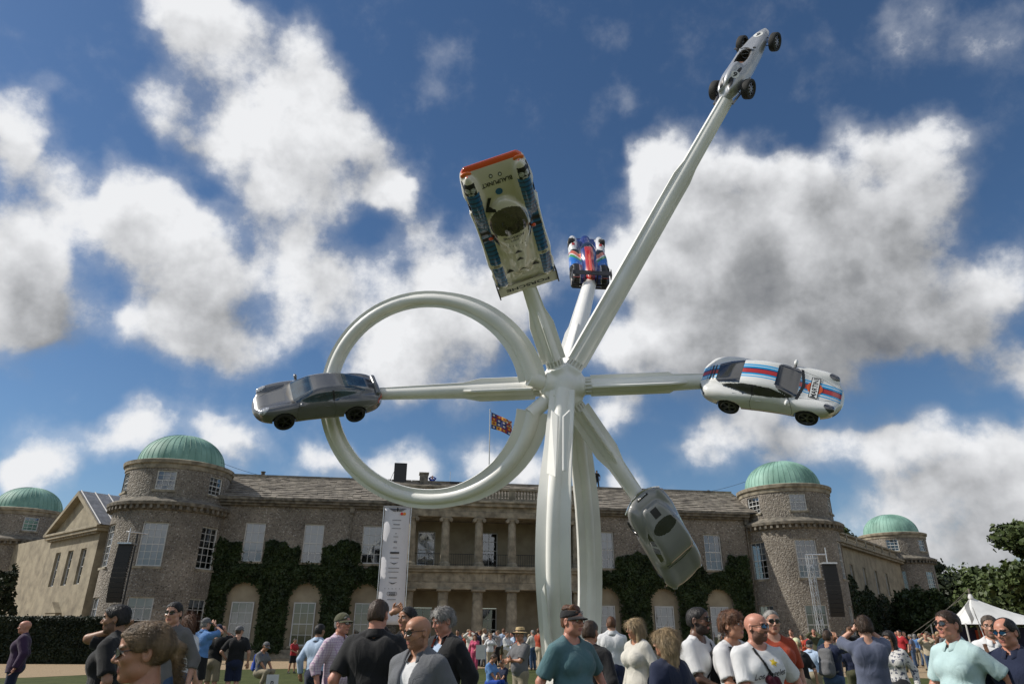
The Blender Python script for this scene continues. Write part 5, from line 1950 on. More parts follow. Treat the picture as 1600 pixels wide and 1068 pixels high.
def checks_mat(name, base, line, s=34.0):
    m = cloth(name, base)
    N, L = m.node_tree.nodes, m.node_tree.links
    b = N['Principled BSDF']
    tc = N.new('ShaderNodeTexCoord'); sx = N.new('ShaderNodeSeparateXYZ'); L.new(tc.outputs['Object'], sx.inputs[0])
    fs = []
    for i in (0, 2):
        a = N.new('ShaderNodeMath'); a.operation = 'MULTIPLY'; L.new(sx.outputs[i], a.inputs[0]); a.inputs[1].default_value = s
        f = N.new('ShaderNodeMath'); f.operation = 'FRACT'; L.new(a.outputs[0], f.inputs[0])
        g = N.new('ShaderNodeMath'); g.operation = 'LESS_THAN'; L.new(f.outputs[0], g.inputs[0]); g.inputs[1].default_value = .16
        fs.append(g.outputs[0])
    mx = N.new('ShaderNodeMath'); mx.operation = 'MAXIMUM'; L.new(fs[0], mx.inputs[0]); L.new(fs[1], mx.inputs[1])
    c = N.new('ShaderNodeMix'); c.data_type = 'RGBA'; L.new(mx.outputs[0], c.inputs['Factor'])
    L.new(b.inputs['Base Color'].links[0].from_socket, c.inputs['A']); c.inputs['B'].default_value = (*line, 1)
    L.new(c.outputs['Result'], b.inputs['Base Color'])
    return m


def rotm(yaw=0, pitch=0, roll=0):
    """head turn: yaw about z (deg, + to the person's left), pitch (+ = chin down), roll"""
    return np.array((Matrix.Rotation(R(yaw), 3, 'Z') @ Matrix.Rotation(R(pitch), 3, 'X') @ Matrix.Rotation(R(roll), 3, 'Y')))


def ik(S, T, pole, a=.285, b=.255):
    S = np.asarray(S, float); T = np.asarray(T, float)
    d = T - S; L = np.linalg.norm(d)
    if L > (a + b) * .995:
        T = S + d / L * (a + b) * .995; d = T - S; L = np.linalg.norm(d)
    w = d / L
    x = (a * a - b * b + L * L) / (2 * L); h = math.sqrt(max(a * a - x * x, 0))
    p = np.asarray(pole, float); p = unit(p - w * (p @ w))
    return S + w * x + p * h, T


ARMS = {   # wrist target and elbow pole for the person's left arm (+x); the right arm mirrors x
    'down': ((.30, .02, .93), (.25, .5, 0)),
    'front': ((.10, -.30, 1.06), (.6, .4, -.6)),
    'hip': ((.20, -.06, 1.00), (1, .4, 0)),
    'phone': ((.125, -.03, 1.57), (.5, -.25, -1)),
    'shade': ((.10, -.17, 1.72), (1, -.2, -.2)),
    'camera': ((.07, -.20, 1.64), (1, -.1, -.9)),
    'cross': ((-.10, -.22, 1.17), (1, .2, -.4)),
    'back': ((.08, .16, 1.02), (1, .5, 0)),
    'fold': ((.05, -.24, 1.20), (1, .2, -.7)),
    'walk_f': ((.28, -.20, 1.0), (.4, .8, 0)),
    'walk_b': ((.30, .22, .98), (.4, .8, 0)),
    'reach': ((.42, -.05, 1.00), (.6, .6, 0)),
}
SH = np.array([.180, .012, 1.422])


class Person:
    """one figure in its own frame: faces -y, left arm at +x, feet at z = 0, 1.78 tall"""

    def __init__(self, fine=True, build=1.0, belly=0.0, head=(0, 0, 0), la='down', ra='down', stance=.10, stride=0.0, sit=None, fem=False, lean=0.0):
        self.fine, self.b, self.belly, self.fem = fine, 1 + (build - 1) * .7, belly * .8, fem
        self.Rh = rotm(*head)
        self.hc = np.array([0, -.012 - lean * .25, 1.655])
        self.parts = {}
        self.arm = {}
        for s, pose in ((1, la), (-1, ra)):
            t, pole = ARMS[pose] if isinstance(pose, str) else pose
            sh = SH * [s * (self.b if self.b < 1.12 else 1.1) * (.90 if fem else 1), 1, 1]
            el, wr = ik(sh, np.array(t) * [s, 1, 1], np.array(pole) * [s, 1, 1])
            self.arm[s] = (sh, el, wr)
        hip = {1: np.array([.092, 0, .93]), -1: np.array([-.092, 0, .93])}
        self.leg = {}
        for s in (1, -1):
            if sit:
                kn = np.array([s * .14, -.38, .52 if sit == 'crouch' else .16 + .2]); an = np.array([s * .13, -.26, .09])
                self.leg[s] = (hip[s], kn, an)
            else:
                f = -stride * s
                an = np.array([s * stance, f * .5 + .02, .085 + max(0, -0) ]); kn = np.array([s * (.095 + (stance - .1) * .5), f * .28 - .02, .50])
                self.leg[s] = (hip[s], kn, an)
        self.sit = sit

    # shapes shared by skin and clothes -------------------------------------------------
    def torso(self, S, g=0.0, k=.05):
        b = self.b; fm = self.fem
        sx = (1, 0, 0)
        S.cone((0, .01, 1.14), (0, .005, 1.34), (.135 if fm else .15) * b, (.155 if fm else .175) * b, k, flat=(.72, .64), side=sx, grow=g)
        S.cone((0, .0, .95), (0, .005, 1.14), (.165 if fm else .158) * b, (.13 if fm else .15) * b, k, flat=(.70, .72), side=sx, grow=g)
        S.cone((-.125 * min(b, 1.12), .015, 1.425), (.125 * min(b, 1.12), .015, 1.425), .058 + g * .8, k=.06)
        for s in (-1, 1):
            S.cone((s * .13, .02, 1.44), (s * .03, .025, 1.525), .042 + g * .7, .040 + g * .5, k=.05)
            S.ell((s * .085, -.075 * b, 1.30), (.085 + g, .055 + g + (.025 if fm else 0), .075 + g), k=.05)
            S.ell((s * .085, .085 * b, 1.34), (.09 + g, .045 + g, .11 + g), k=.05)
        if self.belly:
            S.ell((0, -.05 - self.belly * .4, 1.06), (.14 * b + g, .10 + self.belly + g, .15 + g), k=.06)

    def head_prims(self, S, detail=True):
        Rh, hc = self.Rh, self.hc
        P = lambda *p: hc + Rh @ np.array(p)
        E = lambda c, r, k=.02, op='u': S.ell(P(*c), r, k, op, M=Rh)
        Cn = lambda a, b, r0, r1=None, k=.01, op='u': S.cone(P(*a), P(*b), r0, r1, k, op)
        j = .93 if self.fem else 1.0
        E((0, .014, .032), (.0765, .097, .088), .02)
        E((0, -.028, -.030), (.062 * j, .071, .083), .035)
        E((0, -.02, .055), (.068, .078, .055), .03)
        E((0, -.070, -.096), (.024 * j, .022, .018), .03)
        for s in (-1, 1):
            E((s * .046 * j, -.018, -.072), (.020, .03, .024), .03)
            E((s * .043, -.072, -.016), (.020, .018, .018), .025)
            E((s * .030, -.092, .031), (.024, .011, .009), .014)
        if detail:
            for s in (-1, 1):
                E((s * .031, -.104, .010), (.020, .014, .012), .012, 's')
                E((s * .031, -.0835, .011), (.0135, .0135, .0125), .002)
                E((s * .012, -.103, -.027), (.009, .010, .008), .007)
                E((s * .079, .012, -.004), (.009, .021, .033), .006)
                E((s * .086, .006, .0), (.006, .011, .019), .004, 's')
            Cn((0, -.094, .022), (0, -.117, -.020), .0075, .0115, .010)
            Cn((-.018, -.092, -.054), (.018, -.092, -.054), .0062, k=.006)
            Cn((-.015, -.091, -.066), (.015, -.091, -.066), .0075, k=.007)
            Cn((-.023, -.101, -.0605), (.023, -.101, -.0605), .0028, k=.004, op='s')
        else:
            Cn((0, -.094, .02), (0, -.114, -.02), .009, .012, .012)
            for s in (-1, 1): E((s * .079, .012, -.004), (.010, .02, .032), .008)
        nk = np.array([0, .022, 1.46])
        S.cone(P(0, .022, -.045), nk, .052 * (.88 if self.fem else 1.0) * min(self.b, 1.15), .060 * (.86 if self.fem else 1), k=.03)

    def hand_prims(self, S, s):
        sh, el, wr = self.arm[s]
        w = unit(wr - el)
        up = np.array([0, 0, 1.0])
        side = np.array([s * 1.0, 0, 0])
        fwd = np.array([0, -1.0, 0])
        n = np.cross(w, fwd if abs(w[1]) < .8 else up); n = unit(n)          # across the palm
        pn = np.cross(n, w)
        c = wr + w * .055
        S.cone(wr - w * .03, wr + w * .02, .027, .026, k=.015)
        S.cone(wr + w * .02, wr + w * .085, .041, .043, k=.012, flat=(.42, .38), side=n)
        curl = .55
        for i, (o, L) in enumerate(((-.031, .066), (-.0105, .076), (.0105, .071), (.030, .056))):
            a = wr + w * .088 + n * o
            d1 = unit(w + pn * .35 * curl); d2 = unit(w + pn * 1.3 * curl); d3 = unit(w * .6 + pn * 1.6 * curl)
            b = a + d1 * L * .45; c2 = b + d2 * L * .32; e = c2 + d3 * L * .25
            S.cone(a - w * .02, b, .0098, .0090, k=.004); S.cone(b, c2, .0090, .0082, k=.003); S.cone(c2, e, .0082, .0072, k=.003)
        t0 = wr + w * .028 - n * .034
        t1 = t0 + unit(w * .8 - n * .7 + pn * .4) * .038; t2 = t1 + unit(w + pn * .5 - n * .1) * .03
        S.cone(t0, t1, .0135, .011, k=.008); S.cone(t1, t2, .0105, .0088, k=.004)

    def limb_prims(self, S, feet=True):
        bb = .5 + .5 * self.b; f = .86 if self.fem else 1.0
        for s in (1, -1):
            sh, el, wr = self.arm[s]
            S.cone(sh, el, .052 * bb * f, .040 * bb * f, k=.03)
            S.cone(el, wr, .041 * bb * f, .0265 * f, k=.015)
            h, kn, an = self.leg[s]
            S.cone(h, kn, .085 * bb, .056, k=.04); S.cone(kn, an, .056, .038, k=.02)
            S.ell(kn + (an - kn) * .28 + np.array([0, .02, 0]), (.048, .052, .11), k=.03)

    # meshes -----------------------------------------------------------------------------
    def body(self, skin, hair_m, beard=0.0):
        fine = self.fine
        V, Q, MI = [], [], []
        n = 0

        def put(v, q, mi=None):
            nonlocal n
            V.append(v); Q.append(q + n); MI.append(np.zeros(len(q), int) if mi is None else mi); n += len(v)
        r = .016 if fine else .024
        S = SDF((-.75, -.65, .03), (.75, .5, 1.60), r)
        self.torso(S); self.limb_prims(S); S.cone(self.hc + self.Rh @ np.array([0, .022, -.045]), (0, .022, 1.46), .052, .060, k=.03)
        if not fine:
            for s in (1, -1): self.hand_prims(S, s)
        for s in (1, -1): pass
        v, q = S.mesh(1); put(v, q)
        if fine:
            for s in (1, -1):
                wr = self.arm[s][2]; w = unit(wr - self.arm[s][1])
                c = wr + w * .075
                S = SDF(c - .135, c + .135, .0062)
                self.hand_prims(S, s); S.plane(wr - w * .03, -w)
                v, q = S.mesh(1); put(v, q)
        hr = .0056 if fine else .013
        S = SDF(self.hc + [-.14, -.17, -.21], self.hc + [.14, .16, .15], hr)
        self.head_prims(S, detail=fine); S.plane(self.hc + [0, 0, -.175], (0, 0, -1))
        v, q = S.mesh(2)
        L = (v[q].mean(1) - self.hc) @ self.Rh
        mi = np.zeros(len(q), int)
        x, y, z = np.abs(L[:, 0]), L[:, 1], L[:, 2]
        if fine:
            mi[(x < .024) & (z > -.072) & (z < -.049) & (y < -.089)] = 1
            ey = np.sqrt((x - .031) ** 2 + (y + .0835) ** 2 + (z - .011) ** 2)
            mi[(ey < .0148) & (np.abs(z - .011) < .0065)] = 2
            mi[(ey < .0150) & (np.sqrt((x - .031) ** 2 + (z - .011) ** 2) < .0058)] = 3
            mi[(x > .014) & (x < .053) & (np.abs(z - .0335 + (x - .03) ** 2 * 4) < .0048) & (y < -.066)] = 4
        if beard:
            lo = (y < .012) & (z > -.14)
            mo = (x < .026) & (z > -.073) & (z < -.048)
            up = (z < -.030) & (z > -.05) & (x < .03) & (y < -.085)
            jit = noise3(L * 40, 5, 2) * .004
            ck = z < -.014 + .40 * np.minimum(y, 0) + jit
            mi[((lo & ck) | up) & ~mo & (mi == 0)] = 5
        put(v, q, mi)
        V, Q, MI = np.vstack(V), np.vstack(Q), np.concatenate(MI)
        bm = MATS.get('beard_' + skin.name + hair_m.name)
        if bm is None:
            a = np.array(skin.node_tree.nodes['Mix'].inputs['A'].default_value[:3]); b = np.array(hair_m.node_tree.nodes['Mix'].inputs['A'].default_value[:3])
            t = beard or .7
            bm = mat('beard_' + skin.name + hair_m.name, a * (1 - t) + b * t, rough=.7, var=.4, scale=220, bump=.3, bscale=300)
        return mesh_np('person', V, Q, [skin, LIPS, EYEW, IRIS, hair_m, bm], MI)

    def top(self, m, parent, sleeve=.42, hem=.90, grow=.016, collar=None, vcut=None, name='top', neck=.075, wr_seed=1, res=None, open_front=False, collar_m=None, wr=1.0):
        """upper garment: torso shell and sleeves; vcut: opening depth at the front"""
        bb = .5 + .5 * self.b
        S = SDF((-.72, -.62, min(hem, .9) - .05), (.72, .45, 1.75), res or (.0125 if self.fine else .022))
        self.torso(S, grow)
        if hem < .93:
            S.cone((0, .0, hem), (0, 0, 1.0), (.168 if not self.fem else .172) * self.b, .165 * self.b, .04, flat=(.72, .72), side=(1, 0, 0), grow=grow)
        S.plane((0, 0, hem), (0, 0, -1))
        for s in (1, -1):
            sh, el, wr = self.arm[s]
            f = .9 if self.fem else 1.0
            if sleeve <= .5:
                e = sh + (el - sh) * (sleeve * 2)
                S.cone(sh, e, .054 * bb * f, .052 * bb * f + .003, k=.035, caps=True, grow=grow)
                S.cone(e - (e - sh) * .1, e + unit(el - sh) * .05, .043 * bb * f, k=.0, op='s')
            else:
                t = min((sleeve - .5) * 2, 1.0)
                e = el + (wr - el) * t
                S.cone(sh, el, .055 * bb * f, .048 * bb * f, k=.035, grow=grow)
                S.cone(el, e, .048 * bb * f, .034 * f + (1 - t) * .012, k=.02, caps=True, grow=grow)
                S.cone(e - unit(wr - el) * .03, e + unit(wr - el) * .06, .028 * f + (1 - t) * .012 + grow * .3, k=0, op='s')
        # neck opening
        S.cone((0, .012, 1.492), (0, -.05, 1.63), (neck if not collar else .060), neck + .03, k=.01, op='s')
        if vcut:
            zb, wd = vcut
            for sg in (1,):
                pts = [(-wd, 1.56), (wd, 1.56), (0.004, zb), (-.004, zb)]
                if open_front: pts = [(-wd, 1.56), (wd, 1.56), (.03, zb), (.06, .5), (-.06, .5), (-.03, zb)]
                X, Y, Z = S.grid((slice(None),) * 3)
                d2 = poly_sdf(pts, S.ax[0][:, None], S.ax[2][None, :])[:, None, :]
                d = np.maximum(np.broadcast_to(d2, S.F.shape), Y + .0)
                S.F = np.maximum(S.F, -d).astype(np.float32)
        V, Q = S.mesh(1)
        g = S.grad(V)
        rid = 1 - np.abs(noise3((V + noise3(V * 2.0, wr_seed + 9, 2)[:, None] * .06) * [3.4, 3.4, 2.0], wr_seed, 2))
        dz = (np.clip(rid, 0, 1) ** 3 - .25) * .016 + noise3(V * [3.2, 3.2, 1.5], wr_seed + 2, 2) * .006 + noise3(V * [7, 7, 9], wr_seed + 5, 2) * .002
        if self.fine: V = V + g * dz[:, None] * wr
        o = obj_np(name, V, Q, m, parent)
        self.S_top = S
        if collar:
            # turned-down collar band round the neck
            rings = []
            nseg = 28
            gap = .5 if collar == 'open' else .22
            for r_, z_, dy in ((.060, 1.530, .0), (.066, 1.546, .0), (.084, 1.506, -.004), (.094, 1.482, -.006)):
                ring = []
                for i in range(nseg + 1):
                    a = -math.pi / 2 + gap + (2 * math.pi - 2 * gap) * i / nseg
                    fr = max(0, -math.sin(a))
                    ring.append((r_ * 1.04 * math.cos(a), .022 + r_ * math.sin(a) * 1.0 + dy - fr * .018, z_ - fr * .045))
                rings.append(np.array(ring))
            mb = MB(); mb.loft(rings, closed=False)
            c = mb.build('collar', collar_m or m, o, smooth=60)
            so = c.modifiers.new('thick', 'SOLIDIFY'); so.thickness = .004
        return o

    def bottom(self, m, parent, length=1.0, grow=.016, name='trousers', skirt=False):
        S = SDF((-.5, -.6, .02), (.5, .4, 1.12), .0155 if self.fine else .024)
        S.cone((0, .0, .90), (0, 0, 1.04), .168 * self.b, .158 * self.b, .04, flat=(.72, .72), side=(1, 0, 0), grow=grow * .6)
        S.ell((0, .05, .93), (.15, .12, .12), .05)
        for s in (1, -1):
            h, kn, an = self.leg[s]
            if skirt:
                S.cone(h * [.6, 1, 1], kn * [.8, 1, 1], .11, .10, k=.06, caps=length < .5, grow=grow)
                continue
            if length <= .5:
                e = h + (kn - h) * length * 2
                S.cone(h, e, .090, .082, k=.03, caps=True, grow=grow)
            else:
                e = kn + (an - kn) * ((length - .5) * 2)
                S.cone(h, kn, .090, .066, k=.04, grow=grow); S.cone(kn, e, .064, .054, k=.02, caps=True, grow=grow)
        S.plane((0, 0, 1.045), (0, 0, 1))
        V, Q = S.mesh(1)
        if self.fine: V = V + S.grad(V) * (noise3(V * [3, 3, 2], 3, 3) * .006)[:, None]
        return obj_np(name, V, Q, m, parent)

    def shoes(self, m, parent):
        for s in (1, -1):
            an = self.leg[s][2]
            S = SDF(an + [-.09, -.24, -.085], an + [.09, .12, .08], .011 if self.fine else .02)
            S.cone(an + [0, .02, -.035], an + [s * .012, -.14, -.048], .042, .040, k=.02, flat=(.8, .6), side=(1, 0, 0)); S.cone(an + [0, .0, .03], an + [0, .01, -.03], .042, .046, k=.02)
            S.plane(an + [0, 0, -.083], (0, 0, -1))
            V, Q = S.mesh(1); obj_np('shoe', V, Q, m, parent)

    def hair(self, style, m, parent, seed=0, strands=900):
        Rh, hc = self.Rh, self.hc
        P = lambda *p: hc + Rh @ np.array(p)
        lo, hi = [-.19, -.18, -.22], [.19, .22, .19]
        if style in ('long', 'longwind'): lo, hi = [-.24, -.18, -.46], [.24, .28, .19]
        S = SDF(hc + lo, hc + hi, .0075 if self.fine else .014)
        E = lambda c, r, k=.02, op='u': S.ell(P(*c), r, k, op, M=Rh)
        g = {'short': .006, 'crop': .003, 'curly': .026, 'recede': .008, 'long': .020, 'longwind': .02, 'tied': .012, 'fringe': .006, 'messy': .018}[style]
        E((0, .016, .034), (.0765 + g, .097 + g, .088 + g), .01)
        E((0, -.02, .055), (.068 + g, .078 + g, .055 + g), .03)
        if style not in ('tied',): E((0, .045, -.02), (.070 + g, .062 + g, .07 + g), .03)
        # free the face and ears
        top = {'recede': .085, 'fringe': .13, 'crop': .078, 'tied': .078, 'short': .076, 'messy': .070, 'curly': .058, 'long': .074, 'longwind': .074}[style]
        E((0, -.102, top - .105), (.090, .094, .105), .010, 's')
        if style in ('recede', 'fringe'): E((0, -.075, .115), (.045 if style == 'recede' else .085, .085 if style == 'recede' else .15, .06 if style == 'recede' else .09), .02, 's')
        if style not in ('long', 'longwind'):
            for s in (-1, 1):
                E((s * .085, -.030, -.045), (.035, .055, .06), .012, 's')
                E((s * .088, .014, -.018), (.030, .028, .044), .006, 's')
            S.plane(P(0, 0, -.068), Rh @ np.array((0, .25, -1)), .01)
        if style == 'tied':
            E((0, .115, .02), (.035, .04, .035), .02); S.cone(P(0, .13, .01), P(0, .15, -.16), .026, .012, k=.02)
        if style in ('long', 'longwind'):
            S.cone(P(0, .05, -.02), P(0, .085, -.30), .088, .075, k=.04, flat=(.75, .55), side=Rh @ np.array((1, 0, 0)))
            for s in (-1, 1): S.cone(P(s * .072, .0, .02), P(s * .088, .0, -.25), .030, .028, k=.03)
            E((0, -.11, -.06), (.060, .085, .115), .012, 's')
        V, Q = S.mesh(1, smooth=1)
        if not len(Q): return None
        gr = S.grad(V)
        amp = {'curly': .011, 'messy': .008, 'long': .006, 'longwind': .008}.get(style, .0035)
        fq = 7 if style == 'curly' else 5
        V = V + gr * (noise3(V * [fq * 1.5, fq * 1.5, fq], seed, 3) * amp)[:, None]
        o = obj_np('hair', V, Q, m, parent)
        if strands and self.fine:
            r = np.random.default_rng(seed + 11)
            idx = r.integers(0, len(V), strands)
            p = V[idx]; nn = gr[idx]
            down = Rh @ np.array([0, .25, -1.0])
            L = {'curly': .030, 'messy': .045, 'long': .11, 'longwind': .16, 'short': .022, 'crop': .010, 'recede': .018, 'tied': .04, 'fringe': .012}[style] * r.uniform(.5, 1.3, strands)
            dr = down + r.normal(size=(strands, 3)) * (.75 if style == 'curly' else .5 if style == 'messy' else .16)
            if style == 'longwind': dr = dr * .5 + (Rh @ np.array([.0, .9, .05]))
            if style == 'tied': dr = dr * .3 + (Rh @ np.array([.0, .9, .1]))
            tg = dr - nn * np.sum(dr * nn, 1, keepdims=True); tg /= np.linalg.norm(tg, axis=1, keepdims=True) + 1e-9
            sd = np.cross(tg, nn)
            w = .0011 if style in ('long', 'longwind', 'tied') else .0014
            lift = {'curly': .45, 'messy': .30, 'longwind': .40, 'long': .10, 'tied': .08}.get(style, .20)
            a0 = p - sd * w - nn * .003; a1 = p + sd * w - nn * .003
            mid = p + tg * (L * .55)[:, None] + nn * (L * lift * .6)[:, None]
            tip = p + tg * L[:, None] + nn * (L * lift * (r.uniform(-.3, 1.2, strands)))[:, None]
            VV = np.vstack([a0, a1, mid - sd * w * .8, mid + sd * w * .8, tip])
            k = np.arange(strands); n = strands
            F = np.vstack([np.stack([k, k + n, k + 3 * n], 1), np.stack([k, k + 3 * n, k + 2 * n], 1), np.stack([k + 2 * n, k + 3 * n, k + 4 * n], 1)])
            s_ = obj_np('hair_strands', VV, F, m, o); s_['kind'] = 'stuff'
        return o

    def _hm(self, name, mb, m, parent, smooth=40):
        """build a mesh given in head coordinates"""
        for i in range(len(mb.v)): mb.v[i] = self.hc + mb.v[i] @ self.Rh.T
        return mb.build(name, m, parent, smooth=smooth)

    def glasses(self, parent, lens=LENS, frame=FRAMEK, clear=False, name='sunglasses'):
        mb = MB()
        for s in (-1, 1):
            n = 16; t = np.arange(n) * 2 * math.pi / n
            x = s * .032 + np.cos(t) * .0265; z = .010 + np.sin(t) * (.0195 - .004 * (np.cos(t) * s > 0))
            y = -.1115 + (np.abs(x) / .06) ** 2 * .020
            ring = np.stack([x, y, z], 1)
            if not clear: mb.add(np.vstack([ring, [[s * .032, -.1125 + .006, .010]]]), [(i, (i + 1) % n, n) if s > 0 else ((i + 1) % n, i, n) for i in range(n)], 0)
            mb.tube(np.vstack([ring, ring[:1]]), .0019 if clear else .0026, 5, 1)
            mb.tube([(s * .058, -.098, .016), (s * .074, -.05, .018), (s * .083, .012, .016)], .0024, 5, 1)
        mb.tube([(-.008, -.114, .014), (0, -.117, .016), (.008, -.114, .014)], .0022, 5, 1)
        return self._hm(name, mb, [lens, frame], parent)

    def cap(self, m, parent, brim_m=None, visor=False, back=False, name='cap'):
        S = SDF(self.hc + [-.16, -.24, -.06], self.hc + [.16, .2, .2], .008 if self.fine else .014)
        Rh = self.Rh; P = lambda *p: self.hc + Rh @ np.array(p)
        S.ell(P(0, .012, .040), (.091, .113, .100), .01, M=Rh)
        S.plane(P(0, -.02, .040), Rh @ np.array((0, -.12, -1)))
        if visor:
            S.ell(P(0, .012, .12), (.072, .094, .075), .005, 's', M=Rh)
        V, Q = S.mesh(1)
        o = obj_np(name, V, Q, m, parent)
        mb = MB(); n = 18; rows = []
        for j in range(5):
            r_ = j / 4; row = []
            for i in range(n + 1):
                a = R(200) + R(140) * i / n
                rx = .086 + .012 * r_; yy = .012 + math.sin(a) * (.108 + .075 * r_ * math.sin(R(180) * i / n) ** .7)
                xx = math.cos(a) * rx
                row.append((xx, yy, .046 - .020 * r_ - (xx / .09) ** 2 * .016))
            rows.append(np.array(row))
        mb.loft(rows, closed=False)
        b = self._hm('cap_peak', mb, brim_m or m, o, 60)
        so = b.modifiers.new('thick', 'SOLIDIFY'); so.thickness = .005
        return o

    def hat(self, m, band_m, parent, name='straw_hat'):
        mb = MB()
        mb.lathe([(.205, .050), (.19, .046), (.12, .060), (.100, .066), (.096, .12), (.088, .150), (.05, .158), (.001, .150)], 32, c=(0, .01, 0))
        o = self._hm(name, mb, m, parent, 50)
        mb = MB(); mb.lathe([(.1025, .066), (.1005, .094)], 32, c=(0, .01, 0)); self._hm('hat_band', mb, band_m, o)
        return o

    def front(self, x, z, off=.008):
        """points on the front of the garment"""
        S = self.S_top
        n = len(x); ys = S.ax[1]
        y = np.full(n, -.1); done = np.zeros(n, bool)
        for yy in ys:
            v = S.sample(np.stack([x, np.full(n, yy), z], 1)); hit = ~done & (v < 0)
            y[hit] = yy; done |= hit
        return np.stack([x, y - off, z], 1)


NP = [0]


def place(p, me, px, py_top, D, H, psi, label, group=None):
    """stand a figure on the lawn: head seen in pixel column px, facing psi (0 = towards the camera, 90 = image right)"""
    s = H / 1.78
    pt = at_y(px, py_top + 30, D)
    o = link(bpy.data.objects.new('person', me))
    o.location = (pt[0], D, .004)
    o.rotation_euler = (0, 0, R(psi)); o.scale = (s, s, s)
    tag(o, label, 'person', group)
    return o


def zpix(py, D):
    """height of a point seen at pixel row py at distance D"""
    return float(at_y(800, py, D)[2])


def rucksack(o, m, res=.016):
    """soft pack on the back with an outer pocket and straps"""
    S = SDF((-.26, .02, .88), (.26, .46, 1.56), res)
    S.cone((0, .18, 1.04), (0, .165, 1.40), .165, .14, k=.02, flat=(.55, .5), side=(1, 0, 0))
    S.cone((0, .26, 1.04), (0, .25, 1.20), .125, .115, k=.02, flat=(.5, .45), side=(1, 0, 0))
    V, Q = S.mesh(1); V = V + S.grad(V) * (noise3(V * 6, 8, 3) * .006)[:, None]
    b = obj_np('rucksack', V, Q, m, o)
    for s in (-1, 1):
        mb = MB(); mb.tube([(s * .10, .12, 1.44), (s * .105, .03, 1.49), (s * .115, -.08, 1.42), (s * .135, -.115, 1.28), (s * .17, -.03, 1.10), (s * .14, .12, 1.05)], .016, 6); mb.build('strap', m, b, smooth=True)
    return b
# ------------------------------------------------------------------ the people standing near the camera
G = 'visitors on the lawn'
C_ = dict(
    black=cloth('black', (.012, .012, .013)), navy=cloth('navy', (.012, .018, .045)), white=cloth('white', (.62, .62, .62)), offwhite=cloth('offwhite', (.60, .57, .50), bump=.5, bscale=120),
    pinkcheck=checks_mat('pink_check', (.56, .47, .52), (.36, .22, .34)), bluecotton=cloth('blue_cotton', (.10, .22, .46)), palestripe=cloth('pale_blue', (.40, .50, .64)),
    greytee=cloth('grey_marl', (.13, .13, .135)), greyshirt=cloth('grey_shirt', (.14, .135, .13)), blazer=cloth('grey_blazer', (.135, .14, .15), bump=.5, bscale=180), teal=cloth('teal_tee', (.075, .15, .165)),
    khaki=cloth('khaki', (.27, .23, .16)), denim=cloth('denim', (.045, .08, .15), var=.25, scale=9), slate=cloth('slate_tee', (.10, .115, .17)), mint=cloth('mint_polo', (.42, .56, .56)), orange=cloth('rust_orange', (.36, .055, .022)),
    red=cloth('red', (.35, .02, .025)), maroon=cloth('maroon', (.07, .008, .018)), pink=cloth('pink', (.52, .08, .16)), beige=cloth('beige', (.42, .35, .25)), brown=cloth('brown', (.10, .05, .028)),
    purple=cloth('plum_jacket', (.04, .018, .05)), lime=cloth('lemon_cap', (.55, .58, .36)), straw=mat('straw', (.50, .37, .19), rough=.8, var=.25, scale=60, bump=.6, bscale=150), blouse=cloth('flower_blouse', (.60, .58, .55), scale=22, col2=(.08, .09, .13), lo=.52, hi=.60),
    leather=mat('black_leather', (.015, .014, .014), rough=.4, scale=20, bump=.2), yellow=cloth('yellow', (.55, .40, .03)), royal=cloth('royal_blue', (.015, .06, .33)), olive=cloth('olive', (.07, .07, .035)), silver=cloth('silver_grey', (.30, .30, .31)),
)
SHOE = mat('dark_shoe', (.03, .026, .022), rough=.5)


def make(px, top, D, psi, label, skin='fair', hair='brown', style='short', beard=0.0, fem=False, H=None, build=1.0, belly=0.0, head=(0, 0, 0), la='down', ra='down',
         shirt='white', sleeve=.42, collar=None, hem=.90, grow=.016, trousers='navy', tl=1.0, jacket=None, jsleeve=1.0, glasses=None, cap=None, fine=True, strands=900, neck=.075, lean=0.0, stance=.10, stride=0.0, sit=None, hat=None, skirt=False, seed=None):
    NP[0] += 1
    seed = seed or NP[0]
    p = Person(fine, build, belly, head, la, ra, stance, stride, sit, fem, lean)
    z = zpix(top, D)
    Hh = H or float(np.clip(z - (.02 if style in ('curly', 'messy') or cap else .005), 1.42, 1.98))
    me = p.body(SKINS[skin], HAIRS[hair], beard)
    o = place(p, me, px, top, D, Hh, psi, label, G)
    if style: p.hair(style, HAIRS[hair], o, seed, strands)
    if shirt: p.top(C_[shirt], o, .16 if jacket else sleeve, hem, .006 if jacket else grow, collar, name='shirt', neck=neck, wr_seed=seed, wr=.25 if jacket else 1.0)
    if jacket:
        p.top(C_[jacket], o, jsleeve, .84, grow + .016, collar='open', vcut=(1.16, .085), name='jacket', neck=.082, wr_seed=seed + 3, open_front=True)
    if trousers: p.bottom(C_[trousers], o, tl, name='shorts' if tl < .5 else ('skirt' if skirt else 'trousers'), skirt=skirt)
    p.shoes(SHOE, o)
    if glasses == 'sun': p.glasses(o)
    elif glasses == 'blue': p.glasses(o, LENSB)
    elif glasses == 'clear': p.glasses(o, LENS, FRAMEK, clear=True, name='spectacles')
    if cap: p.cap(C_[cap[0]], o, C_[cap[1]] if len(cap) > 1 else None, visor=len(cap) > 2)
    if hat: p.hat(C_['straw'], C_['black'], o)
    return o, p


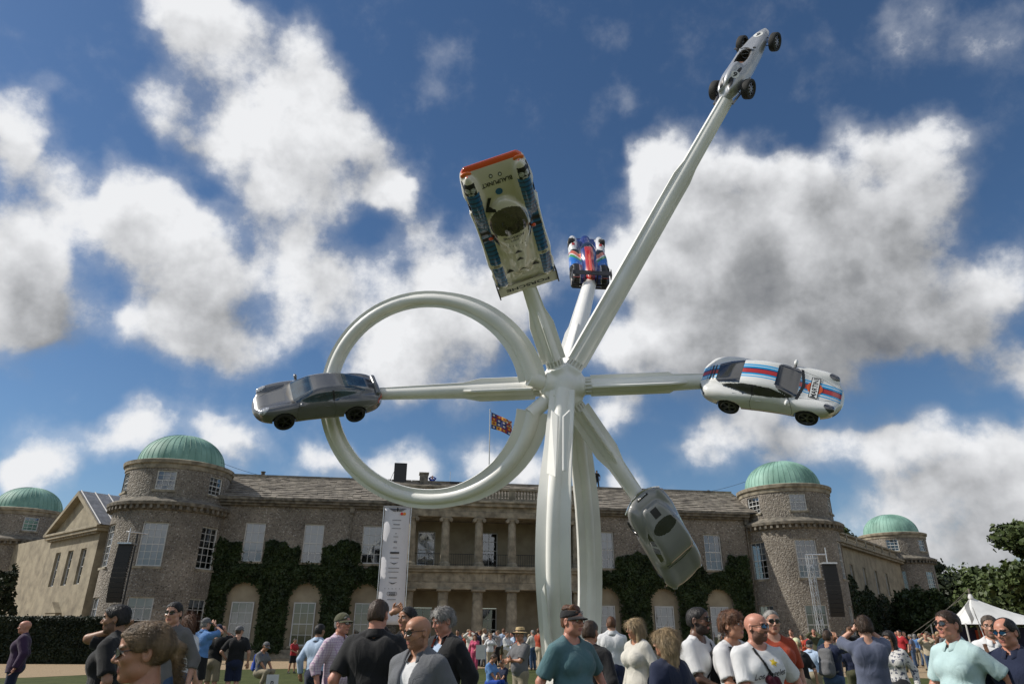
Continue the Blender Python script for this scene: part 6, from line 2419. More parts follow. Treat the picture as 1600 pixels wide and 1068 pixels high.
def strap(o, p, pts, w, m, name='strap'):
    """ribbon lying on the front of the garment, through (x, z) points"""
    P = spline2(pts, 8)
    d = np.gradient(P, axis=0); nrm = np.stack([-d[:, 1], d[:, 0]], 1); nrm /= np.linalg.norm(nrm, axis=1, keepdims=True)
    a, b = P + nrm * w / 2, P - nrm * w / 2
    mb = MB(); mb.loft([p.front(a[:, 0], a[:, 1], .014), p.front(P[:, 0], P[:, 1], .018), p.front(b[:, 0], b[:, 1], .014)], closed=False)
    return mb.build(name, m, o)


# --- left group
make(34, 972, 14.5, -60, 'bald older man in dark plum jacket standing before the dark hedge', 'ruddy', 'grey', None, jacket='purple', shirt='maroon', trousers='navy', head=(-10, 0, 0), build=1.1)
o, p = make(182, 946, 6.5, -78, 'dark-haired man in black polo holding a phone to his ear', 'olive', 'black', 'short', beard=.5, shirt='black', collar='std', trousers='beige', ra='phone', la='down', build=1.08, head=(0, 4, 0), strands=1500)
wr = p.arm[-1][2]
mb = MB(); mb.box((-.006, -.038, -.075), (.006, .038, .075)); ph = mb.build('phone', FRAMEK, o, bevel=.004); ph.location = Vector(wr + np.array([.028, -.02, .075])); ph.rotation_euler = (R(12), R(8), R(10))
o, p = make(232, 979, 2.95, -60, 'woman with tied-back hair and black sunglasses, a pearl at her ear', 'tan', 'darkblond', 'tied', fem=True, H=1.55, shirt='black', trousers='denim', glasses='sun', head=(-4, 4, 0), strands=9000, neck=.085)
mb = MB(); mb.lathe([(.001, -.006), (.0045, -.004), (.006, 0), (.0045, .004), (.001, .006)], 10, c=(-.084, .004, -.040)); p._hm('earring', mb, mat('pearl', (.7, .68, .62), rough=.2), o)
make(270, 942, 8.9, -8, 'man in sunglasses and open grey shirt with short black hair', 'fair', 'black', 'short', shirt='greyshirt', collar='open', sleeve=.7, trousers='denim', glasses='sun', head=(5, 2, 0), strands=1400)
make(291, 962, 11, 165, 'woman whose long auburn hair blows sideways behind the man in grey', 'fair', 'auburn', 'longwind', fem=True, shirt='white', trousers='denim', head=(60, 0, 0), strands=1800)
make(318, 966, 17, 150, 'man in blue shirt and grey cap lifting a hand to his face', 'fair', 'grey', 'crop', shirt='bluecotton', collar='std', trousers='black', tl=.45, ra='camera', cap=('greytee',), strands=0)
make(338, 976, 17.5, 170, 'man in black tee and navy cap with a camera, khaki shorts', 'fair', 'brown', 'crop', shirt='black', trousers='khaki', tl=.48, ra='camera', la='camera', cap=('navy',), strands=0, build=1.08)
make(371, 978, 17.5, 200, 'man in black tee, grey cap and navy shorts, hands at his front', 'fair', 'brown', 'crop', shirt='black', trousers='navy', tl=.46, la='hip', cap=('greytee',), head=(-40, 0, 0), strands=0, build=1.1)
make(497, 975, 13, 160, 'dark-haired man in pale blue shirt behind the pink checked shirt', 'olive', 'black', 'short', shirt='palestripe', collar='std', sleeve=.98, trousers='navy', strands=400)
make(533, 957, 9.3, 62, 'man in pink checked shirt, khaki cap and sunglasses', 'ruddy', 'grey', 'crop', shirt='pinkcheck', collar='std', sleeve=.72, trousers='navy', glasses='sun', cap=('olive',), belly=.06, build=1.14, grow=.016)
make(590, 936, 6.2, 176, 'broad man in black polo seen from behind, hair thinning at the crown', 'ruddy', 'brown', 'crop', shirt='black', collar='std', trousers='black', build=1.2, belly=.04, head=(-6, 4, 0), strands=1800, grow=.015)
make(637, 948, 8.0, -20, 'dark-haired man shading his eyes with a raised hand', 'tan', 'black', 'short', shirt='black', collar='std', trousers='denim', ra='shade', head=(-20, 0, 0), strands=1200)
o, p = make(655, 962, 5.4, -34, 'bald man in grey blazer and amber-brown sunglasses', 'tan', 'brown', None, beard=.28, shirt='white', jacket='blazer', trousers='denim', glasses='sun', head=(-18, 6, 0), build=1.06)
o, p = make(694, 947, 7.2, -42, 'grey-haired man with black jacket and orange lanyard, looking down', 'ruddy', 'grey', 'messy', shirt='palestripe', collar='open', sleeve=.98, jacket='black', trousers='navy', head=(-14, 16, 0), strands=1800)
strap(o, p, [(-.07, 1.50), (-.05, 1.40), (-.012, 1.22), (0, 1.12)], .022, C_['orange'], 'lanyard'); strap(o, p, [(.07, 1.50), (.05, 1.40), (.012, 1.22), (0, 1.12)], .022, C_['orange'], 'lanyard')
# --- centre
make(813, 981, 14, -48, 'man in straw hat and grey tee with folded arms', 'tan', 'grey', 'crop', shirt='greytee', trousers='khaki', la='cross', ra='fold', hat=True, belly=.05, strands=0)
o, p = make(893, 944, 6.5, 40, 'man in teal tee and black sun visor, auburn curls above it', 'ruddy', 'auburn', 'crop', shirt='teal', trousers='denim', cap=('black', 'black', 1), glasses='clear', head=(4, 2, 0), build=1.12, belly=.03, la='reach', ra='down', strands=1500)
mb = MB(); a = np.linspace(0, 2 * math.pi, 22); mb.tube([(.012 + .014 * math.cos(t), -.101 - .001, .078 + .014 * math.sin(t)) for t in a], .0022, 5)
for t in (90, 210, 330): mb.bar((.012, -.1025, .078), (.012 + .013 * math.cos(R(t)), -.1025, .078 + .013 * math.sin(R(t))), .0018, 5)
p._hm('visor_emblem', mb, C_['silver'], o)
S_ = SDF(p.hc + [-.14, -.16, .0], p.hc + [.14, .2, .22], .007); S_.ell(p.hc + p.Rh @ np.array([0, .02, .105]), (.072, .088, .042), .01, M=p.Rh)
V, Q = S_.mesh(1); gr_ = S_.grad(V); V = V + gr_ * (noise3(V * 11, 3, 3) * .012)[:, None]; obj_np('curls', V, Q, HAIRS['auburn'], o)
make(922, 968, 7.6, 150, 'person in black top standing close behind the teal tee', 'tan', 'brown', 'short', shirt='black', sleeve=.98, trousers='black', strands=300)
o, p = make(956, 962, 13.3, 172, 'man in white shirt with navy jumper tied round his waist', 'fair', 'auburn', 'short', shirt='white', collar='std', sleeve=.98, trousers='navy', la='front', ra='front', build=1.06, strands=900)
S_ = SDF((-.35, -.3, .6), (.35, .35, 1.12), .018); S_.cone((0, .0, .72), (0, .0, 1.06), .20, .175, k=.03, flat=(.8, .75), side=(1, 0, 0)); S_.plane((0, 0, .70), (0, 0, -1)); S_.plane((0, 0, 1.07), (0, 0, 1)); S_.plane((0, -.09, .9), (0, -1, .1))
V, Q = S_.mesh(1); V = V + S_.grad(V) * (noise3(V * [8, 8, 2], 4, 3) * .012)[:, None]; obj_np('tied_jumper', V, Q, C_['navy'], o)
make(994, 966, 9.5, -62, 'blonde woman in loose cream sweater with hair lifted by the wind', 'tan', 'blond', 'long', fem=True, shirt='offwhite', sleeve=.98, grow=.03, trousers='denim', head=(-12, 4, 0), strands=6000)
make(1042, 984, 6.4, -150, 'blonde woman in navy top seen from behind, long wavy hair', 'tan', 'blond', 'long', fem=True, H=1.56, shirt='navy', sleeve=.98, trousers='denim', head=(32, 0, 0), glasses='sun', strands=9000, neck=.095)
o, p = make(1090, 946, 7.0, 46, 'man with tied-back black hair and beard in white tee, jacket over his arm', 'dark', 'black', 'crop', beard=.8, shirt='white', trousers='denim', glasses='sun', la='fold', ra='front', head=(10, 0, 0), strands=1200)
S_ = SDF((-.25, -.55, .75), (.35, -.05, 1.35), .014); w1, w2 = p.arm[1][1], p.arm[1][2]
S_.cone(w1, w2, .085, .08, k=.04); S_.cone(w2, w2 + np.array([.0, .0, -.30]), .08, .10, k=.05, flat=(.6, .5), side=(1, 0, 0)); S_.cone(w1, w1 + np.array([-.04, -.03, -.28]), .08, .09, k=.05, flat=(.6, .5), side=(1, 0, 0))
V, Q = S_.mesh(1); V = V + S_.grad(V) * (noise3(V * [6, 6, 4], 9, 3) * .014)[:, None]; obj_np('carried_jacket', V, Q, C_['black'], o)
strap(o, p, [(.10, 1.47), (.03, 1.36), (-.07, 1.22), (-.15, 1.08)], .02, C_['black'])
o, p = make(1143, 951, 6.8, 32, 'curly-haired youth in white tee with black backpack straps and spectacles', 'tan', 'auburn', 'curly', shirt='white', trousers='denim', glasses='clear', la='front', ra='front', head=(12, -4, 0), build=.93, strands=1700)
for s in (-1, 1): strap(o, p, [(s * .105, 1.475), (s * .125, 1.38), (s * .135, 1.25), (s * .155, 1.10)], .045, C_['black'], 'backpack_strap')
rucksack(o, C_['black'])
o, p = make(1181, 955, 6.4, 14, 'bald bearded man in white Los Angeles tee with maroon chest bag', 'ruddy', 'brown', None, beard=.62, shirt='white', trousers='silver', glasses='blue', head=(24, 0, 0), build=1.14, belly=.03, la='reach', ra='front', grow=.016)
Vt, Ft = text_tris('Los Angeles', .004)
h_ = .062; xs = Vt[:, 0] * h_ * .92 + Vt[:, 1] * h_ * .22; zs = 1.275 + Vt[:, 1] * h_ + xs * .18
obj_np('shirt_lettering', p.front(xs, zs, .011), Ft, C_['black'], o, smooth=False)
t_ = np.arange(10) * 2 * math.pi / 10; rr_ = np.where(np.arange(10) % 2, .018, .036)
xs = np.concatenate([[.05], .05 + np.cos(t_) * rr_]); zs = np.concatenate([[1.375], 1.375 + np.sin(t_) * rr_])
obj_np('sun_print', p.front(xs, zs, .011), np.array([(0, 1 + i, 1 + (i + 1) % 10) for i in range(10)]), C_['yellow'], o, smooth=False)
strap(o, p, [(-.085, 1.49), (-.04, 1.36), (.03, 1.23), (.06, 1.19)], .026, C_['black'], 'bag_strap')
xs, zs = [], []
bag = np.array([(-.02, 1.24), (.05, 1.235), (.185, 1.12), (.205, 1.075), (.15, 1.03), (.06, 1.07), (0, 1.14)])
S_ = SDF((-.1, -.45, .98), (.28, .0, 1.28), .009)
for a_, b_ in ((0, 3), (1, 4), (6, 4), (0, 5)):
    A = p.front(bag[[a_], 0], bag[[a_], 1], .01)[0]; B = p.front(bag[[b_], 0] * .96, bag[[b_], 1], .01)[0]; S_.cone(A, B, .034, .032, k=.02)
V, Q = S_.mesh(1); bg_ = obj_np('chest_bag', V, Q, C_['maroon'], o)
Vt, Ft = text_tris('SIYOI', .02)
xs = .095 + Vt[:, 0] * .05 * .95 + Vt[:, 1] * .012; zs = 1.125 - Vt[:, 0] * .05 * .72 + Vt[:, 1] * .05
q = np.stack([xs, np.full(len(xs), -.5), zs], 1)
for _ in range(14): q[:, 1] += np.clip(S_.sample(q), -.04, .04)
q[:, 1] -= .006
obj_np('bag_lettering', q, Ft, C_['white'], bg_, smooth=False)
make(1206, 950, 8.0, 4, 'grey-haired smiling man in rust-orange top behind the bald man', 'fair', 'grey', 'crop', shirt='orange', sleeve=.42, trousers='olive', glasses='sun', head=(-6, 2, 0), strands=900)
# --- right group
make(1248, 1000, 13, 170, 'woman in lemon cap with fair ponytail and black top', 'fair', 'blond', 'tied', fem=True, H=1.47, shirt='black', trousers='khaki', cap=('lime',), strands=300)
make(1268, 996, 16, 140, 'man in pale blue shirt behind the lemon cap', 'fair', 'grey', 'crop', shirt='palestripe', sleeve=.98, collar='std', trousers='khaki', strands=0, cap=('black',))
o, p = make(1297, 990, 13, 125, 'man in navy tee and jeans photographing, dark rucksack on his back', 'tan', 'brown', 'short', H=1.6, shirt='navy', trousers='denim', la='camera', ra='camera', strands=300)
rucksack(o, C_['greytee'])
o, p = make(1352, 958, 9, 168, 'man in slate-blue tee and jeans raising a camera, seen from behind', 'fair', 'brown', 'messy', shirt='slate', trousers='denim', la='camera', ra='camera', build=1.1, strands=1400, grow=.016)
mb = MB(); mb.box((-.075, -.06, -.045), (.075, .0, .05)); mb.bar((0, -.06, 0), (0, -.13, 0), .038, 16); cm = mb.build('camera', BLACKPL, o); cm.location = (0, -.20, 1.66)
mb = MB(); mb.tube([(-.10, 0, 1.04), (0, .155, 1.05), (.10, 0, 1.04)], .014, 6)
make(1330, 1000, 17, 160, 'man in dark teal tee half hidden by the photographer in slate blue', 'tan', 'black', 'crop', shirt='navy', trousers='olive', strands=0)
make(1394, 990, 11.5, -40, 'dark-haired woman in white flowered blouse and black leather skirt', 'tan', 'black', 'long', fem=True, H=1.58, shirt='blouse', sleeve=.98, trousers='leather', tl=.45, skirt=True, head=(-16, 6, 0), strands=700)
make(1484, 950, 6.5, -76, 'laughing man in pale mint polo and sunglasses', 'ruddy', 'brown', 'short', shirt='mint', collar='std', trousers='denim', glasses='sun', head=(2, -3, 0), build=1.12, belly=.03, strands=1700, ra='walk_f', la='walk_b', grow=.015)
o, p = make(1549, 957, 8.5, -30, 'bearded man in spectacles and white shirt with a brown shoulder strap', 'fair', 'greybrown', 'short', beard=.5, shirt='white', collar='std', sleeve=.7, trousers='denim', glasses='clear', head=(-4, 4, 0), strands=1000)
strap(o, p, [(-.10, 1.47), (-.085, 1.36), (-.02, 1.20), (.08, 1.06)], .04, C_['brown'], 'shoulder_strap')
make(1577, 972, 6.3, -58, 'balding man in navy polo and blue mirrored sunglasses', 'ruddy', 'black', 'recede', H=1.66, shirt='navy', collar='std', trousers='denim', glasses='blue', head=(-8, 6, 0), build=1.1, strands=900)
# ------------------------------------------------------------------ planting
def leaf_mat(name, col, col2):
    return mat(name, col, rough=.55, scale=1.3, col2=col2, bump=.0, spec=.3, lo=.3, hi=.7)


IVY = leaf_mat('ivy_leaf', (.012, .022, .006), (.038, .060, .016))
HEDGE = leaf_mat('yew_leaf', (.007, .013, .005), (.018, .028, .010))
OAK = leaf_mat('oak_leaf', (.026, .044, .012), (.080, .105, .030))
DKLEAF = leaf_mat('dark_leaf', (.014, .021, .010), (.036, .048, .020))
BARK = mat('bark', (.06, .048, .035), rough=.9, scale=6, bump=.8, bscale=18)


def leaves(P, Nn, size, r, flat=.6):
    """one rhombic leaf per point, roughly facing Nn"""
    n = len(P)
    d = Nn * flat + r.normal(size=(n, 3)) * .55; d /= np.linalg.norm(d, axis=1, keepdims=True)
    t = r.normal(size=(n, 3)); t -= d * np.sum(t * d, 1, keepdims=True); t /= np.linalg.norm(t, axis=1, keepdims=True)
    b = np.cross(d, t)
    s = (size * r.uniform(.6, 1.35, n))[:, None]
    V = np.stack([P - t * s, P - b * s * .62 + d * s * .12, P + t * s, P + b * s * .62 + d * s * .12], 1).reshape(-1, 3)
    F = np.arange(n * 4).reshape(-1, 4)
    return V, F


def ivy(F, x0, x1, ztop, holes, n, label, seed, depth=.34):
    """climber on a wall: ztop(x) outline, holes = list of tests to stay clear of; bulging mass plus leaves"""
    r = np.random.default_rng(seed)
    xs = r.uniform(x0, x1, n * 2); zs = r.uniform(.3, 9, n * 2)
    top = np.array([ztop(x) for x in xs]) + noise3(np.stack([xs, zs * 0, zs * 0], 1) * .7, seed, 3) * .28
    ok = zs < top
    edge = np.full(len(xs), 9.0)
    for h in holes:
        e = h(xs, zs); ok &= e > r.normal(0, .07, len(xs)); edge = np.minimum(edge, e)
    edge = np.minimum(edge, top - zs)
    xs, zs, edge = xs[ok][:n], zs[ok][:n], edge[ok][:n]
    Pn = np.stack([xs, zs * 0, zs], 1)
    bulge = depth * np.clip(edge / .35, .25, 1) * (.75 + .45 * noise3(Pn * .55, seed + 2, 3))
    y = -np.clip(bulge, .05, .8) * r.uniform(.45, 1.0, len(xs)) - .03
    root = empty('ivy', F(0, 0, 0) + H0)
    W_ = np.stack([F.ex * 0 + F.ex * a + F.ey * b + np.array([0, 0, c]) for a, b, c in zip(xs, y, zs)])
    V, Fc = leaves(W_, -F.ey + np.array([0, 0, .45]), .095, r)
    o = obj_np('foliage', V, Fc, IVY, root, smooth=False); o['kind'] = 'stuff'
    # stems
    m = MB()
    for k in range(10):
        xx = r.uniform(x0 + .3, x1 - .3); pts = []
        for q in range(7):
            pts.append(F.ex * (xx + r.normal(0, .12)) + F.ey * -.05 + np.array([0, 0, q * .55]))
        if all(h(np.array([xx]), np.array([2.0]))[0] > .1 for h in holes): m.tube(pts, [.05 - .005 * q for q in range(7)], 6)
    if m.n: m.build('stem', BARK, root)
    tag(root, label, 'ivy')
    return root


def rect_hole(x, z0, z1, w):
    return lambda X, Z: np.maximum(np.abs(X - x) - w / 2, np.maximum(z0 - Z, Z - z1))


def arch_hole(x, ztop, w):
    r_ = w / 2; zs = ztop - r_
    return lambda X, Z: np.where(Z > zs, np.hypot(X - x, Z - zs) - r_, np.abs(X - x) - r_)


def outline(pts, F):
    q = sorted([F.pix(px, py) for px, py in pts])
    xs = [a for a, b in q]; zs = [b for a, b in q]
    return lambda x: float(np.interp(x, xs, zs))


hl = [rect_hole(x, Z1A - .15, 9, 1.45) for x in up_x] + [arch_hole(x, 4.7, 2.2) for x in gr_x]
xa = FM.pix(322, 900)[0]; xb = FM.pix(594, 900)[0]
ivy(FM, max(xa, .1), xb, outline([(322, 850), (340, 843), (378, 845), (386, 875), (410, 878), (416, 846), (440, 848), (468, 852), (474, 880), (500, 880), (504, 850), (530, 846), (562, 850), (568, 882), (596, 884)], FM), hl, 24000,
    'dark ivy clothing the wall between the left tower and the tall banner', 31)
xa = FM.pix(935, 900)[0]
ivy(FM, xa, W - .1, outline([(935, 892), (955, 890), (962, 872), (985, 866), (1020, 868), (1030, 890), (1050, 888), (1060, 872), (1090, 872), (1100, 895), (1132, 893), (1138, 868), (1165, 866), (1190, 870)], FM), hl, 24000,
    'dark ivy clothing the wall beside the right-hand tower', 32)
hr = [rect_hole(x, 5.1, 9, 1.1) for x in rx]
FR2 = Frame(TR + rot2(WR, R(-90)) * (-yr), WR)
ivy(FR2, 4.5, 27, lambda x: 6.9 - .10 * x + .6 * math.sin(x * 1.3), hr, 20000, 'ivy climbing the right wing behind the loudspeaker mast', 33, depth=.6)


def bush(name, label, cat, c, rad, n, m, seed, size=.10, group=None, trunk=True):
    """loose clump of leaves over a stem"""
    r = np.random.default_rng(seed)
    root = empty(name, (c[0], c[1], 0))
    u = r.normal(size=(n, 3)); u /= np.linalg.norm(u, axis=1, keepdims=True)
    lump = 1 + .30 * noise3(u * 1.1, seed, 3)
    P = u * np.array(rad) * (lump * r.uniform(.55, 1.0, n) ** .4)[:, None] + np.array([0, 0, c[2]])
    P = P[P[:, 2] > .05]
    V, F = leaves(P, u[:len(P)], size, r)
    o = obj_np('foliage', V, F, m, root, smooth=False); o['kind'] = 'stuff'
    mb = MB(); mb.tube([(0, 0, 0), (.05, 0, c[2] * .5), (0, .05, c[2])], [.12, .09, .04], 7); mb.build('stem', BARK, root)
    tag(root, label, cat, group)
    return root


def tree(label, c, H, spread, n, m, seed, size=.30, group='trees beyond the house', clumps=16, trunk_h=.35):
    r = np.random.default_rng(seed)
    root = empty('tree', (c[0], c[1], 0))
    mb = MB()
    mb.tube([(0, 0, -.1), (.1, 0, H * .2), (-.1, .1, H * .5), (0, 0, H * .8)], [H * .035, H * .028, H * .018, H * .006], 9)
    cl = []
    for k in range(clumps):
        a = r.uniform(0, 6.283); t = r.uniform(0, 1) ** .8
        z = H * (trunk_h + (1 - trunk_h) * .92 * t)
        rr = spread * math.sin(math.pi * min(max(.18 + .75 * t, .0), .97)) ** .7 * r.uniform(.35, 1.0)
        cl.append(np.array([math.cos(a) * rr, math.sin(a) * rr, z]))
        mb.tube([(0, 0, z * .62), tuple(cl[-1] * [.5, .5, .86]), tuple(cl[-1])], [H * .010, H * .006, H * .002], 5)
    mb.build('trunk', BARK, root)
    cl.append(np.array([0, 0, H * .93]))
    per = n // len(cl)
    PP, NN = [], []
    for k, q in enumerate(cl):
        cr = spread * r.uniform(.26, .46)
        u = r.normal(size=(per, 3)); u /= np.linalg.norm(u, axis=1, keepdims=True)
        PP.append(q + u * np.array([cr, cr, cr * .72]) * ((1 + .35 * noise3(u * 1.3, seed + k, 3)) * r.uniform(.3, 1, per) ** .45)[:, None]); NN.append(u)
    V, F = leaves(np.vstack(PP), np.vstack(NN) + np.array([0, 0, .3]), size, r)
    o = obj_np('crown', V, F, m, root, smooth=False); o['kind'] = 'stuff'
    tag(root, label, 'tree', group)
    return root


def gxy(px, Y):
    return at_y(px, 985, Y)[:2]


def tree_at(px, Y, top_py, spread, label, m, seed, n=7000, size=.3, **kw):
    H = zpix(top_py, Y)
    tree(label, (*gxy(px, Y), 0), H, spread, n, m, seed, size=size, **kw)


tree_at(1655, 62, 815, 4.2, 'tall open-crowned tree at the far right of the marquee', OAK, 51, 9000, .26, trunk_h=.30)
tree_at(1462, 100, 868, 3.6, 'dark cedar-like tree rising behind the far green-domed tower', DKLEAF, 52, 8000, .34, trunk_h=.25)
tree_at(1330, 105, 815, 3.5, 'tree top showing over the roof between the two right towers', OAK, 53, 4000, .34)
for k_, (px_, Y_, tp_, sp_, lb_, m_) in enumerate([
        (1500, 98, 912, 7.0, 'dark purple-leaved tree behind the peak of the white marquee', DKLEAF), (1530, 105, 893, 7.0, 'sunlit green tree top beyond the dark tree by the marquee', OAK),
        (1572, 96, 898, 7.5, 'broad green tree above the right part of the marquee', OAK), (1625, 88, 890, 8.0, 'leafy green tree behind the marquee at the picture edge of the lawn', OAK),
        (1452, 92, 928, 4.0, 'low dark tree beside the foot of the far right tower', OAK), (1680, 90, 900, 8.0, 'green tree farthest along the row past the marquee', OAK)]):
    tree_at(px_, Y_, tp_, sp_, lb_, m_, 60 + k_, 8000, .36, clumps=22, trunk_h=.12)
bush('shrub', 'large dark shrub against the far right tower beside the marquee', 'shrub', (*gxy(1462, 58), 2.4), (2.0, 2.0, 2.5), 7000, IVY, 71, .15)
bush('shrub', 'dark shrub growing by the end of the right wing', 'shrub', (*gxy(1432, 66), 2.6), (1.8, 1.8, 2.8), 6000, IVY, 72, .15)
bush('shrub', 'dark leafy tree-like shrub at the foot of the far left tower', 'shrub', (*gxy(-24, 46), 2.6), (1.2, 1.2, 2.6), 6000, DKLEAF, 73, .13)
# clipped hedge on the left
hx0, hx1 = gxy(-60, 39)[0], gxy(146, 39)[0]
r_ = np.random.default_rng(5)
n_ = 26000
root = empty('hedge', ((hx0 + hx1) / 2, 39.6, 0)); HT = zpix(967, 39)
mb = MB(); mb.box((hx0 - (hx0 + hx1) / 2 + .1, -.5, 0), ((hx1 - hx0) / 2 - .1, 1.3, HT - .1)); mb.build('hedge_core', HEDGE, root)
P = np.stack([r_.uniform(-(hx1 - hx0) / 2, (hx1 - hx0) / 2, n_), r_.uniform(-.62, -.45, n_), r_.uniform(.02, HT, n_)], 1)
k_ = n_ // 3; P[:k_, 1] = r_.uniform(-.6, 1.35, k_); P[:k_, 2] = HT + r_.normal(-.05, .05, k_)
k2_ = n_ // 8; P[-k2_:, 0] = (hx1 - hx0) / 2 + r_.normal(0, .05, k2_); P[-k2_:, 1] = r_.uniform(-.6, 1.3, k2_)
V, F = leaves(P, np.tile([0, -1, .5], (n_, 1)), .06, r_)
o = obj_np('foliage', V, F, HEDGE, root, smooth=False); o['kind'] = 'stuff'
tag(root, 'dark clipped hedge before the pedimented wing', 'hedge')

# ------------------------------------------------------------------ marquee
CANVAS = mat('white_canvas', (.66, .66, .64), rough=.7, var=.06, scale=1.5, bump=.15, bscale=3)
mq = at_y(1517, 935, 50); base_z = zpix(972, 50)
root = empty('marquee', (mq[0], 50, 0))
rings = []
n_ = 40
pk = zpix(929, 50)
for t in np.linspace(0, 1, 12):
    ring = []
    for i in range(n_):
        a = i * 2 * math.pi / n_
        sq = 1 / max(abs(math.cos(a)), abs(math.sin(a))) ** .75
        rx_, ry_ = 2.1 * sq * t, 2.1 * sq * t
        x = math.cos(a) * rx_; x = x * (3.2 if x > 0 else 1.0)
        ring.append((x, math.sin(a) * ry_, base_z + (pk - base_z) * (1 - t) ** 1.9 + .0))
    rings.append(np.array(ring))
mb = MB(); mb.loft(rings[::-1], cap=False); mb.build('roof_canopy', CANVAS, root, smooth=True)
mb = MB(); mb.lathe([(.14, 0), (.17, .12), (.1, .3), (.02, .32)], 14, c=(0, 0, pk - .12)); mb.build('peak_cap', CANVAS, root, smooth=40)
for x_, y_ in ((-2.0, -2.0), (-2.0, 2.0), (2.2, -2.1), (6.4, -2.0), (6.4, 2.0)):
    mb = MB(); mb.bar((x_, y_, 0), (x_, y_, base_z + .05), .05, 8); mb.build('pole', WHITE, root)
mb = MB(); mb.bar((0, 0, 0), (0, 0, pk + .55), .06, 8); mb.build('mast', DARKSTONE, root)
mb = MB(); mb.box((-1.9, .9, 0), (6.3, 1.9, base_z - .15)); mb.build('back_wall', cloth('tent_navy', (.016, .02, .05)), root)
mb = MB(); mb.box((.3, .3, 0), (2.4, .88, 1.9)); mb.build('counter_panel', C_['orange'], root)
for dx_ in (0, .8):
    mb = MB(); mb.bar((-.02, 0, pk + .5 - dx_ * .3), (-4.6 - dx_, .5, 1.0), .018, 5); mb.build('guy_rope', DARKSTONE, root)
tag(root, 'white peaked marquee with orange counter before the trees', 'marquee')
fx = at_y(1520, 950, 40)
root = empty('flag_banner', (fx[0], 40, 0))
mb = MB(); mb.bar((.5, 0, 0), (0, 0, zpix(945, 40)), .025, 6); mb.build('pole', WHITE, root)
ftop = zpix(940, 40)
mb = MB(); g_ = [[(-.05 - .10 * math.sin(3 * t), .03 * math.sin(6 * t), ftop + .25 - t * 1.0), (-.32 - .08 * math.sin(3 * t + 1), .06 * math.cos(5 * t), ftop - .1 - t * .95)] for t in np.linspace(0, 1, 9)]
mb.loft(g_, closed=False); mb.build('cloth', CANVAS, root, smooth=True)
tag(root, 'small white feather flag on a slanting pole before the marquee', 'flag')

# ------------------------------------------------------------------ loudspeakers, banner, flag
SPK = mat('loudspeaker_black', (.010, .010, .011), rough=.55, scale=20, bump=.2)
ALU = mat('aluminium_truss', (.55, .56, .57), rough=.3, metal=.7, scale=12)


def line_array(px, py0, py1, Y, n, tilt_c, label, wide=.78):
    """hanging curved stack of loudspeaker cabinets"""
    top = at_y(px, py0, Y); H = top[2] - at_y(px, py1, Y)[2]
    root = empty('line_array_speaker', (top[0], Y, 0))
    x, z = 0.0, top[2]
    ch = H / n
    for i in range(n):
        ang = R(tilt_c * (i / (n - 1)) ** 2)
        M = Matrix.Translation((0, -.02 * i - x, z - ch / 2)) @ Matrix.Rotation(ang, 4, 'X')
        mb = MB()
        mb.add(np.array([(-wide / 2, -.2, -ch * .496), (wide / 2, -.2, -ch * .496), (wide * .36, .2, -ch * .42), (-wide * .36, .2, -ch * .42), (-wide / 2, -.2, ch * .496), (wide / 2, -.2, ch * .496), (wide * .36, .2, ch * .42), (-wide * .36, .2, ch * .42)]),
               [(0, 3, 2, 1), (4, 5, 6, 7), (0, 1, 5, 4), (1, 2, 6, 5), (2, 3, 7, 6), (3, 0, 4, 7)])
        c = mb.build('cabinet', SPK, root); c.matrix_local = M
        for s in (-1, 1):
            mb = MB(); mb.box((s * wide * .5 - .015, -.08, -ch * .12), (s * wide * .5 + .012, -.03, ch * .12)); h = mb.build('rigging_plate', ALU, c)
        z -= ch * math.cos(ang); x -= ch * math.sin(ang)
    mb = MB(); mb.bar((0, 0, top[2]), (0, 0, top[2] + .9), .03, 6); mb.box((-.4, -.35, top[2] + .0), (.4, .35, top[2] + .08)); mb.build('fly_bar', ALU, root)
    tag(root, label, 'loudspeaker', 'hanging loudspeaker stacks')
    return root, top


def truss_mast(px, py_top, Y, label, w=.28):
    top = zpix(py_top, Y); p = at_y(px, 950, Y)
    root = empty('truss_mast', (p[0], Y, 0))
    for sx in (-1, 1):
        for sy in (-1, 1):
            mb = MB(); mb.bar((sx * w / 2, sy * w / 2, 0), (sx * w / 2, sy * w / 2, top), .026, 6); mb.build('chord', ALU, root)
    z = .2; k = 0
    mb = MB()
    while z < top - .4:
        for sy in (-1, 1): mb.bar((-w / 2, sy * w / 2, z) if k % 2 else (w / 2, sy * w / 2, z), (w / 2, sy * w / 2, z + .36) if k % 2 else (-w / 2, sy * w / 2, z + .36), .014, 5)
        for sx in (-1, 1): mb.bar((sx * w / 2, -w / 2, z) if k % 2 else (sx * w / 2, w / 2, z), (sx * w / 2, w / 2, z + .36) if k % 2 else (sx * w / 2, -w / 2, z + .36), .014, 5)
        z += .36; k += 1
    lat = mb.build('lattice', ALU, root); lat['kind'] = 'stuff'
    mb = MB(); mb.box((-.9, -.9, 0), (.9, .9, .12)); mb.build('base', SPK, root)
    mb = MB(); mb.bar((-.2, 0, top), (1.0, 0, top + .02), .04, 8); mb.build('jib', ALU, root)
    tag(root, label, 'truss mast')
    return root


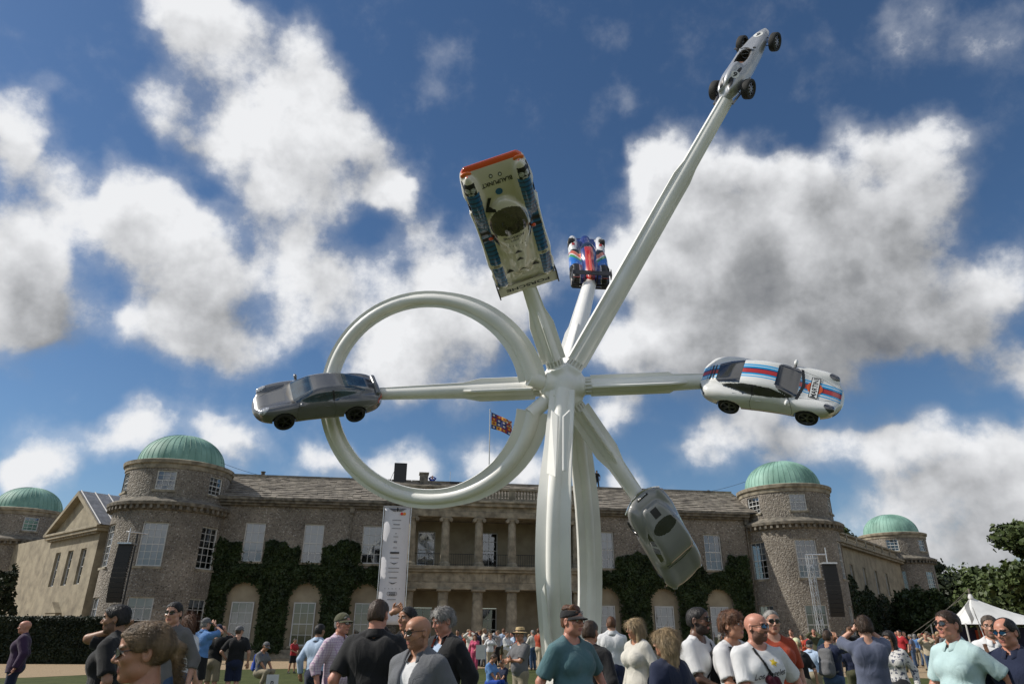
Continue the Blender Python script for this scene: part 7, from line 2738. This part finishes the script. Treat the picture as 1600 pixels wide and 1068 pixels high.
line_array(199, 850, 940, 40, 12, 14, 'tall black loudspeaker stack hanging before the left tower')
p = at_y(201, 900, 40.9); root = empty('speaker_mast', (p[0], 40.9, 0)); mt_ = zpix(836, 40.9)
mb = MB(); mb.bar((0, 0, 0), (0, 0, mt_), .05, 8); mb.build('pole', SPK, root)
mb = MB(); mb.bar((.55, .1, mt_), (-.15, -.95, mt_), .035, 8); mb.build('jib', ALU, root)
mb = MB(); mb.lathe([(.7, 0), (.7, .1), (.05, .12)], 16); mb.build('base', SPK, root)
tag(root, 'slim black mast carrying the loudspeakers by the left tower', 'mast')
line_array(1293, 881, 962, 40, 12, 16, 'tall black loudspeaker stack hanging before the right-hand tower')
truss_mast(1277, 864, 40.3, 'silver lattice mast carrying the loudspeakers by the right-hand tower')
mb = MB(); p = at_y(1312, 990, 40.5); mb.box((-1.1, -.5, 0), (1.1, .6, 1.5)); o = mb.build('equipment_crate', SPK, None, bevel=.03); o.location = (p[0], 40.5, .006)
tag(o, 'black covered equipment case at the foot of the lattice mast', 'case')

# sponsor banner hanging beside the portico, between two thin poles
YB = -2.75
x0b, zt_b = FM.pix(602, 791, YB); x1b, _ = FM.pix(641, 793, YB)
zb_b = FM.pix(590, 975, YB)[1]
wb = x1b - x0b
bo = empty('banner', FM(x0b, YB, 0) + H0, math.atan2(EX[1], EX[0]))
BAN = mat('banner_vinyl', (.60, .60, .63), rough=.55, var=.03, scale=2, bump=.05, bscale=2)
mb = MB(); n_ = 24
mb.loft([[(0, .02 * math.sin(i * .9), zt_b + (zb_b - zt_b) * i / n_) for i in range(n_ + 1)], [(wb / 2, .025 * math.sin(i * .7 + 1), zt_b + (zb_b - zt_b) * i / n_) for i in range(n_ + 1)], [(wb, .02 * math.sin(i * .8 + 2), zt_b + (zb_b - zt_b) * i / n_) for i in range(n_ + 1)]], closed=False)
sh_ = mb.build('sheet', BAN, bo, smooth=True); so_ = sh_.modifiers.new('thick', 'SOLIDIFY'); so_.thickness = .01
mb = MB(); mb.bar((-.1, .0, zt_b + .02), (wb + .1, .0, zt_b + .02), .035, 8); mb.build('batten', ALU, bo)
for x_ in (-.08, wb + .08):
    mb = MB(); mb.bar((x_, .04, 0), (x_, .04, zt_b + .05), .03, 8); mb.build('support_pole', ALU, bo)
INK = mat('print_black', (.02, .02, .022), rough=.6); INKG = mat('print_grey', (.20, .20, .21), rough=.6); INKR = mat('print_red', (.55, .03, .02), rough=.6); INKO = mat('print_amber', (.62, .22, .02), rough=.6)


def bz(py): return FM.pix(618, py, YB)[1]


def print_text(s, z, h, m, st=1.0, x=.5, bold=.01):
    V, F = text_tris(s, bold)
    P = np.stack([wb * x + V[:, 0] * h * st, np.full(len(V), -.045), z + V[:, 1] * h], 1)
    return obj_np('printed_name', P, F, m, bo, smooth=False)


def mark(kind, z, x=.5, m=INK, s=.12):
    mb = MB(); y = -.045; cx = wb * x
    if kind == 'disc': t = np.linspace(0, 2 * math.pi, 22)[:-1]; mb.add([(cx + math.cos(a) * s, y, z + math.sin(a) * s) for a in t], [tuple(range(21))])
    if kind == 'wings':
        for sg in (-1, 1):
            for j in range(4): mb.add([(cx + sg * .10, y, z + .10 - j * .055), (cx + sg * (.62 - j * .09), y, z + .10 - j * .055), (cx + sg * (.58 - j * .09), y, z + .065 - j * .055), (cx + sg * .10, y, z + .065 - j * .055)], [(0, 1, 2, 3)])
        t = np.linspace(0, 2 * math.pi, 19)[:-1]; mb.add([(cx + math.cos(a) * .09, y, z + .02 + math.sin(a) * .13) for a in t], [tuple(range(18))])
    if kind == 'rings':
        for k in range(4): mb.tube([(cx + (k - 1.5) * s * 1.25 + math.cos(a) * s, y, z + math.sin(a) * s) for a in np.linspace(0, 2 * math.pi, 21)], s * .11, 4)
    if kind == 'bird': mb.add([(cx - .3, y, z + .06), (cx, y, z - .02), (cx + .3, y, z + .06), (cx + .05, y, z - .07), (cx - .05, y, z - .07)], [(0, 1, 4), (1, 2, 3), (1, 3, 4)])
    if kind == 'bar': mb.add([(cx - s, y, z - .02), (cx + s, y, z - .02), (cx + s, y, z + .02), (cx - s, y, z + .02)], [(0, 1, 2, 3)])
    return mb.build('printed_mark', m, bo)


mark('wings', bz(796)); mark('disc', bz(802), .68, INKR, .10); mark('disc', bz(802), .79, INKO, .10)
for py_, s_ in ((812, .30), (825, .30), (887, .36), (893, .34), (928, .2)): mark('bar', bz(py_), m=INKG, s=s_)
mark('bar', bz(819), s=.22)
print_text('sky', bz(846), .17, INK, 1.0, bold=.02); print_text('ebay', bz(855), .13, INKG, 1.0);
for dz_ in (-.035, .0, .035): mark('bar', bz(863) + dz_, m=INK, s=.30)
mark('bird', bz(879)); mark('bird', bz(910)); [mark('disc', bz(919), .22 + .14 * k_, INKG, .028) for k_ in range(5)]; mark('rings', bz(927), s=.11)
mark('bar', bz(871), m=INKG, s=.30); mark('bar', bz(902), m=INK, s=.26); mark('bar', bz(936), m=INKG, s=.28); mark('disc', bz(833), m=INKG, s=.04); mark('bar', bz(838), m=INKG, s=.16)
tag(bo, 'tall white sponsor banner hanging beside the portico', 'banner')

# heraldic flag on its pole above the portico
fp = FM(XC, 2.5, 0) + H0
zt_f = float(at_y(768, 641, fp[1])[2]); zb_f = 12.4
root = empty('flagpole', (fp[0], fp[1], zb_f))
mb = MB(); mb.bar((0, 0, 0), (0, 0, zt_f - zb_f), .055, 10, r2=.035); mb.lathe([(.001, .12), (.06, .08), (.07, .03), (.03, 0)], 10, c=(0, 0, zt_f - zb_f)); mb.build('pole', WHITE, root, smooth=40)
tag(root, 'white flagpole rising from the roof above the portico', 'flagpole')
root = empty('heraldic_flag', (fp[0], fp[1], zt_f - 2.2))
cols_f = [mat('flag_red', (.30, .03, .03), rough=.8), mat('flag_blue', (.02, .035, .14), rough=.8), mat('flag_gold', (.58, .30, .03), rough=.8), mat('flag_white', (.58, .52, .48), rough=.8)]
nu, nv = 44, 32
LU, LV = 1.95, 1.35
uu, vv = np.meshgrid(np.linspace(0, 1, nu + 1), np.linspace(0, 1, nv + 1), indexing='ij')
fpt = lambda u, v: np.stack([.12 + u * LU * .86, .16 * np.sin(u * 6.5 + v * 1.4) * (u ** .6), 2.05 - u * .95 * (1 - .25 * u) - v * LV * (1 - .12 * u) + .05 * np.sin(u * 5)], -1)
V = fpt(uu, vv).reshape(-1, 3)
F, mi = [], []
for i in range(nu):
    for j in range(nv):
        F.append((i * (nv + 1) + j, (i + 1) * (nv + 1) + j, (i + 1) * (nv + 1) + j + 1, i * (nv + 1) + j + 1))
        u, v = (i + .5) / nu, (j + .5) / nv
        qu, qv = (u * 2) % 1, (v * 2) % 1
        quarter = (int(u * 2) + int(v * 2)) % 2
        su, sv = (qu * 2) % 1, (qv * 2) % 1
        sub_ = (int(qu * 2) + int(qv * 2)) % 2
        if u > .74 and v < .45: k = 0 if abs((u - .87) / .13 - (v - .22) / .22) < .35 or abs((u - .87) / .13 + (v - .22) / .22) < .35 else 3
        elif quarter == 0: k = 1 if sub_ == 0 else 0
        else: k = 2 if sub_ == 0 else 1
        if math.hypot(su - .5, (sv - .5)) < .24: k = {0: 2, 1: 3, 2: 0, 3: 1}[k]
        mi.append(k)
o = obj_np('cloth', V, np.array(F), cols_f, root, np.array(mi)); s_ = o.modifiers.new('thick', 'SOLIDIFY'); s_.thickness = .006
mb = MB(); mb.bar((.0, 0, 2.2), (.12, 0, 2.05), .012, 5); mb.bar((.0, 0, .75), (.12, 0, .72), .012, 5); mb.build('halyard', BLACKPL, root)
tag(root, 'heraldic flag quartered in red, blue and gold flying in the wind', 'flag')

# ------------------------------------------------------------------ things on the roof
def roof_pt(px, y=3.6):
    return FM.pix(px, 760, y)[0]


def roof_box(name, px0, px1, py0, label, cat, m, y=3.6, dep=.6, zb=12.55):
    xa_, xb_ = roof_pt(px0, y), roof_pt(px1, y); zt_ = FM.pix((px0 + px1) / 2, py0, y)[1]
    c = FM((xa_ + xb_) / 2, y, zb) + H0
    mb = MB(); mb.box((-(xb_ - xa_) / 2, -dep / 2, 0), ((xb_ - xa_) / 2, dep / 2, zt_ - zb * .985))
    o = mb.build(name, m, None, bevel=.02); o.location = (c[0], c[1], zb * .985); o.rotation_euler = (0, 0, math.atan2(EX[1], EX[0]))
    tag(o, label, cat)
    return o, (xb_ - xa_), zt_ - zb * .985


o, w_, h_ = roof_box('rooftop_loudspeaker', 614, 634, 724, 'upright black loudspeaker cabinet standing on the roof ridge', 'loudspeaker', SPK)
mb = MB(); mb.box((-w_ * .44, -.315, .08), (w_ * .44, -.295, h_ - .08)); mb.build('grille', BLACKPL, o)
mb = MB(); mb.bar((-w_ / 2, 0, h_ * .6), (-w_ / 2 - .35, 0, .0), .02, 5); mb.build('brace', BLACKPL, o)
o, w_, h_ = roof_box('chimney', 655, 668, 741, 'squat stone chimney on the ridge beside the loudspeaker', 'chimney', DARKSTONE, dep=.8)
mb = MB(); mb.box((-w_ / 2 - .06, -.46, h_), (w_ / 2 + .06, .46, h_ + .1)); mb.build('cap', STONE, o)
for px_ in (400, 407): pass
o, w_, h_ = roof_box('chimney', 400, 416, 744, 'low chimney with pot on the ridge near the left tower', 'chimney', STONE, dep=.8)
mb = MB(); mb.lathe([(.16, 0), (.14, .3), (.18, .32), (.18, .38), (.1, .38)], 14, c=(0, 0, h_)); mb.build('chimney_pot', DARKSTONE, o)
o, w_, h_ = roof_box('floodlight_case', 590, 602, 751, 'flat black case lying on the ridge left of the loudspeaker', 'case', SPK)
mb = MB(); mb.box((-w_ / 2 - .02, -.1, h_ - .08), (w_ / 2 + .02, .1, h_ + .02)); mb.build('lid', BLACKPL, o)
o, w_, h_ = roof_box('floodlight_case', 702, 717, 753, 'flat black case on the ridge right of the chimney', 'case', SPK)
mb = MB(); mb.box((-w_ / 2 - .02, -.1, h_ - .08), (w_ / 2 + .02, .1, h_ + .02)); mb.build('lid', BLACKPL, o)
o, w_, h_ = roof_box('antenna', 702.4, 703.2, 736, 'thin grey antenna rod standing on the ridge', 'antenna', ALU, dep=.04)
o, w_, h_ = roof_box('chimney', 1021, 1036, 768, 'terracotta-topped low chimney on the ridge above the hanging coupe', 'chimney', mat('terracotta', (.22, .12, .07), rough=.9, bump=.4), dep=.8)
for s_ in (-.25, .25):
    mb = MB(); mb.lathe([(.13, 0), (.11, .25), (.15, .27), (.1, .3)], 12, c=(s_, 0, h_)); mb.build('chimney_pot', MATS['terracotta'], o)
o, w_, h_ = roof_box('chimney', 1100, 1112, 771, 'pale stone chimney stub on the ridge near the right-hand tower', 'chimney', STONE, dep=.8)
mb = MB(); mb.lathe([(.13, 0), (.11, .25), (.15, .27), (.1, .3)], 12, c=(0, 0, h_)); mb.build('chimney_pot', DARKSTONE, o)
# fine wires slung from tower to roof
for (pxa, pya, ya_), (pxb, pyb, yb_), lb_ in (((345, 722, 47.5), (480, 752, 53), 'thin wire slung from the left tower to the roof ridge'), ((1165, 752, 55), (1030, 775, 56.5), 'thin wire slung from the right tower to the roof ridge')):
    A, B = at_y(pxa, pya, ya_), at_y(pxb, pyb, yb_)
    root_l = A
    mb = MB(); mb.tube([(A + (B - A) * t - np.array([0, 0, 1.2 * t * (1 - t)]) - A) for t in np.linspace(0, 1, 12)], .012, 4)
    o = mb.build('wire', BLACKPL); o.location = Vector(A); tag(o, lb_, 'wire')
# ------------------------------------------------------------------ smaller figures farther off
GF = 'crowd gathered before the house'


def proto(kind, fem, pose, seed, style='short', sit=None, fine=False, tl=1.0, skirt=False, sleeve=.42):
    """meshes of one coarse figure; copies share them and carry their own colours"""
    p = Person(False, 1.0 + (seed % 3) * .05, 0, (0, 0, 0), pose[0], pose[1], .10, .22 if seed % 2 else 0.0, sit, fem)
    o = link(bpy.data.objects.new('person', p.body(SKINS['fair'], HAIRS['brown'])))
    p.hair(style, HAIRS['brown'], o, seed, 0)
    p.top(C_['white'], o, sleeve, .90, .018, None, name='shirt', wr_seed=seed)
    p.bottom(C_['navy'], o, tl, name='skirt' if skirt else 'trousers', skirt=skirt)
    p.shoes(SHOE, o)
    for q in [o] + list(o.children):
        for s in q.material_slots: pass
    return o


PROTO = [proto('a', False, ('down', 'down'), 1), proto('b', True, ('front', 'down'), 2, 'long', sleeve=.98), proto('c', False, ('camera', 'camera'), 3, sleeve=.98), proto('d', True, ('hip', 'down'), 4, 'tied'),
         proto('e', False, ('hip', 'front'), 5, 'crop', tl=.46), proto('f', False, ('fold', 'cross'), 6, 'crop', sleeve=.98)]
used = [False] * len(PROTO)


def far(k, px, D, psi, H, top, bottom, hair, skin, label, group=GF, z=0.004, hat=None):
    src = PROTO[k]
    if not used[k]:
        o = src; used[k] = True; kids = list(src.children)
    else:
        o = link(src.copy()); kids = []
        for ch in PROTO[k].children:
            if ch.name.startswith('straw') or ch.name.startswith('cap'): continue
            c = link(ch.copy(), o); kids.append(c)
    x = at_y(px, 1000, D)[0]
    o.location = (x, D, z); o.rotation_euler = (0, 0, R(psi)); o.scale = (H / 1.78,) * 3
    def setm(ob, i, m):
        ob.material_slots[i].link = 'OBJECT'; ob.material_slots[i].material = m
    setm(o, 0, SKINS[skin]); setm(o, 4, HAIRS[hair])
    for c in kids:
        n = c.name.split('.')[0]
        if n == 'shirt': setm(c, 0, C_[top])
        elif n in ('trousers', 'skirt'): setm(c, 0, C_[bottom])
        elif n == 'hair': setm(c, 0, HAIRS[hair])
    tag(o, label, 'person', group)
    return o


NAMES = {'white': 'white', 'navy': 'navy', 'black': 'black', 'bluecotton': 'blue', 'palestripe': 'pale blue', 'red': 'red', 'pink': 'pink', 'beige': 'beige', 'brown': 'brown', 'khaki': 'khaki', 'denim': 'denim', 'greytee': 'grey',
         'teal': 'teal', 'olive': 'olive', 'orange': 'rust-orange', 'royal': 'royal blue', 'mint': 'mint', 'offwhite': 'cream', 'silver': 'pale grey', 'yellow': 'yellow', 'purple': 'plum', 'maroon': 'maroon', 'slate': 'slate-blue'}
far(4, 461, 31, 60, 1.32, 'red', 'black', 'black', 'tan', 'boy in red top and black shorts walking on the gravel')
far(1, 742, 32, -10, 1.50, 'pink', 'pink', 'auburn', 'fair', 'woman in a pink suit carrying a white bag before the portico')
far(3, 766, 33, 20, 1.55, 'white', 'beige', 'darkblond', 'fair', 'woman in white blouse and beige trousers before the portico')
far(2, 1447, 29, -30, 1.60, 'beige', 'denim', 'blond', 'fair', 'woman in beige coat and jeans standing alone on the gravel')
# seated and crouching figures on the grass
p = Person(False, 1, 0, (0, 25, 0), 'front', 'front', .1, 0, 'crouch')


def crouched(px, D, psi, top, bot, label, hair='brown', H=1.5, cap=None, pack=None):
    p = Person(False, 1, 0, (0, 28, 0), ((.12, -.42, .86), (.6, 0, -.6)), ((.10, -.42, .84), (.6, 0, -.6)), .1, 0, 'crouch', False, .3)
    for s in (1, -1):
        h, kn, an = p.leg[s]; p.leg[s] = (np.array([s * .09, .06, .93]), np.array([s * .13, -.34, .98]), np.array([s * .12, -.16, .58]))
    o = link(bpy.data.objects.new('person', p.body(SKINS['tan'], HAIRS[hair])))
    p.hair('short', HAIRS[hair], o, 3, 0)
    p.top(C_[top], o, .42, .90, .02, None, name='shirt'); p.bottom(C_[bot], o, .9, name='trousers'); p.shoes(SHOE, o)
    if cap: p.cap(C_[cap], o)
    if pack:
        rucksack(o, C_[pack], .024)
    x = at_y(px, 1010, D)[0]; s = H / 1.78
    o.location = (x, D, -.49 * s); o.rotation_euler = (0, 0, R(psi)); o.scale = (s, s, s)
    tag(o, label, 'person', G)
    return o


crouched(412, 22.5, 70, 'greytee', 'khaki', 'crouching man in grey tee and cap with blue backpack, reading', cap='greytee', pack='royal', H=1.75)
crouched(768, 19.5, 60, 'bluecotton', 'royal', 'boy in blue sitting hunched on the grass', H=1.45)
crouched(786, 20.5, -40, 'navy', 'denim', 'child in dark blue sitting on the grass beside the boy', H=1.2, hair='black')
m = MB(); x_ = at_y(427, 1050, 22); m.box((-.17, -.01, 0), (.17, .01, .42)); o = m.build('poster_bag', WHITE, None); o.location = (x_[0], 22, .004); o.rotation_euler = (R(-12), 0, R(15)); tag(o, 'white printed paper bag standing on the grass by the crouching man', 'bag')
V_, F_ = text_tris('n', .03); P_ = np.stack([V_[:, 0] * .1, np.full(len(V_), -.014), .2 + V_[:, 1] * .1], 1); obj_np('print', P_, F_, INK, o, smooth=False)
m = MB(); x_ = at_y(751, 1020, 31.6); m.box((-.2, -.05, 0), (.2, .05, .55)); o = m.build('carrier_bag', WHITE, None); o.location = (x_[0], 31.6, .55); tag(o, 'white carrier bag held by the woman in pink', 'bag')
m = MB(); m.tube([(-.08, 0, .54), (-.05, 0, .72), (.05, 0, .72), (.08, 0, .54)], .008, 5); m.build('handle', BLACKPL, o)
rc = random.Random(12)
tops = ['white', 'navy', 'black', 'bluecotton', 'palestripe', 'greytee', 'brown', 'teal', 'olive', 'offwhite', 'red', 'slate', 'maroon', 'orange', 'beige', 'silver']
bots = ['navy', 'denim', 'khaki', 'black', 'beige', 'olive', 'greytee']
combos = [(a, b) for a in tops for b in bots]; rc.shuffle(combos)
zones = [(712, 850, 33, 41, 20, 'by the portico'), (860, 1130, 28, 40, 9, 'by the right-hand ivy'), (1225, 1345, 22, 36, 8, 'around the loudspeaker mast'), (1400, 1478, 33, 43, 12, 'near the far shrubs'), (560, 705, 34, 42, 5, 'beside the banner foot')]
ci = 0
for a, b, d0, d1, n, where in zones:
    for k in range(n):
        px = a + (b - a) * (k + rc.uniform(.1, .9)) / n; D = rc.uniform(d0, d1)
        tp, bt = combos[ci]; ci += 1
        kk = rc.randrange(len(PROTO)); fem = kk in (1, 3)
        far(kk, px, D, rc.uniform(0, 360), rc.uniform(1.52, 1.66) if fem else rc.uniform(1.62, 1.80), tp, bt, rc.choice(['brown', 'black', 'grey', 'blond', 'darkblond', 'auburn', 'greybrown']), rc.choice(['fair', 'tan', 'ruddy', 'olive', 'fair']),
            ('woman' if fem else 'man') + ' in ' + NAMES[tp] + ' top and ' + NAMES[bt] + ' ' + ('shorts' if kk == 4 else 'trousers') + ' ' + where)
# two men up on the roof ridge
far(2, 675, 0, 10, 1.7, 'royal', 'navy', 'white', 'fair', 'crewman in royal blue crouched behind the roof ridge near the chimney', 'crew on the roof')
o = [q for q in bpy.data.objects if q.get('label', '').startswith('crewman in royal')][0]
c_ = FM(FM.pix(675, 756, 4.2)[0], 4.2, 0) + H0; o.location = (c_[0], c_[1], 11.55)
far(0, 933, 0, 200, 1.7, 'black', 'black', 'black', 'olive', 'crewman in black standing on the roof ridge right of the sculpture', 'crew on the roof')
o = [q for q in bpy.data.objects if q.get('label', '').startswith('crewman in black')][0]
c_ = FM(FM.pix(933, 752, 3.9)[0], 3.9, 0) + H0; o.location = (c_[0], c_[1], 12.62); o.scale = (.85,) * 3
